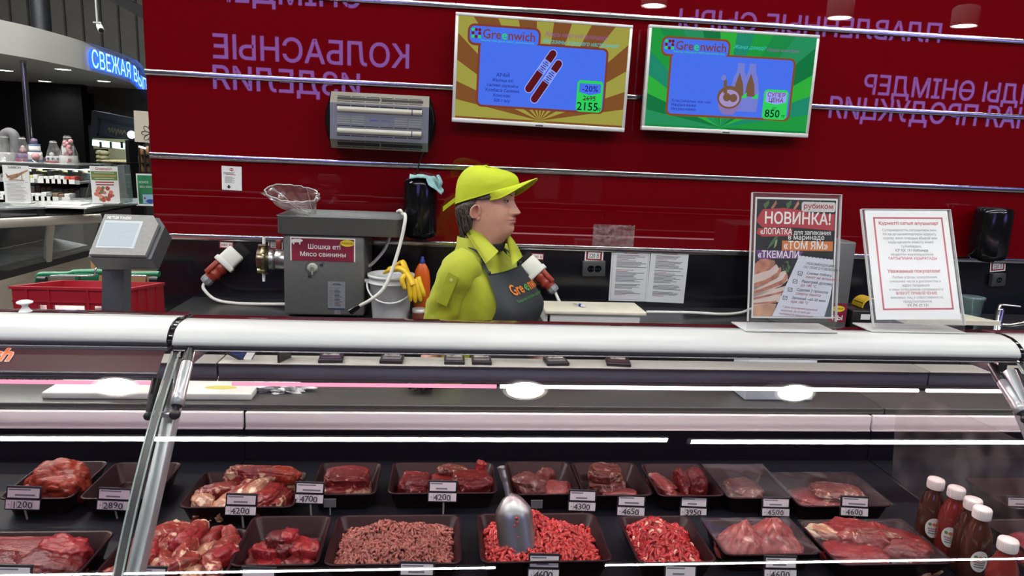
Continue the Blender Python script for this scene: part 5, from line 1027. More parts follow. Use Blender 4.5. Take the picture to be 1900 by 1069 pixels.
# ---- metal scoop standing in the red mince
def scoop():
    Y = tr['F5'][2]+.06; SM = mat('scoop_steel', (.36, .355, .36), .34, .9, bump=.05, bscale=25)
    bot = at(962, 1022, Y); top = at(948, 915, Y+.045); hd0 = at(942, 912, Y+.050); hd1 = at(929, 864, Y+.075)
    t = thing('meat_scoop', 'metal scoop standing upright in the bright red mince', 'scoop', (bot.x, bot.y, bot.z))
    ax = (bot-top); L = ax.length; ax.normalize(); sx = Vector((1, 0, 0)); sx = (sx-ax*sx.dot(ax)).normalized(); sy = sx.cross(ax)
    if sy.y > 0: sy = -sy
    W_ = 37*Y/F_PX; b = MB(); outer = []; inner = []
    for i in range(15):
        k = i/14; ww = W_*min(1, math.sqrt(min(1, k*3.2)))*(1+.08*k); dd = W_*.80*min(1, math.sqrt(min(1, k*3.0)))
        for lst, f in ((outer, 1), (inner, .955)):
            lst.append([top+ax*(L*k)+sx*(f*ww*math.cos(q))+sy*(f*dd*math.sin(q)) for q in np.linspace(-.05, math.pi+.05, 25)])
    outer[0] = [top+(p-top)*.05 for p in outer[0]]; inner[0] = [top+ax*.002+(p-top)*.05 for p in inner[0]]
    b.loft(outer, SM, cap=False, closed=False); b.loft(inner, SM, cap=False, closed=False); b.loft([[o[0] for o in outer], [i_[0] for i_ in inner]], SM, cap=False, closed=False); b.loft([[o[-1] for o in outer], [i_[-1] for i_ in inner]], SM, cap=False, closed=False); b.loft([outer[-1], inner[-1]], SM, cap=False, closed=False)
    for k, (u, v) in enumerate(((.52, .40), (.53, .47), (.47, .52), (.50, .72))):
        q = math.pi*(1-u); p = top+ax*(L*v)+sx*(W_*1.02*math.cos(q))+sy*(W_*.82*math.sin(q)); b.sphere(p, .004-.0006*k, M2_, 6)
    b.build('bowl', t)
    b = MB(); b.tube(smoothpath([hd0+ax*.012, hd0.lerp(hd1, .35), hd0.lerp(hd1, .8), hd1]), [.012, .0115]+[.0115]*4+[.012]*4+[.0145]*8+[.0165]*5+[.013, .005], SM, 14, flat=.6); b.build('handle', t)
scoop()
# ---- price tags
TB = mat('tag_black'); TF = mat('tag_face', (.66, .58, .60), .5)
def price(l, tp, r_, bt_, num, Y, label, rod=True, skew=0):
    a, e, d = at(l, tp, Y), at(r_, tp+(r_-l)*.02, Y), at(l, bt_, Y-.012)
    M, w, h = rectframe(a, e, d); o = M @ Vector((w/2, 0, 0)); t = thing('price_tag', label, 'price tag', (o.x, o.y, ZD), 'price tags in the case')
    M = M @ Matrix.Rotation(math.radians(skew), 4, 'Z')
    b = MB(); b.box(-.002, w+.002, h*.43, h+.003, -.004, 0, TB, M, bev=.0012); b.box(-.003, w+.001, -.003, h*.445, -.004, 0, TB, M, bev=.0012); ho = b.build('holder', t)
    b = MB(); b.quad(.03*w, .97*w, .52*h, .955*h, .0008, TF, M); textlines(b, M, .06*w, .75*w, .92*h, 1, .1*h, GREYINK, .6); textlines(b, M, .25*w, .9*w, .68*h, 1, .1*h, GREYINK, .8); b.build('name_card', ho)
    b = MB(); b.quad(0, w, .01*h, .41*h, .0008, TF, M)
    if num:
        for k, c in enumerate(num): b.text(c, .42*h, INK, M, (.255+.155*k)*w, (.065+.03*((k*7) % 3-1)*.6)*h, .0014, bold=.012)
    for k in range(5): x = (.165+.155*k)*w; b.quad(x, x+.010*w, .01*h, .41*h, .0012, TB, M)
    b.quad(.08*w, .11*w, .17*h, .23*h, .0012, GREYINK, M); b.build('digit_strip', ho)
    if rod: b = MB(); p = M @ Vector((w*.55, -.003, -.004)); b.cyl(p, (p.x, p.y+.006, ZD), .0028, CLEAR, 8); b.build('rod', t)
YT = tr['R4'][2]-.035; YF = tr['F4'][2]-.030
for l, tp, r_, b_, n, Y, k in ((10, 903, 73, 944, '1200', YT, 2), (180, 906, 240, 945, '2890', YT, 3), (418, 917, 474, 955, '4200', YT-.05, 1), (547, 895, 599, 933, '4700', YT, 2), (795, 893, 846, 930, '4200', YT, 0), (1055, 910, 1104, 947, '4300', YT, 2), (1145, 919, 1195, 956, '4650', YT, 3), (1262, 921, 1310, 957, '3950', YT, 4), (1414, 924, 1464, 957, '4500', YT-.025, 1), (1560, 921, 1610, 956, '4600', YT-.085, 5), (1868, 922, 1928, 956, '4900', YT-.03, 3)):
    price(l, tp, r_, b_, n, Y, {'1200': 'price tag reading 1200 below the large fibrous cut', '2890': 'price tag reading 2890 below the empty tray', '4700': 'price tag reading 4700 between the rib tray and small tray', '4300': 'price tag reading 4300 right of the scoop', '4650': 'price tag reading 4650 under the rolled grey cut', '3950': 'price tag reading 3950 under the curled slices', '4500': 'price tag reading 4500 under the film covered brown cut', '4900': 'price tag at the right edge reading 490, cut by the frame'}.get(n) or ('price tag reading 4200 on the pale rib tray' if l < 500 else 'price tag reading 4200 on the tray of three cuts' if n == '4200' else 'price tag reading 4600 under the large fat edged steaks'), skew=-k*.4)
for l, tp, r_, b_, n, Y, lb in ((-10, 1050, 54, 1100, '', YF-.10, 'price tag at the bottom left corner below the dark steaks'), (257, 1053, 305, 1098, '', YF-.03, 'price tag below the heap of ribs beside the left post'), (446, 1054, 508, 1100, '', YF, 'price tag below the beef cubes'), (740, 1044, 803, 1090, '', YF, 'price tag below the pale brownish mince'), (980, 1029, 1036, 1076, '4600', YF+.02, 'price tag reading 4600 below the red mince and scoop'), (1232, 1049, 1290, 1092, '', YF, 'price tag below the chopped red meat'), (1418, 1033, 1477, 1074, '4600', YF+.01, 'price tag reading 4600 below the pink triangular cuts'), (1652, 1039, 1710, 1079, '4950', YF+.01, 'price tag below the large fatty slices, digits cut by the frame')):
    price(l, tp, r_, b_, n, Y, lb)
for px, py, lb in ((612, 934, 'small grey sticker card on the case floor right of the 4700 tag'), (996, 936, 'small grey card between the scoop and the 4300 tag'), (1612, 1060, 'small grey card standing left of the bottom right tag')):
    p = at(px, py, YT if py < 1000 else YF+.01); b = MB(); b.box(p.x-.016, p.x+.016, p.y, p.y+.002, p.z-.012, p.z+.012, mat('card_grey', (.13, .12, .13), .5)); b.cyl((p.x, p.y+.003, p.z), (p.x, p.y+.006, ZD), .0022, CLEAR, 6); tag(b.build('name_card'), lb, 'card')
# ---- bottles beyond the end panel
BOT = mat('bottle_amber', (.055, .016, .010), .12, coat=.4); BCAP = mat('bottle_cap', (.72, .62, .60), .45); OVAL = mat('oval_label', (.60, .58, .56), .45)
for k, (cx, cy, X, lb, red) in enumerate(((1738, 888, 1.62, 'dark sauce bottle farthest back in the row by the end panel', 0), (1776, 904, 1.58, 'red sauce bottle second from the back, oval label to the left', 1), (1807, 925, 1.56, 'dark sauce bottle third from the back, close behind the front labelled one', 0), (1824, 942, 1.54, 'dark sauce bottle with the clearest oval label, second from the front', 0), (1872, 1000, 1.50, 'sauce bottle nearest the shopper in the row by the end panel', 1))):
    p = atx(cx, cy, X); H = .192; s = (p.z-ZD)/H; 
    if s < .75 or s > 1.2: p = atz(cx, cy, ZD+H); s = 1
    t = thing('sauce_bottle', lb, 'bottle', (p.x, p.y, ZD), 'sauce bottles by the end panel'); T = Matrix.Translation((p.x, p.y, ZD)) @ Matrix.Scale(s, 4)
    b = MB(); b.lathe([(.028, 0), (.031, .005), (.031, .105), (.029, .125), (.020, .150), (.0165, .160), (.0165, .170)], mat('bottle_red', (.16, .018, .014), .12, coat=.4) if red else BOT, T, 28); bo_ = b.build('body', t)
    b = MB(); b.lathe([(.0195, .166), (.020, .168), (.020, .188), (.0185, .191), (.001, .1915)], BCAP, T, 30)
    for q in range(30): a = 2*math.pi*q/30; b.cyl((.0199*math.cos(a), .0199*math.sin(a), .170), (.0199*math.cos(a), .0199*math.sin(a), .186), .0008, BCAP, 4, M=T)
    b.build('cap', t)
    b = MB(); an0 = math.radians(-108 if k != 1 else -125)
    def onc(a, z, rr=.0314): return (rr*math.cos(a), rr*math.sin(a), z)
    ring = [onc(an0+.62*math.cos(q), .068+.027*math.sin(q)) for q in np.linspace(0, 2*math.pi, 29)[:-1]]
    for f0, f1 in ((0, .25), (.25, .5), (.5, .75), (.75, 1)):
        rA = [onc(an0+.62*f0*math.cos(q), .068+.027*f0*math.sin(q)) for q in np.linspace(0, 2*math.pi, 29)[:-1]]; rB = [onc(an0+.62*f1*math.cos(q), .068+.027*f1*math.sin(q)) for q in np.linspace(0, 2*math.pi, 29)[:-1]]
        b.loft([rA, rB], OVAL, T, cap=False)
    for i, (c, dx) in enumerate(((mat('dot_green', (.10, .20, .05), .5), -.30), (mat('dot_orange', (.55, .14, .03), .5), 0), (mat('dot_green'), .30))):
        b.add([onc(an0+dx+.13*math.cos(q), .078+.0045*math.sin(q), .0318) for q in np.linspace(0, 2*math.pi, 15)[:-1]], [tuple(range(14))], c, T)
    for j, (z0, z1, c) in enumerate(((.066, .072, REDINK), (.058, .061, GREYINK), (.052, .055, GREYINK))):
        if j == 0: continue
        b.loft([[onc(an0+q, z0, .0318) for q in np.linspace(-.35, .35, 8)], [onc(an0+q, z1, .0318) for q in np.linspace(-.35, .35, 8)]], c, T, cap=False, closed=False)
    cu = MB(); cu.text('nwich', .011, REDINK, Matrix.Identity(4), 0, 0, 0, bold=.02)
    b.add([onc(an0+x/.0318, .063+y, .0319) for x, y, z in cu.v], cu.f, REDINK, T)
    b.build('label', bo_)
# ================================================================ SALESWOMAN
def interp(tab, z):
    if z <= tab[0][0]: return tab[0][1:]
    for i in range(len(tab)-1):
        if z <= tab[i+1][0]:
            t = (z-tab[i][0])/(tab[i+1][0]-tab[i][0]); t = t*t*(3-2*t) if False else t
            p0 = tab[max(0, i-1)]; p1 = tab[i]; p2 = tab[i+1]; p3 = tab[min(len(tab)-1, i+2)]; out = []
            for k in range(1, len(p1)):
                m1 = (p2[k]-p0[k])/(p2[0]-p0[0])*(p2[0]-p1[0]); m2 = (p3[k]-p1[k])/(p3[0]-p1[0])*(p2[0]-p1[0])
                out.append((2*t**3-3*t*t+1)*p1[k]+(t**3-2*t*t+t)*m1+(-2*t**3+3*t*t)*p2[k]+(t**3-t*t)*m2)
            return out
    return tab[-1][1:]
SKIN = mat('skin', (.50, .255, .185), .45, spec=.35, sss=.12, nz=.05, nscale=60); LIP = mat('lips', (.38, .14, .12), .4); HAIR = mat('brown_hair', (.040, .028, .024), .5, nz=.55, nscale=120, bump=.6, bscale=120)
LIME = mat('lime_cloth', (.32, .35, .009), .75, nz=.05, nscale=9, bump=.55, bscale=11, sheen=.1); LIMECAP = mat('lime_cap', (.42, .49, .008), .75, bump=.35, bscale=16); APRON = mat('charcoal_apron', (.016, .020, .025), .7, bump=.12, bscale=700)
BLK = mat('black_knit', (.008, .008, .010), .8); TRO = mat('black_trousers', (.014, .014, .016), .8); NITR = mat('black_nitrile', (.012, .012, .013), .38)
HA = math.radians(24); TA = math.radians(28)
hf = Vector((math.cos(HA), -math.sin(HA), 0)); hl = Vector((math.sin(HA), math.cos(HA), 0)); UP = Vector((0, 0, 1))
tf = Vector((math.cos(TA), -math.sin(TA), 0)); tl_ = Vector((math.sin(TA), math.cos(TA), 0))
HY = 2.53; chin_z = at(942, 447, HY-.03).z; HO = Vector((at(890, 385, HY-.072).x+.033, HY, chin_z+.026))
HS = 1.035
def HM(x, y, z): return HO + hf*(x*HS) + hl*(y*HS) + UP*(z*HS)
HEAD = [(-.06, .048, -.076, .064), (-.03, .062, -.076, .066), (-.012, .078, -.077, .067), (.0, .087, -.079, .069), (.02, .093, -.083, .073), (.045, .093, -.089, .0755), (.07, .092, -.094, .0755), (.10, .090, -.099, .077), (.125, .0895, -.101, .077), (.15, .087, -.101, .076), (.172, .072, -.092, .068), (.190, .050, -.070, .052), (.204, .024, -.038, .030), (.210, .002, -.004, .004)]
g2 = lambda a, s: math.exp(-a*a/(2*s*s))
def nose_h(z):
    return interp([(.054, 0.), (.062, .003), (.067, .014), (.072, .0235), (.079, .0255), (.087, .0215), (.10, .0135), (.115, .006), (.128, .002), (.14, 0.)], z)[0]
def headpt(th, z, off=0):
    F_, B_, W_ = interp(HEAD, z); c, s = math.cos(th), math.sin(th)
    e = .86 if c > 0 else .95
    x = (F_+off)*math.copysign(abs(c)**e, c) if c > 0 else (-B_+off)*math.copysign(abs(c)**e, c); y = (W_+off)*math.copysign(abs(s)**.92, s)
    if off == 0 or off < .002:
        if c > .2:
            k = 0
            wn = .0085+.004*g2(z-.076, .010); k += nose_h(z)*g2(y, wn)
            k += .009*(g2(y-.0135, .0055)+g2(y+.0135, .0055))*g2(z-.0735, .006)
            k -= .0095*(g2(y-.033, .013)+g2(y+.033, .013))*g2(z-.116, .010)
            k += .0045*g2(z-.133, .008)*g2(abs(y)-.026, .018)
            k += .0075*g2(y, .019)*g2(z-.0525, .0042)+.0075*g2(y, .016)*g2(z-.0425, .0042)-.0030*g2(y, .020)*g2(z-.0475, .0016)
            k += .003*g2(y, .030)*g2(z-.05, .016)
            k -= .0035*g2(y, .016)*g2(z-.032, .004); k += .0055*g2(y, .016)*g2(z-.014, .010)
            k -= .0025*(g2(y-.029, .006)+g2(y+.029, .006))*g2(z-.047, .010)
            x += k
        y += math.copysign(.0055*g2(z-.066, .018)*g2(abs(th)-.80, .30), s)
        x += .003*g2(z-.066, .018)*g2(abs(th)-.80, .30)
    return x, y, z
NTH = 160
ths = []
for i in range(NTH):
    u = i/NTH*2-1; ths.append(math.pi*(.62*u+.38*u**3))          # denser around the face
zs = sorted(set(list(np.linspace(-.06, .03, 12))+list(np.linspace(.03, .15, 76))+list(np.linspace(.15, .210, 18))))
TORSO = [(.60, .09, -.13, .165), (.78, .10, -.14, .170), (.90, .115, -.13, .172), (1.00, .150, -.118, .178), (1.08, .152, -.115, .176), (1.15, .165, -.118, .180), (1.20, .160, -.122, .185), (1.26, .128, -.122, .190), (1.31, .092, -.112, .186), (1.345, .068, -.098, .150), (1.37, .054, -.086, .105), (1.395, .047, -.080, .078), (1.42, .042, -.076, .064)]
ZN = HO.z-.045*HS
TO = HO + hf*(-.012) - Vector((0, 0, HO.z)); kz = (ZN+.012)/1.42        # torso axis under the neck
def torso(th, z, off=0, fold=0):
    F_, B_, W_ = interp(TORSO, z/kz); c, s = math.cos(th), math.sin(th)
    x = (F_+off)*math.copysign(abs(c)**.85, c) if c > 0 else (-B_+off)*math.copysign(abs(c)**.85, c); y = (W_+off)*math.copysign(abs(s)**.85, s)
    b = .030*g2(z/kz-1.185, .055)*(g2(th-.50, .30)+g2(th+.50, .30)); x += b*.9; y += b*.35*math.copysign(1, s)
    if fold:
        n_ = noise.noise((th*2.2+z*3, z*9-th*1.5, fold))*(.006+.007*(1-max(0, c)))+noise.noise((th*5+z*9, z*18, fold+4))*.003; x += n_*c; y += n_*s
    return TO + tf*x + tl_*y + UP*z
def person():
    t = thing('person', 'saleswoman in lime shirt, lime cap and charcoal apron standing behind the case looking right', 'person', (TO.x, TO.y, 0))
    b = MB()
    rings = [[torso(q, z*kz) for q in np.linspace(-math.pi, math.pi, 65)[:-1]] for z in (.62, .78, .9, 1.0, 1.08, 1.15, 1.2, 1.26, 1.31, 1.345, 1.37, 1.395)]
    # torso, neck and head in one surface
    hr = [[HM(*headpt(q, z)) for q in ths] for z in zs]
    tr_ = [[torso(q+0, z*kz, -.006) for q in ths] for z in (.62, .78, .9, 1.0, 1.08, 1.15, 1.2, 1.26, 1.31, 1.345, 1.37)]
    allr = tr_+[[(Vector(a)*.5+Vector(c_)*.5) for a, c_ in zip(tr_[-1], hr[0])]]+hr
    b.loft(allr, SKIN)
    li = b.m(LIP)
    for k, f in enumerate(b.f):
        cx = sum((Vector(b.v[i]) for i in f), Vector())/len(f); d = cx-HO; lx, ly, lz = d.dot(hf)/HS, d.dot(hl)/HS, d.z/HS
        if lx > .07 and abs(ly) < .0255 and ((lz-.0472)/(.0098*(1-(abs(ly)/.027)**2)+.0004))**2 < 1: b.mi[k] = li
    # arms (upper arm, forearm) and legs
    sh = TO + tf*-.01 + tl_*-.168 + UP*1.318*kz; el = at(806, 652, 2.47); wr = at(792, 712, 2.365); 
    shl = TO + tf*-.01 + tl_*.168 + UP*1.318*kz; ell = shl + Vector((.07, .06, -.27)); wrl = ell + Vector((.13, -.10, -.13))
    for s_, e_, w_ in ((sh, el, wr), (shl, ell, wrl)):
        b.tube(smoothpath([s_, s_.lerp(e_, .5), e_, e_.lerp(w_, .5), w_], 6), [.052]*6+[.046]*6+[.043]*4+[.041, .039]+[.036]*3+[.032]*3+[.028], SKIN, 20)
    hip = TO + UP*.80*kz
    for s in (-1, 1):
        b.tube(smoothpath([hip+tl_*(s*.09), hip+tl_*(s*.095)+UP*-.36, hip*1.0+tl_*(s*.10)-UP*(hip.z-.07)], 6), [.10]*3+[.085]*3+[.058]*3+[.05]*3+[.045], SKIN, 18)
    b.build('body', t)
    # eyes, brows, ears
    for s in (-1, 1):
        c = HM(.0735, s*.0325, .116); e = MB(); M = Matrix.Translation(c)
        e.sphere((0, 0, 0), .0114, mat('eye_white', (.34, .31, .29), .25), 10, M)
        look = (hf*.97+hl*-.04*1+UP*-.10).normalized(); u_ = UP.cross(look).normalized(); v_ = look.cross(u_); FM = frame(c, u_, v_)
        e.lathe([(.0072, .0098), (.0058, .0112), (.0001, .0123)], mat('iris', (.06, .05, .04), .15), FM, 18); e.lathe([(.0036, .0120), (.0001, .0127)], INK, FM, 12); e.build('eye', t)
        e = MB()
        for hi, (a0, a1) in enumerate(((13, 95), (-85, -24))):
            L_ = []
            for i in range(9):
                el_ = math.radians(a0+(a1-a0)*i/8); L_.append([c+(hf*math.cos(el_)*math.cos(q)+hl*math.sin(q)*max(.55, math.cos(el_))+UP*math.sin(el_)*math.cos(q*.8))*.0133 for q in np.linspace(-1.55, 1.55, 19)])
            e.loft(L_, SKIN, cap=False, closed=False)
            if hi == 0: e.tube(L_[0], .0009, HAIR, 5)
        e.build('eyelid', t)
        e = MB(); P = []
        for i in range(9): q = s*(.016+.034*i/8); z = .1325+.006*math.sin(math.pi*(i/8)*.75)-.003*(i/8); th = math.asin(min(.99, abs(q)/.077))*math.copysign(1, s); P.append(HM(*headpt(th*.80, z))+hf*.001-hl*0)
        e.tube(P, [.0012, .0022, .0026, .0026, .0025, .0023, .002, .0015, .0006], mat('brow_hair', (.07, .045, .035), .7), 8, flat=.6); e.build('eyebrow', t)
        e = MB(); EO = []      # ear: helix rim + bowl + lobe
        ez = .068; ex = -.008
        for i in range(19):
            q = math.radians(-70+310*i/18); rz, rx = .0225, .0140
            EO.append(HM(ex-.004+rx*math.cos(q)*(-1)*-1*(-1)+.004*math.sin(q), s*(.080+.010*max(0, math.cos(q))*1+.004), ez+rz*math.sin(q)+.008))
        e.tube(EO, [.0028]+[.0036]*6+[.0034]*8+[.0032]*3+[.0025], SKIN, 10)
        rg = []
        for f_, dep in ((1.0, .0), (.72, -.003), (.35, -.007), (.05, -.008)):
            rg.append([HM(ex-.003-.0140*f_*math.cos(q)+.004*math.sin(q)*f_, s*(.0815+.009*max(0, math.cos(q))*f_+dep*.6), ez+.008+.0225*f_*math.sin(q)) for q in np.linspace(0, 2*math.pi, 25)[:-1]])
        e.loft(rg, mat('ear_skin', (.46, .19, .14), .5), cap=False)
        e.sphere(HM(ex+.004, s*.080, ez-.014), .0075, SKIN, 9, sc=(.9, .6, 1.2)); e.tube([HM(ex+.008, s*.0775, ez+.012), HM(ex+.010, s*.079, ez+.004), HM(ex+.008, s*.078, ez-.006)], [.002, .0038, .002], SKIN, 8)
        e.build('ear', t)
    e = MB()
    for s in (-1, 1): e.sphere(HM(.1075, s*.0068, .0672), .0032, mat('nostril_shade', (.06, .02, .016), .8), 7, sc=(1.2, .9, .7))  # dark spheres put the nostrils' shade into colour
    e.build('nostril_shade', t)
    # hair: shell over nape and temples
    e = MB(); R_ = []
    for i in range(30):
        z = -.012+.175*i/29; row = []
        a_in = interp([(-.04, 2.35), (.0, 2.05), (.03, 1.86), (.06, 1.80), (.10, 1.72), (.117, 1.60), (.122, 1.08), (.16, .98)], z)[0]
        for k in range(57):
            q = a_in+(2*math.pi-2*a_in)*k/56; ed = min(1, k/4, (56-k)/4); lo = min(1, i/3)
            th = q if q <= math.pi else q-2*math.pi
            lim = .128+.038*math.cos(th)-z; cl = max(0, min(1, (lim+.004)/.018)); p = headpt(th, min(z, .128+.038*math.cos(th)+.02), .0025+cl*(.015*ed*lo*(1 if z < .10 else .75)+(.004*noise.noise((th*9, z*22, 1))+.003*noise.noise((th*4, z*60, 3)))*ed)); row.append(HM(*p))
        R_.append(row)
    e.loft(R_, HAIR, cap=False, closed=False)
    for k in range(46):
        th = math.pi+rnd.uniform(-1.25, 1.25); z0 = rnd.uniform(.03, .10); th2 = th+rnd.uniform(-.15, .15); w_ = lambda a: a if a <= math.pi else a-2*math.pi
        e.tube([HM(*headpt(w_(th), z0, .016)), HM(*headpt(w_(th2), z0-.03, .020)), HM(*headpt(w_(th2+.1), z0-.065, .017))], [.003, .006, .001], HAIR, 6, flat=.5)
    e.build('hair', t)
    # cap
    capo = thing_child('cap', t); e = MB(); R_ = []; N = 72
    rim = lambda q: .128+.038*math.cos(q)
    for i in range(22):
        k = i/21; row = []
        for j in range(N):
            q = 2*math.pi*j/N-math.pi; zr = rim(q); z = zr+(.228-zr)*math.sin(k*math.pi/2)**.82; F_ = .104+.010*g2(k-.35, .3); B_ = .116; W_ = .0885; c, s = math.cos(q), math.sin(q); sh_ = max(0, math.cos(k*math.pi/2))**.62
            n_ = 1+.018*noise.noise((3*c, 3*s, k*4))*(k > .1)+.012*noise.noise((6*c, 6*s, k*9))
            row.append(HM(((F_ if c > 0 else B_)*c*sh_*n_)-.002-.012*k, W_*s*sh_*n_, z-.010*k*(c > 0)*c))
        R_.append(row)
    e.loft(R_, LIMECAP, cap=False); e.tube(R_[0]+[R_[0][0]], .0022, LIMECAP, 6, cap=False)
    for q0 in (0, 1, 2, 3): 
        j = int(N*(.5+q0/6.0+.01)) % N; e.tube([Vector(r_[j])+(Vector(r_[j])-HM(0, 0, .15)).normalized()*.0008 for r_ in R_], .0011, LIMECAP, 5)
    e.sphere(HM(-.013, 0, .2275), .007, LIMECAP, 8, sc=(1, 1, .5)); e.build('crown', capo)
    e = MB(); T1 = []; T2 = []
    for i in range(11):
        k = i/10; a, c_ = [], []
        for j in range(33):
            u = j/32*2-1; q = u*1.22; L_ = .064*math.sqrt(max(0, 1-abs(u)**2.6))+.001; F_ = .106; W_ = .0885
            x = F_*math.cos(q)+L_*k; y = W_*math.sin(q)*(1-.04*k); z = rim(q)+.004+.030*k-.052*(abs(u)**2)*k-.004*k*k
            a.append(HM(x, y, z)); c_.append(HM(x, y, z-.0035))
        T1.append(a); T2.append(c_)
    e.loft(T1, LIMECAP, cap=False, closed=False); e.loft(T2, mat('lime_under', (.40, .42, .012), .8), cap=False, closed=False); e.tube([(Vector(p)+Vector(q))/2 for p, q in zip(T1[-1], T2[-1])], .0022, LIMECAP, 6); e.build('brim', capo)
    e = MB(); bk = HM(-.112, -.02, .110); tip = at(822, 388, HY-.0); e.loft([[p+UP*.0085, p+UP*-.0085, p+UP*-.0085+Vector((0, .004, 0)), p+UP*.0085+Vector((0, .004, 0))] for p in [HM(-.085, -.055, .104), bk.lerp(tip, .05)+Vector((0, -.01, 0)), bk.lerp(tip, .5), tip]], LIMECAP, smooth=False); e.build('strap', capo)
    # shirt
    e = MB(); zz = np.linspace(.86*kz, 1.365*kz, 60); R_ = [[torso(q, z, .013, 3.3) for q in np.linspace(-math.pi, math.pi, 97)[:-1]] for z in zz]
    R_.append([torso(q, 1.385*kz, .008) for q in np.linspace(-math.pi, math.pi, 97)[:-1]])
    e.loft(R_, LIME, cap=False)
    def sleeve(s_, e_, w_, seed):
        d = (e_-s_); path = smoothpath([s_+(s_-e_)*.10+ (TO+UP*s_.z-s_)*.28, s_, s_.lerp(e_, .45)+Vector((-.008, -.006, 0)), s_.lerp(e_, .80)], 9); rr = [.058]*4+[.068]*6+[.070]*6+[.068]*5+[.066]*7
        P = [Vector(p) for p in path]; rings = []; a = Vector((0, 0, 1)).cross((P[1]-P[0]).normalized()).normalized()
        for i, p in enumerate(P):
            tt = (P[min(i+1, len(P)-1)]-P[max(i-1, 0)]).normalized(); a = (a-tt*a.dot(tt)).normalized(); bb_ = tt.cross(a); rings.append([p+(a*math.cos(q)+bb_*math.sin(q))*(rr[min(i, 27)]*(1+.13*noise.noise((2*math.cos(q)+seed, 2*math.sin(q), i*.28))+.10*noise.noise((3.5*math.cos(q)+i*.25, 3.5*math.sin(q)+seed, i*.45)))) for q in np.linspace(0, 2*math.pi, 33)[:-1]])
        e.loft(rings, LIME, cap=False); 
        rings2 = [[q+(q-P[-1])*.07 for q in rings[-4]], [q+(q-P[-1])*.09 for q in rings[-3]], [q+(q-P[-1])*.09 for q in rings[-1]], [P[-1]+(q-P[-1])*.9 for q in rings[-1]]]
        e.loft(rings2, LIME, cap=False)
        return rings, P
    rg, P = sleeve(sh, el, wr, 1.0); sleeve(shl, ell, wrl, 5.0)
    so = e.build('shirt', t)
    e = MB()     # sleeve tab with button
    vis = min(range(32), key=lambda k: rg[-15][k].y); tb = [rg[i][vis-1+j]+Vector((0, -.012, 0)) for i in (-19, -13) for j in (0, 3)]
    A_, B_, C_, D_ = tb; e.add([A_, B_, D_, C_, A_+Vector((0, -.003, 0)), B_+Vector((0, -.003, 0)), D_+Vector((0, -.003, 0)), C_+Vector((0, -.003, 0))], [(4, 5, 6, 7), (0, 1, 5, 4), (1, 2, 6, 5), (2, 3, 7, 6), (3, 0, 4, 7)], LIME); bt0 = (A_+B_)/2+(C_+D_-A_-B_)*.09; e.cyl(bt0+Vector((0, -.004, 0)), bt0+Vector((0, -.007, 0)), .0055, mat('button', (.5, .5, .2), .4), 14); e.build('sleeve_tab', so)
    # collar: stand-and-fall band round the neck, points at the front
    e = MB(); 
    dY = HY-2.48
    for inn, out in ((((876, 416, 2.455), (900, 441, 2.395), (925, 466, 2.335)), ((866, 434, 2.43), (888, 468, 2.355), (901, 489, 2.315))), (((940, 441, 2.46), (946, 463, 2.40), (951, 492, 2.335)), ((946, 437, 2.49), (959, 456, 2.45), (969, 476, 2.40)))):
        A = smoothpath([at(x, y, Y+dY) for x, y, Y in inn], 9); B_ = smoothpath([at(x, y, Y+dY) for x, y, Y in out], 9); R_ = []
        for p, q in zip(A, B_): d = q-p; nn = Vector((.3, -.9, .35)); R_.append([p+Vector((0, .012, -.012)), p, p+d*.35+nn*.010, p+d*.75+nn*.008, q, q+Vector((0, .006, .001)), q+Vector((0, .02, .004))-d*.2])
        e.loft(R_, LIME, cap=False, closed=False); e.tube([r_[4] for r_ in R_], .0016, mat('lime_seam', (.33, .36, .01), .8), 5)
    e.loft([[torso(q, z*kz, o) for q in np.linspace(1.15, 2*math.pi-1.15, 41)] for z, o in ((1.37, .014), (1.40, .017), (1.435, .019), (1.437, .015), (1.40, .012))], LIME, cap=False, closed=False)
    e.build('collar', so)
    e = MB(); e.loft([[torso(q, z*kz, o) for q in np.linspace(-math.pi, math.pi, 49)[:-1]] for z, o in ((1.34, .004), (1.375, .008), (1.40, .010))], BLK, cap=False); e.loft([[HM(*headpt(q, z, o)) for q in ths] for z, o in ((-.062, .010), (-.05, .009), (-.040, .007), (-.034, .006), (-.033, .002))], BLK, cap=False); e.build('undershirt', t)
    # apron
    e = MB(); R_ = []
    for i in range(44):
        z = (.66+(1.322-.66)*i/43)*kz; hw = interp([(.60, 1.45), (.95, 1.42), (1.08, 1.22), (1.17, .98), (1.23, .84), (1.33, .72)], z/kz)[0]
        R_.append([torso(hw*u, z, .030+.003*noise.noise((u*3, z*8, 2)), 0)+Vector((0, 0, 0)) for u in np.linspace(-1, 1, 41)])
    e.loft(R_, APRON, cap=False, closed=False); e.tube(R_[-1], .0028, APRON, 6)
    for s in (-1, 1):
        e.tube(smoothpath([R_[-1][20+s*19], torso(s*.85, 1.352*kz, .030), torso(s*1.05, 1.38*kz, .030), torso(s*1.5, 1.40*kz, .018), torso(s*2.4, 1.41*kz, .012)]), .0085, APRON, 8, flat=.3)
        e.sphere(torso(s*.70, 1.328*kz, .033), .0075, APRON, 8)
    ao = e.build('apron', t)
    e = MB(); L_ = [('Gre', ORNG2, 0), ('e', mat('print_green', (.06, .25, .06), .6), 1), ('nwich', ORNG2, 2)]; cu = MB(); I4 = Matrix.Identity(4)
    cu.text('Gre', .046, ORNG2, I4, 0, 0, 0, 'LEFT', bold=.02); x1 = max(q[0] for q in cu.v); cu.text('e', .046, MATS['print_green'], I4, x1+.003, 0, 0, 'LEFT', bold=.02); x2 = max(q[0] for q in cu.v); cu.text('nwich', .046, ORNG2, I4, x2+.003, 0, 0, 'LEFT', bold=.02); W_ = max(q[0] for q in cu.v)
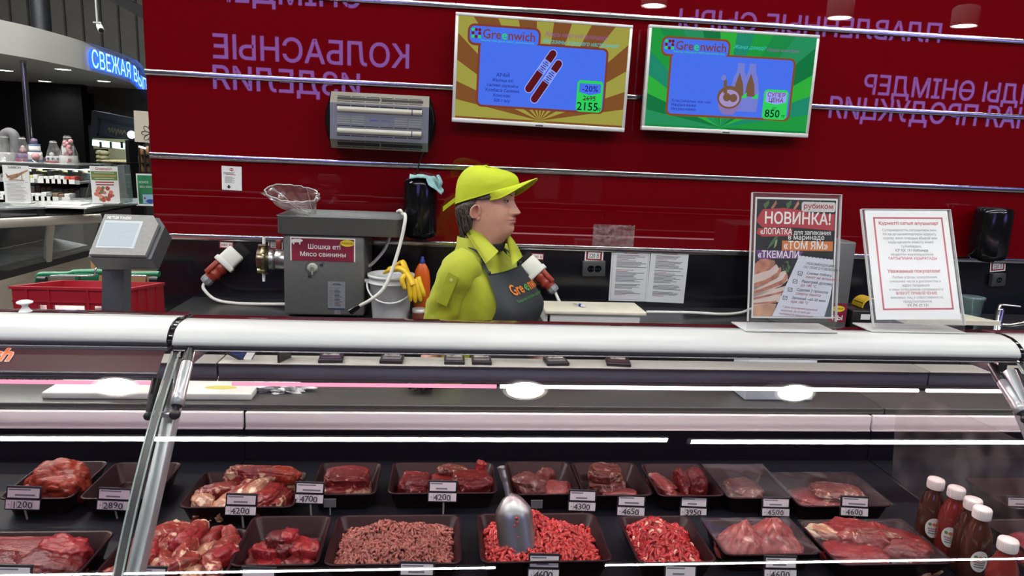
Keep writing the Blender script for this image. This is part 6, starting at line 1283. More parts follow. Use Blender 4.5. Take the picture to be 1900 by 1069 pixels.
    cu.text('Бақытқа толы дүкен желісі', .012, MATS['print_green'], I4, 0.0, -.022, 0, 'LEFT', fit=W_*.95)
    zc = at(975, 553, HY-.2).z; r_ = .19
    for k, f in enumerate(cu.f): e.f.append(f); e.mi.append(e.m(cu.mats[cu.mi[k]])); e.sm.append(False)
    e.v = [tuple(torso((x-W_*.5)/r_*1.0+.14, zc+y+.00*(x), .0345)) for x, y, z in cu.v]; e.build('lettering', ao)
    # trousers, shoes, gloves
    e = MB(); e.loft([[torso(q, z*kz, .008) for q in np.linspace(-math.pi, math.pi, 49)[:-1]] for z in (.70, .80, .90, .95)], TRO, cap=False)
    for s in (-1, 1): e.tube(smoothpath([hip+tl_*(s*.088), hip+tl_*(s*.095)+UP*-.36, hip+tl_*(s*.10)-UP*(hip.z-.06)], 6), [.115]*3+[.10]*3+[.078]*3+[.070]*3+[.068], TRO, 20)
    e.build('trousers', t)
    for s in (-1, 1):
        e = MB(); c = hip+tl_*(s*.10); c.z = 0; e.loft([[c+tf*(.05+fx*L_)+tl_*(wy*L2)+UP*z for fx, wy in [(math.cos(q), math.sin(q)) for q in np.linspace(0, 2*math.pi, 25)[:-1]]] for z, L_, L2 in ((.001, .13, .045), (.025, .135, .05), (.05, .12, .046), (.085, .07, .045))], BLACKP); e.build('shoe', t)
    def glove_hand(w_, fw, side, lb=None):
        e = MB(); fw = fw.normalized(); sd = Vector((-fw.y, fw.x, 0)).normalized()*side; z = w_.z; palm = w_+fw*.045
        e.tube([w_-fw*.035, w_, w_+fw*.03, w_+fw*.065, w_+fw*.085], [.031, .030, .036, .040, .034], NITR, 16, flat=.5)
        for k, (o, L_) in enumerate(((-.030, .062), (-.010, .075), (.011, .070), (.030, .055))):
            b0 = w_+fw*.078+sd*o; dd = (fw+sd*o*3.0).normalized(); e.tube(smoothpath([b0-fw*.01, b0+dd*(L_*.35)+UP*.007, b0+dd*(L_*.72)+UP*.002, b0+dd*L_-UP*.008], 5), [.0105]*8+[.0098]*4+[.009, .0085, .007, .003], NITR, 12)
        b0 = w_+fw*.02-sd*.030; dd = (fw*.8-sd*.75).normalized(); e.tube(smoothpath([b0, b0+dd*.03, b0+dd*.052+fw*.008, b0+dd*.060+fw*.02-UP*.006], 5), [.014]*5+[.012]*6+[.010, .009, .008, .007, .003], NITR, 12); e.build('glove', t)
    glove_hand(Vector((wr.x, wr.y, WT+.028)), at(781, 726, 2.25)-Vector((wr.x, wr.y, at(781, 726, 2.25).z)), 1); glove_hand(wrl, Vector((.8, -.6, -.2)), -1)
ORNG2 = mat('print_orange', (.62, .17, .02), .6)
def thing_child(name, t):
    o = bpy.data.objects.new(name, None); COL.objects.link(o); o.parent = t; o.empty_display_size = .03; return o
person()
# ================================================================ SHOP BEYOND THE WALL END (left)
m = MB(); m.box(-14, 2, 14.6, 14.7, 0, 7, DARKWALL)
for k in range(40): m.box(-13.9+k*.32, -13.9+k*.32+.03, 14.57, 14.6, 0, 7, mat('cladding_rib', (.035, .035, .033), .7))
struct('wall_far', m)
m = MB(); m.box(-13.9, -13.8, -6, 14.5, 0, 7, DARKWALL); struct('wall_left', m)
ZS = 2.46; FW = mat('fascia_white', (.60, .60, .58), .5); SOFF = mat('soffit_grey', (.40, .40, .39), .6)
arc0 = [atz(*p, ZS) for p in ((0, 99), (90, 115), (180, 135), (240, 153), (263, 172))]
arc0 = [arc0[0]+(arc0[0]-arc0[1])*2.2+Vector((-.2, -.1, 0))]+arc0; e_ = arc0[-1]; arc0 += [e_+Vector((-.02, .8, 0)), e_+Vector((-.5, 2.0, 0))]
arc = smoothpath(arc0, 10); cum = [0]
for i in range(1, len(arc)): cum.append(cum[-1]+(arc[i]-arc[i-1]).length)
def arcpt(s):
    for i in range(1, len(arc)):
        if s <= cum[i] or i == len(arc)-1:
            k = (s-cum[i-1])/(cum[i]-cum[i-1]); t_ = (arc[i]-arc[i-1]).normalized(); return arc[i-1].lerp(arc[i], k), Vector((t_.y, -t_.x, 0))
def arc_s(px):       # arc length where the fascia passes this column of view
    f = lambda p: ((p-CAM).dot(R2)/(p-CAM).dot(fwd))*F_PX+CX
    for i in range(6, len(arc)-1):
        a, b_ = f(arc[i]), f(arc[i+1])
        if a <= px <= b_: return cum[i]+(cum[i+1]-cum[i])*(px-a)/(b_-a)
    return cum[-12]
t = thing('bakery_canopy', 'curved white canopy with blue lit bakery letters in the far left of the shop', 'canopy', arc[30])
FH = .335; b = MB(); b.loft([[p, p+UP*FH] for p in arc], FW, cap=False, closed=False); b.loft([[p+UP*FH, p+UP*FH+Vector((0, .35, 0))] for p in arc], FW, cap=False, closed=False); b.build('fascia', t)
b = MB(); b.add([(p.x, p.y, ZS+.002) for p in arc]+[(-9, 13.5, ZS+.002), (-11, 8, ZS+.002), (-9, 3, ZS+.002)], [tuple(range(len(arc)+3))], SOFF); b.build('soffit', t)
BL1 = emat('sign_blue_edge', (.02, .13, 1.0), 2.0); BL2 = emat('sign_white_face', (.42, .72, 1.0), 1.7)
s0 = arc_s(163); s1 = arc_s(266)
def arctext(mt, off, bold, dz=0):
    cu = MB(); cu.text('СВЕЖАЯ ВЫПЕ', .30, mt, Matrix.Identity(4), 0, 0, 0, 'LEFT', bold=bold, fit=1.0)
    vs = []
    for x, y, z in cu.v: p, n_ = arcpt(arc_s(163+107*(1-(1-max(-.02, min(1, x)))**1.35))); vs.append(p+n_*off+UP*(.045+dz+y))
    return vs, cu.f
b = MB()
for mt, off, bo in ((BL1, .02, .022), (BL1, .035, .016), (BL2, .05, .004)): v_, f_ = arctext(mt, off, bo); b.add(v_, f_, mt)
b.build('lettering', t, label='blue glowing letters')
for k, (px, py) in enumerate(((10, 131), (117, 129), (83, 151), (193, 151), (208, 165))):
    p = atz(px, py, ZS-.004); b = MB(); b.disc((0, 0), .085, 0, emat('soffit_spot', (1, .97, .9), 14), frame(p, (1, 0, 0), (0, -1, 0)), 20); b.lathe([(.085, .004), (.105, -.004), (.105, .01)], FW, Matrix.Translation(p), cap=False); b.build('spotlight', t)
    if k in (1, 2, 3): area_disc('spot_glow', p-UP*.02, .085, 60)
BKW = mat('black_shopfront', (.006, .006, .008), .6, spec=.2); NAVY = mat('navy_panelling', (.022, .030, .045), .5); NAVY2 = mat('navy_frame', (.012, .017, .027), .5)
def pbox(mb, px0, py0, px1, py1, Y, dep, mt):
    a, e = at(px0, py0, Y), at(px1, py1, Y); mb.box(min(a.x, e.x), max(a.x, e.x), Y, Y+dep, min(a.z, e.z), max(a.z, e.z), mt); return mb
m = MB(); a = at(-30, 150, 12.2); e = at(167, 400, 12.2); m.box(a.x-3, e.x, 12.2, 12.4, 0, ZS, BKW); a2 = at(300, 300, 12.2); m.box(e.x, a2.x+.3, 12.6, 12.8, 0, ZS, mat('dim_interior', (.05, .048, .042), .7, nz=.6, nscale=2)); struct('wall_bakery', m)
t = thing('shopfront_fascia', 'navy panelled shopfront header with a recessed sign in the far left', 'shopfront', at(207, 266, 11)); b = MB(); 
M, w, h = rectframe(at(166, 204, 11), at(253, 221, 11), at(166, 258, 11)); b.box(0, w, -.02, h, -.3, 0, NAVY, M); b.build('panel', t)
for px_ in (163, 244):
    b = MB(); pbox(b, px_, 232, px_+6, 250, 11.02, .26, NAVY2); b.v = [(x, y, 0 if z < at(px_, 240, 11.1).z else z) for x, y, z in b.v]; b.build('post', t); b = MB()
for q in ((.16, .97, .18, .24), (.16, .97, .72, .78), (.16, .19, .18, .78), (.94, .97, .18, .78)): b.box(q[0]*w, q[1]*w, q[2]*h, q[3]*h, 0, .02, NAVY2, M)
b.build('frame', t); b = MB(); 
b.tube([(w*(.38+.012*k), h*(.45+.10*math.sin(k*1.15)*(1 if k % 5 else 1.7)), .012) for k in range(34)], .008, mat('dim_gold', (.16, .14, .09), .5), 5, M=M); b.build('lettering', t)
def bread():
    t = thing('bread_display', 'brightly lit bread counter niche with pale loaves in the far left', 'bread display', at(205, 305, 10.4)); Y = 10.4
    b = MB(); pbox(b, 172, 256, 241, 330, Y+.5, .03, mat('niche_back', (.42, .42, .26), .6)); pbox(b, 232, 260, 243, 330, Y, .5, BKW); pbox(b, 168, 276, 173, 330, Y, .5, BKW); b.build('niche', t)
    b = MB(); M, w, h = rectframe(at(171, 259, Y), at(229, 266, Y), at(171, 270, Y)); b.box(0, w, 0, h, -.05, 0, emat('niche_lamp', (.62, .95, .92), 2.6), M); b.build('lamp', t)
    b = MB()
    for x in (186, 205, 225): pbox(b, x-2, 263, x+2, 275, Y-.03, .03, BLACKP)
    b.build('clip', t)
    b = MB(); pbox(b, 174, 299, 242, 303, Y-.05, .5, BLACKP); pbox(b, 174, 303, 242, 345, Y, .4, BKW); b.v = [(x, y, 0 if z < at(200, 340, Y).z else z) for x, y, z in b.v]; b.build('shelf', t)
    LOAF = mat('pale_loaf', (.62, .52, .30), .7, nz=.2, nscale=14)
    for k, (px, py) in enumerate(((180, 296), (190, 296), (180, 288), (190, 289), (181, 280), (190, 281))):
        p = at(px, py, Y+.2); lump('bread_loaf', (p.x+.02, p.y, p.z-.045), (.07, .085, .038), LOAF, 300+k, 'pale loaf in the pile at the left of the lit bread niche', 'bread', 'loaves piled in the niche', .1, 2, 3, True)
    for k in range(8):
        p = at(194+k*5.6, 298.5, Y+.05); lump('bread_roll', (p.x, p.y, p.z-.03), (.045, .06, .03), LOAF, 320+k, 'pale roll in the row on the lit bread shelf', 'bread', 'rolls on the bread shelf', .12, 2, 3, True)
bread()
p = at(244, 250, 9.0); t = thing('spot_lamp', 'bright round spot lamp hanging beside the beige banner', 'lamp', p); b = MB(); b.sphere(p, .045, emat('spot_bulb', (.8, 1, 1), 8), 10); b.build('bulb', t); b = MB(); b.cyl(p+Vector((0, .03, 0)), at(247, 245, 11.05), .010, BLACKP, 6); b.build('stem', t)
M, w, h = rectframe(at(247, 205, 7.4), at(290, 208, 7.4), at(250, 263, 7.4)); o = M @ Vector((w/2, h, 0)); t = thing('hanging_banner', 'beige hanging banner with a dark flower outline at the end of the red wall', 'banner', o)
b = MB(); b.box(0, w, 0, h, -.01, 0, mat('banner_beige', (.42, .38, .31), .7), M); b.build('panel', t); b = MB()
for k in range(8): a = math.pi*k/4; c = Vector((w*.72, h*.30)); b.tube([(c.x+.02*math.cos(a)+(.035+.035*math.cos(q))*math.cos(a)-.020*math.sin(q)*math.sin(a), c.y+.02*math.sin(a)+(.035+.035*math.cos(q))*math.sin(a)+.020*math.sin(q)*math.cos(a), .002) for q in np.linspace(-math.pi, math.pi, 15)], .0028, INK, 5, M=M)
b.build('emblem', t); b = MB()
q_ = M @ Vector((w*.93, 0, -.016)); b.cyl((q_.x, q_.y, 0), (q_.x, q_.y, q_.z+h), .012, BLACKP, 10); b.build('pole', t)
a = at(47, 163, 8.6); e = at(49, 250, 8.6); b = MB(); b.cyl((a.x, 8.6, 1.3), (a.x, 8.6, ZS), .032, CHROME, 18); b.cyl((a.x, 8.6, 0), (a.x, 8.6, 1.31), .032, BLACKP, 12); tag(b.build('chrome_pole'), 'shiny chrome pole under the bakery canopy', 'pole')
a = at(75, 20, 11.6); b = MB(); b.cyl((a.x, 11.6, ZS+.35), (a.x, 11.6, 7), .13, mat('column_blue_grey', (.035, .040, .048), .4, .4), 22); tag(b.build('column'), 'dark blue grey round column rising above the canopy', 'column')
a, e = at(175, -14, 11), at(330, 70, 11); b = MB(); b.box(a.x, e.x+1, 11, 11.25, 0, .16, BKW, Matrix.Translation((0, 0, 0)) @ Matrix(((1, 0, 0, 0), (0, 1, 0, 0), ((e.z-a.z)/(e.x-a.x), 0, 1, a.z-a.x*(e.z-a.z)/(e.x-a.x)), (0, 0, 0, 1)))); tag(b.build('roof_beam'), 'dark sloping roof beam at the top left beside the red wall', 'beam')
p = at(186, 52, 9.2); t = thing('security_camera', 'small white security camera hanging on a rod above the canopy', 'camera', p); b = MB(); b.cyl(p+Vector((-.03, 0, .06)), (p.x-.03, p.y, 7), .012, mat('rod_grey', (.30, .31, .32), .4), 8); b.cyl(p+Vector((-.075, 0, .06)), p+Vector((.015, 0, .06)), .01, MATS['rod_grey'], 8); b.build('rod', t); b = MB(); d = Vector((.05, -.08, -.05)); b.cyl(p-d*.7, p+d*.7, .034, WHITE, 16); b.cyl(p+d*.68, p+d*.75, .03, BLACKG, 16); b.build('body', t)

# pastry cabinet with wrapped cakes on top
def pastry():
    Y = 6.9; zt = at(60, 304, Y).z; x0 = at(-25, 304, Y).x; x1 = at(146, 307, Y).x; t = thing('pastry_cabinet', 'glass pastry cabinet with three shelves of packs in the far left', 'cabinet', ((x0+x1)/2, Y+.4, 0))
    b = MB(); b.box(x0, x1, Y, Y+.75, zt-.035, zt, mat('slab_dark', (.05, .055, .055), .25)); b.build('top', t)
    b = MB(); b.box(x0, x1+.12, Y+.74, Y+.78, 0, zt-.036, BKW); b.box(x0, x1+.12, Y-.25, Y+.74, 0, .95, mat('case_body')); b.build('body', t)
    zs = []
    for k, (py, dy, dl) in enumerate(((338, -.06, .03), (371, -.16, .10))):
        z = at(60, py, Y+dy).z; zs.append((z, dy)); b = MB(); b.box(x0, x1+dl, Y+dy, Y+.73, z, z+.018, mat('shelf_silver', (.42, .43, .43), .35, .4)); b.box(x0, x1+dl, Y+dy-.008, Y+dy, z-.006, z+.030, mat('shelf_silver')); b.build('shelf', t)
    b = MB(); b.prism([(Y-.02, zt), (Y+.7, zt), (Y+.7, .98), (Y-.26, .98), (Y-.22, 1.12)], 0, .006, glassmat('side_glass', (.85, .92, .9), 1.6, .06), Matrix(((0, 0, 1, x1+.14), (1, 0, 0, 0), (0, 1, 0, 0), (0, 0, 0, 1)))); b.build('side_glass', t)
    b = MB(); b.box(x0, x1-.02, Y+.30, Y+.34, zt-.055, zt-.040, emat('cabinet_lamp', (1, 1, .92), 5)); b.build('lamp', t)
    cols = [mat('pack_cream', (.60, .58, .36), .5), mat('pack_white', (.62, .64, .62), .5), mat('pack_mint', (.42, .58, .54), .5), mat('pack_yellow', (.55, .55, .16), .5), mat('pack_red', (.50, .06, .04), .5), mat('pack_grey', (.16, .16, .16), .5), mat('pack_brown', (.16, .10, .06), .5)]
    r = random.Random(3)
    for row, (z, yy, n, pal, hh, lb) in enumerate(((zs[0][0]+.019, Y+.30, 15, (0, 0, 1, 0, 2, 3, 1), .085, 'pale food pack in the back row of the upper pastry shelf'), (zs[0][0]+.019, Y+.06, 15, (1, 3, 5, 1, 4, 1), .045, 'low pack in the front row of the upper pastry shelf'), (zs[1][0]+.019, Y+.22, 14, (5, 6, 1, 5, 6), .085, 'dark food pack in the back row of the lower pastry shelf'), (zs[1][0]+.019, Y-.06, 14, (1, 5, 1, 6), .045, 'low pack in the front row of the lower pastry shelf'))):
        for k in range(n):
            xx = x0+.06+(x1-x0-.10)*(k+.5)/n; wv = (x1-x0)/n*.40; b = MB(); b.box(xx-wv, xx+wv, yy-.06, yy+.06, z, z+hh*r.uniform(.7, 1.1), cols[r.choice(pal)], bev=.006); tag(b.build('food_pack'), lb, 'food pack', lb.replace('pack in', 'packs in'))
    for sh, (z, dy) in enumerate(zs):
        for k in range(14):
            if r.random() < .8: xx = x0+.08+(x1-x0-.1)*(k+.5)/14; b = MB(); b.box(xx-.035, xx+.035, Y+dy-.014, Y+dy-.010, z+.0-.004, z+.036, PAPER); b.build('price_strip', t)
    CEL = glassmat('cellophane', (.90, .92, .92), 3.2, .10, (.85, .85, .85), .06, 16); BOARD = mat('cake_board', (.55, .55, .53), .4); r = random.Random(12)
    CW, CM, CP, CB, CR = mat('cream_white', (.62, .60, .58), .5), mat('cake_magenta', (.30, .05, .13), .5), mat('cake_violet', (.16, .10, .20), .5), mat('cake_blue', (.06, .16, .30), .5), mat('cake_red', (.36, .02, .03), .5); PK = mat('cake_pink', (.50, .25, .26), .5, nz=.5, nscale=30)
    for k, (cx, top, base, hw, kind, lb) in enumerate(((6, 252, 303, 18, 0, 'plain white wrapped cake at the far left of the pastry cabinet top'), (39, 255, 303, 15, 1, 'magenta and violet wrapped cake on the pastry cabinet'), (61, 258, 303, 14, 2, 'two tier white and blue wrapped cake on the pastry cabinet'), (96, 262, 304, 16, 3, 'low white cake with red base wrapped on the pastry cabinet'), (123, 252, 306, 18, 4, 'tall pink flowered wrapped cake at the right of the pastry cabinet top'))):
        p = at(cx, base, Y+.2); zc = zt; rr_ = hw*(Y+.2)/F_PX*.95; H = at(cx, top, Y+.2).z-zt; T = Matrix.Translation((p.x, Y+.25, zc)); t = thing('wrapped_cake', lb, 'cake', (p.x, Y+.25, zc), 'wrapped cakes on the pastry cabinet')
        b = MB(); b.lathe([(rr_, 0), (rr_, .008), (.001, .008)], BOARD, T, 24); b.build('board', t)
        b = MB(); rc = rr_*.82
        if kind == 0: b.lathe([(rc, .009), (rc, .08), (rc*.96, .085), (.001, .085)], CW, T)
        elif kind == 1: b.lathe([(rc, .009), (rc, .04), (.001, .04)], CM, T); b.lathe([(rc*.98, .04), (rc*.98, .085), (.001, .085)], CP, T); b.sphere((0, 0, .11), .03, PK, 8, T); b.sphere((0, 0, .14), .018, CW, 8, T)
        elif kind == 2: b.lathe([(rc, .009), (rc, .03), (rc*1.0, .032)], CB, T, cap=False); b.lathe([(rc*.98, .03), (rc*.98, .10), (.001, .10)], CW, T); b.lathe([(rc*.8, .10), (rc*.8, .165), (.001, .165)], CW, T); b.lathe([(rc*.82, .10), (rc*.82, .115)], CB, T, cap=False); b.lathe([(rc*.82, .16), (rc*.82, .172), (.001, .172)], CB, T); b.sphere((.03, -.05, .06), .035, PK, 8, T); b.sphere((0, 0, .20), .03, CP, 8, T)
        elif kind == 3:
            b.lathe([(rc, .009), (rc, .025), (.001, .025)], CR, T); b.lathe([(rc*.97, .025), (rc*.97, .07), (.001, .07)], CW, T)
            for j in range(10): a = 2*math.pi*j/10; b.sphere((rc*.98*math.cos(a), rc*.98*math.sin(a), .048), .012, CP, 6, T)
            b.sphere((-.02, 0, .085), .02, CW, 8, T)
        else:
            b.lathe([(rc, .009), (rc, .08), (.001, .08)], CW, T); b.lathe([(rc*.65, .08), (rc*.65, .17), (.001, .17)], CW, T)
            for j in range(16): b.sphere((r.uniform(-.2, .9)*rc*.8, -rc*.7+.02*j/16, .02+.013*j), .022, PK, 6, T)
        b.build('cake', t)
        b = MB(); R_ = []
        for i in range(14):
            q = i/13; ra = rr_*(1.02-.78*q**1.15)+(.02*rr_ if i == 13 else 0); row = []
            for j in range(40): a = 2*math.pi*j/40; f_ = 1+.10*noise.noise((2.5*math.cos(a)+k*5, 2.5*math.sin(a), q*1.2))+.05*math.sin(9*a+k)*q; row.append((ra*f_*math.cos(a), ra*f_*math.sin(a), .006+H*q))
            R_.append(row)
        b.loft(R_, CEL, T, cap=False); b.tube([Vector(p_) for p_ in R_[-2]]+[Vector(R_[-2][0])], .006, MATS['bag_hem'], 6, M=T); b.build('cellophane', t)
    P = [at(4, 262, Y+.62), at(10, 248, Y+.62), at(20, 246, Y+.62), at(27, 254, Y+.62), at(29, 272, Y+.62), at(29, 303, Y+.62)]; b = MB(); b.tube(smoothpath([Vector((P[0].x, P[0].y, zt))]+P[:-1]+[Vector((P[-1].x, P[-1].y, zt))]), .045, mat('grey_padded', (.20, .20, .21), .6), 12); tag(b.build('arched_tube'), 'grey padded arch standing behind the wrapped cakes', 'arch')
pastry()
# second counter with sloping glass
def deli():
    BE = mat('beige_panel', (.52, .47, .38), .45); BR_ = mat('beige_rail', (.50, .47, .42), .35, .2)
    R0, R1 = atz(-120, 421, 1.07), atz(186, 405, 1.07); Q0, Q1 = atz(-150, 545, .74), atz(172, 463, .74)
    t = thing('deli_case', 'beige curved glass deli case standing behind the shopping trolley', 'display case', ((R0.x+R1.x)/2, R0.y, 0)); u = (R1-R0); n_ = Vector((u.y, -u.x, 0)).normalized()
    if n_.y > 0: n_ = -n_
    b = MB(); rows = []
    for i in range(13):
        k = i/12; p, q = R0.lerp(R1, k), Q0.lerp(Q1, k); rows.append([p*(1-f)+q*f+(Vector((q.x-p.x, q.y-p.y, 0))*(.42*math.sin(math.pi*f*.5)-.42*f)) for f in np.linspace(0, 1, 11)])
    b.loft(rows, glassmat('deli_glass', (.75, .80, .80), 1.8, .05, (.6, .65, .66), .03), cap=False, closed=False); b.build('curved_glass', t)
    b = MB(); b.tube([R0, R1], .026, BR_, 16, flat=1.3); b.build('rail', t)
    for k in (.30, .665):
        b = MB(); row = [R0.lerp(R1, k)*(1-f)+Q0.lerp(Q1, k)*f+(Vector((Q0.lerp(Q1, k).x-R0.lerp(R1, k).x, Q0.lerp(Q1, k).y-R0.lerp(R1, k).y, 0))*(.42*math.sin(math.pi*f*.5)-.42*f)) for f in np.linspace(0, 1, 11)]; b.tube(row, .028, BR_, 10, flat=.6); b.build('glass_frame', t)
    back = Vector((-n_.x, -n_.y, 0))*.72; b = MB(); b.loft([[p+UP*.02, p+UP*-.05, p-UP*.05+back*1.0, p+UP*.02+back] for p in (Q0, Q1)], BLACKP, smooth=False); b.build('dark_edge', t)
    b = MB(); b.loft([[Q-UP*.05-n_*.0, Q-UP*.09+n_*.012, Vector((Q.x, Q.y, 0)), Vector((Q.x, Q.y, 0))+back, Q-UP*.05+back] for Q in (Q0+Vector((0, 0, 0)), Q1)], BE, smooth=False); b.build('body', t)
    b = MB(); b.loft([[Q+UP*.03+back*.1, Q+UP*.03+back*.9] for Q in (Q0, Q1)], mat('deli_floor', (.30, .31, .32), .5, nz=.4, nscale=6), cap=False, closed=False); b.loft([[Q+UP*.03+back*.95, R_+UP*-.03+back*.55] for Q, R_ in ((Q0, R0), (Q1, R1))], mat('deli_back', (.07, .06, .06), .5, nz=.6, nscale=4), cap=False, closed=False); b.build('interior', t)
    zt = 1.165; e = R1+(R1-R0)*.62
    S0, S1 = R0+back*.25, e+back*.25; b = MB(); b.loft([[Vector((p.x, p.y, zt))+back*.5, Vector((p.x, p.y, zt))-back*.18, Vector((p.x, p.y, zt-.012))-back*.18, Vector((p.x, p.y, zt-.012))+back*.5] for p in (S0, S1)], mat('grey_glass_top', (.25, .28, .28), .15), smooth=False); b.build('top_shelf', t)
    for k in (.33, .40, .68):
        p = R0.lerp(R1, k)+back*.2; b = MB(); b.tube([p+UP*.0, p+UP*.04+back*.05, Vector((p.x, p.y, zt-.012))+back*.06], [.02, .028, .02], mat('bracket_grey', (.10, .10, .10), .4), 8); b.build('bracket', t)
    b = MB(); p, q = R0.lerp(R1, .45)+back*.3, R1+back*.3; b.tube(smoothpath([p, p.lerp(q, .3)+UP*.006, p.lerp(q, .7)-UP*.004, q]), [.018]*25, mat('crumpled_wrap', (.22, .22, .22), .25, .5, bump=1, bscale=30), 8)
    b.build('rolled_film', t)
    return zt, R0, R1, back
dzt, dR0, dR1, dback = deli()
def shelf_sign(tl, tr, bl, Y, lb, draw, grp=None):
    M, w, h = rectframe(at(*tl, Y), at(*tr, Y), at(*bl, Y)); o = M @ Vector((w/2, 0, 0)); t = thing('shelf_sign', lb, 'sign', o); b = MB(); b.box(0, w, 0, h, -.006, -.002, ACE, M); b.box(0, w, -.006, 0, -.05, .03, ACE, M); b.build('holder', t); b = MB(); b.quad(0, w, 0, h, 0, PAPER, M); draw(b, M, w, h); b.build('sheet', t)
    if abs(o.z-dzt) > .004: pass
def d_hamon(b, M, w, h):
    b.text('ХАМОН', .09*h, INK, M, .46*w, .915*h, .001, bold=.015, fit=.5*w); HM_ = mat('ham_brown', (.30, .17, .09), .6, nz=.4, nscale=40)
    b.poly([(x*w, y*h) for x, y in ((.1, .80), (.2, .72), (.4, .76), (.62, .80), (.95, .90), (.97, .87), (.70, .76), (.5, .66), (.3, .62), (.15, .66))], .001, HM_, M); b.quad(.2*w, .8*w, .595*h, .62*h, .0011, HM_, M); b.quad(.70*w, .73*w, .60*h, .84*h, .0012, HM_, M); b.quad(.05*w, .95*w, .555*h, .562*h, .001, GREYINK, M); textlines(b, M, .1*w, .92*w, .52*h, 14, .036*h, mat('pale_ink', (.42, .40, .38), .7), .4)
def d_green(b, M, w, h):
    b.text('Greenwich', .10*h, REDINK, M, .5*w, .90*h, .001, bold=.01, fit=.6*w); G_ = mat('sign_green', (.10, .20, .05), .6); b.quad(.03*w, .97*w, .62*h, .86*h, .0008, G_, M)
    for v, a in ((.81, .7), (.66, .7)): b.quad((.5-a/2)*w, (.5+a/2)*w, v*h, (v+.018)*h, .001, mat('sign_pale', (.5, .5, .3), .6), M)
    b.quad(.06*w, .94*w, .71*h, .765*h, .001, mat('sign_tan', (.34, .25, .10), .6), M)
    for v in (.56, .49): textlines(b, M, .08*w, .92*w, (v+.02)*h, 1, .05*h, REDINK, .6, ctr=True)
    r = random.Random(2)
    for k in range(26): a = r.uniform(0, 6.28); q = r.random()**.5; b.disc((.46*w+.32*w*q*math.cos(a), .25*h+.17*h*q*math.sin(a)), .07*w*r.uniform(.7, 1.3), .001+k*2e-5, (mat('sign_ham', (.55, .16, .11), .6), mat('sign_ham2', (.60, .28, .20), .6), mat('sign_ham3', (.40, .05, .04), .6), G_)[r.choice((0, 0, 1, 1, 2, 2, 3))], M, 10)
def d_poster(b, M, w, h):
    b.quad(.06*w, .98*w, .03*h, .95*h, .0006, mat('poster_green', (.015, .20, .07), .5, nz=.8, nscale=5), M); b.text('КОНСЕ', .085*h, WHITE, M, .12*w, .70*h, .001, 'LEFT', bold=.01); b.text('БЕЗ КОН', .085*h, WHITE, M, .14*w, .55*h, .001, 'LEFT', bold=.01)
    b.quad(.25*w, .95*w, .05*h, .34*h, .001, mat('poster_blue', (.28, .50, .66), .5), M); b.disc((.6*w, .12*h), .2*w, .0012, mat('poster_navy', (.02, .06, .30), .5), M, 16, .07*h); b.disc((.35*w, .22*h), .05*w, .0012, REDINK, M, 10); b.disc((.8*w, .2*h), .06*w, .0012, REDINK, M, 10, .02*h)
YS_ = 5.35
zz = lambda px, Y: None
shelf_sign((26, 307), (75, 309), (10, 375), YS_, 'tilted white sign headed with a ham leg picture on the deli case', d_hamon)
shelf_sign((168, 308), (220, 309), (172, 376), YS_, 'white sign with a green band and sliced meats picture on the deli case', d_green)
shelf_sign((-12, 308), (12, 308), (-30, 366), YS_, 'part of a white sign at the left edge on the deli case', lambda b, M, w, h: textlines(b, M, .1*w, .9*w, .8*h, 6, .1*h, GREYINK))
shelf_sign((252, 322), (292, 323), (256, 380), YS_+.3, 'green advert frame about tinned food half hidden by the red wall', d_poster)
b = MB(); M, w, h = rectframe(at(223, 306, YS_+.15), at(236, 306, YS_+.15), at(224, 376, YS_+.15)); b.box(0, w, 0, h, -.10, 0, glassmat('clear_box', (.75, .82, .82), 2, .15, (.6, .66, .66)), M); tag(b.build('leaflet_holder'), 'clear leaflet holder standing beside the green banded sign', 'leaflet holder')
for k, (x0, x1, y, lb) in enumerate(((84, 160, 378.5, 'lower white folder lying on the deli case top'), (92, 150, 374, 'upper white folder lying on the deli case top'))):
    a, e = at(x0, y, 5.2+.1*k), at(x1, y+2, 5.2+.1*k); b = MB(); b.box(a.x, e.x, 5.2+.1*k, 5.45, dzt+.001+.014*k, dzt+.013+.014*k, PAPER); tag(b.build('folder'), lb, 'folder', 'folders on the deli case')
# rack glimpsed beside the banner
t = thing('wall_rack', 'dark rack with small jars glimpsed beyond the banner', 'rack', at(266, 330, 9.6)); b = MB(); Y = 9.6
for x in (258, 268, 278): pbox(b, x, 268, x+1.6, 345, Y, .03, BLACKP)
for y in (288, 303, 320): pbox(b, 256, y, 290, y+2, Y, .3, BLACKP)
b.build('frame', t); b = MB(); M, w, h = rectframe(at(257, 270, Y-.02), at(270, 274, Y-.02), at(257, 273, Y-.02)); b.box(0, w, 0, h, -.01, 0, emat('rack_lamp', (.9, .95, 1), 4), M); b.build('lamp', t)
for k, (px, py) in enumerate(((262, 302), (272, 302), (265, 319), (276, 319), (262, 287), (274, 287))):
    p = at(px, py, Y+.1); b = MB(); b.lathe([(.035, 0), (.04, .01), (.04, .08), (.025, .09), (.025, .11), (.001, .11)], mat('jar_amber', (.34, .16, .06), .3), Matrix.Translation((p.x, Y+.12, p.z)), 14); tag(b.build('jar'), 'small amber jar on the dark rack beyond the banner', 'jar', 'jars on the dark rack')
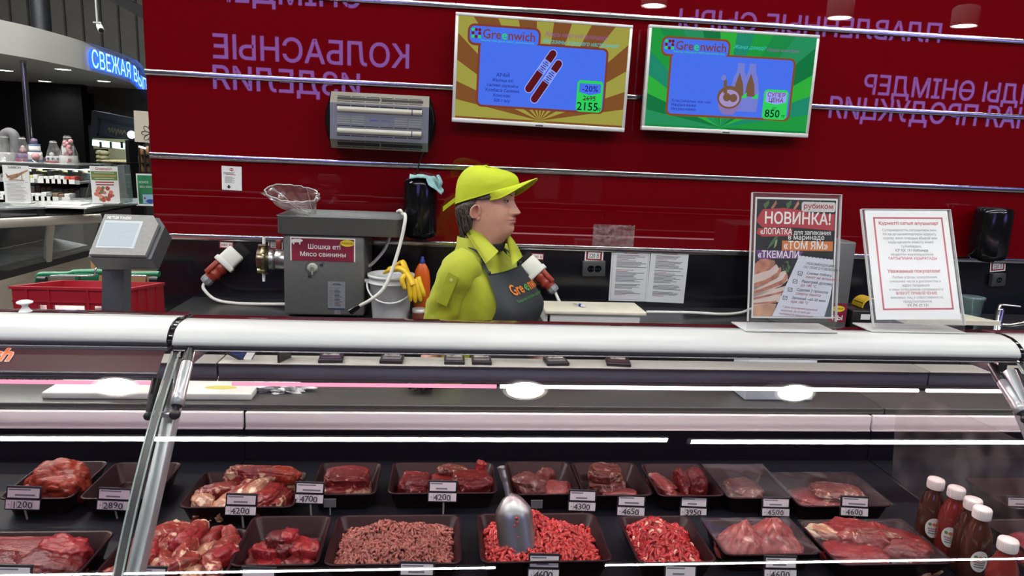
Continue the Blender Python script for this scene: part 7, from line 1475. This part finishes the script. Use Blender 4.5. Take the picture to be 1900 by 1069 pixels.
# shopping trolley, crate, cartons
def trolley():
    Y = 3.62; GRN = mat('trolley_green', (.010, .17, .075), .35); WIRE = mat('trolley_wire', (.50, .51, .53), .25, 1); hl_, hr_ = at(72, 511, Y), at(296, 508, Y); zf = hl_.z
    t = thing('shopping_trolley', 'wire shopping trolley with a green handle behind the red crate', 'trolley', ((hl_.x+hr_.x)/2, Y-.3, 0)); b = MB()
    P = [at(67, 523, Y), at(71, 514, Y), at(80, 509, Y), at(125, 508.5, Y), at(142, 505.5, Y), at(200, 505, Y), at(225, 508.5, Y), at(296, 508, Y)]; b.tube(smoothpath(P, 6), [.012]*5+[.017]*18+[.020]*12+[.017]*8, GRN, 12, flat=.8); b.box(at(142, 508, Y).x, at(186, 508, Y).x, Y-.024, Y-.012, zf-.016, zf+.018, GRN, bev=.004); b.build('handle', t)
    b = MB(); w = .0045
    for px in (66, 291): p = at(px, 514, Y); b.tube(smoothpath([p, Vector((p.x, Y-.01, zf-.06)), Vector((p.x, Y-.12, zf-.16)), Vector((p.x+.01, Y-.14, .30))]), .008, WIRE, 8)
    y1 = 3.40; xl, xr = hl_.x+.02, hr_.x-.02
    zr_ = .70
    for z in (zr_, .56, .42): b.tube([(xl, Y-.04, z), (xr, Y-.04, z)], .006, WIRE, 8); b.tube([(xl, Y-.04, z), (xl+.03, 2.95, z)], .006, WIRE, 8); b.tube([(xr, Y-.04, z), (xr-.03, 2.95, z)], .006, WIRE, 8); b.tube([(xl+.03, 2.95, z), (xr-.03, 2.95, z)], .006, WIRE, 8)
    for k in range(16): q = k/15; b.tube([(xl+(xr-xl)*q, Y-.04, zr_), (xl+(xr-xl)*q, Y-.04, .42)], .0025, WIRE, 6); b.tube([(xl+.03+(xr-xl-.06)*q, 2.95, zr_), (xl+.03+(xr-xl-.06)*q, 2.95, .42)], .0025, WIRE, 6)
    for k in range(14):
        q = k/13; yy = Y-.04-(Y-.04-2.95)*q
        for x in (xl+.03*q, xr-.03*q): b.tube([(x, yy, zr_), (x, yy, .42)], .0025, WIRE, 6)
    b.tube(smoothpath([at(91, 530, Y-.05), at(92, 521, Y-.05), at(100, 512+.0, Y-.05), at(170, 511.5, Y-.06), at(176, 503, Y-.06), at(181, 494, Y-.05)]), w, WIRE, 8); b.tube(smoothpath([at(232, 512, Y-.05), at(266, 512, Y-.05), at(271, 516, Y-.05), at(272, 545, Y-.05)]), w, WIRE, 8)
    for k in range(9): b.tube([at(238+k*6, 572, 3.45), at(256+k*4.2, 572-14-k*3.6, 3.55)], .0025, WIRE, 6)
    b.tube([at(238, 574, 3.42), at(290, 530, 3.56)], .005, WIRE, 8); b.tube([at(290, 530, 3.56), at(286, 572, 3.5)], .006, WIRE, 8); b.build('wire_basket', t)
    b = MB(); b.tube([(xl, Y-.06, .24), (xr, Y-.06, .24), (xr-.02, 2.95, .16), (xl+.02, 2.95, .16), (xl, Y-.06, .24)], .011, WIRE, 8)
    for x in (xl+.03, xr-.03): b.tube([(x, Y-.1, .24), (x, Y-.14, .45)], .010, WIRE, 8); b.tube([(x, 3.0, .16), (x, 2.98, .45)], .010, WIRE, 8)
    b.build('chassis', t)
    for x in (xl+.01, xr-.01):
        for yy in (Y-.08, 2.98): b = MB(); b.cyl((x-.014, yy, .06), (x+.014, yy, .06), .06, BLACKP, 18); b.box(x-.018, x+.018, yy-.02, yy+.02, .06, .22 if yy > 3.2 else .15, WIRE); b.build('wheel', t)
    for px in (78, 286): p = at(px, 519, Y-.04); b = MB(); b.cyl((p.x-.02, p.y, p.z), (p.x+.02, p.y, p.z), .016, BLACKP, 12); b.build('hinge', t)
    b = MB(); p = at(147, 511, Y-.03)
    for k in range(4): c = p-UP*(.012+.018*k); b.tube([c+Vector((.006*math.cos(q)*(k % 2), .006*math.cos(q)*(1-k % 2), .011*math.sin(q))) for q in np.linspace(0, 6.28, 11)], .0018, INK, 5)
    b.build('chain', t)
trolley()
def crate():
    CR_ = mat('crate_red', (.36, .010, .022), .4); Y = 3.12; a, e = at(21, 531, Y), at(234, 530, Y); zt = a.z; zb = zt-.20; x0, x1 = a.x, e.x; y1 = 3.52
    t = thing('plastic_crate', 'red plastic crate with handle slots standing on the trolley behind the scale', 'crate', ((x0+x1)/2, (Y+y1)/2, zb)); w = .012; b = MB()
    H = zt-zb; sl = [(.22, .29), (.35, .62), (.70, .77)]; z0, z1 = zb+H*.36, zb+H*.60; xs_ = [x0]+[x0+(x1-x0)*k for p in sl for k in p]+[x1]
    for q in ((x0, x1, zb, z0), (x0, x1, z1, zt)): b.box(q[0], q[1], Y, Y+w, q[2], q[3], CR_)
    for i in range(0, 8, 2): b.box(xs_[i], xs_[i+1], Y, Y+w, z0, z1, CR_)
    b.box(x0, x1, y1-w, y1, zb, zt, CR_); b.box(x0, x0+w, Y+w, y1-w, zb, zt, CR_); b.box(x1-w, x1, Y+w, y1-w, zb, zt, CR_); b.box(x0, x1, Y, y1, zb-.008, zb, CR_)
    b.box(x0-.008, x1+.008, Y-.008, Y, zt-.012, zt, CR_); b.box(x0-.008, x0, Y, y1, zt-.012, zt, CR_); b.box(x1, x1+.008, Y, y1, zt-.012, zt, CR_); b.box(x0, x1, Y-.006, Y, z1+.012, z1+.020, CR_)
    for k in (.13, .32, .66, .82): b.box(x0+(x1-x0)*k-.004, x0+(x1-x0)*k+.004, Y-.008, Y, zb, zt-.012, CR_)
    for k in (.25, .5, .75): b.box(x1, x1+.007, Y+(y1-Y)*k-.004, Y+(y1-Y)*k+.004, zb, zt-.012, CR_)
    b.v = [(x, y, z-.12*(y-Y)) for x, y, z in b.v]
    b.build('body', t); WR = mat('film_wrap_white', (.60, .50, .50), .25, bump=1, bscale=35); lump('wrapped_goods', ((x0+x1)/2-.02, Y+.20, zb+.001), (.225, .16, .085), WR, 400, 'pale film wrapped goods inside the red crate', 'wrapped goods', None, .25, 2, 4, True)
    return zb
zcr = crate()
for k, (x0, y0, x1, y1, lb) in enumerate(((166, 462, 205, 560, 'left brown carton standing behind the trolley handle'), (208, 487, 300, 560, 'right brown carton standing behind the trolley handle'))):
    a, e = at(x0, y0, 4.4), at(x1, y1, 4.4); b = MB(); b.box(a.x, e.x, 4.4, 4.75, 0, a.z, mat('carton_brown', (.30, .17, .08), .7, nz=.12, nscale=8), bev=.004); b.box(a.x+.004, e.x-.004, 4.394, 4.4, a.z*.55, a.z*.62, mat('carton_tape', (.36, .24, .12), .4)); tag(b.build('carton'), lb, 'carton', 'cartons behind the trolley')
# faint dark counter end below the left stretch of the red wall (customer aisle side)
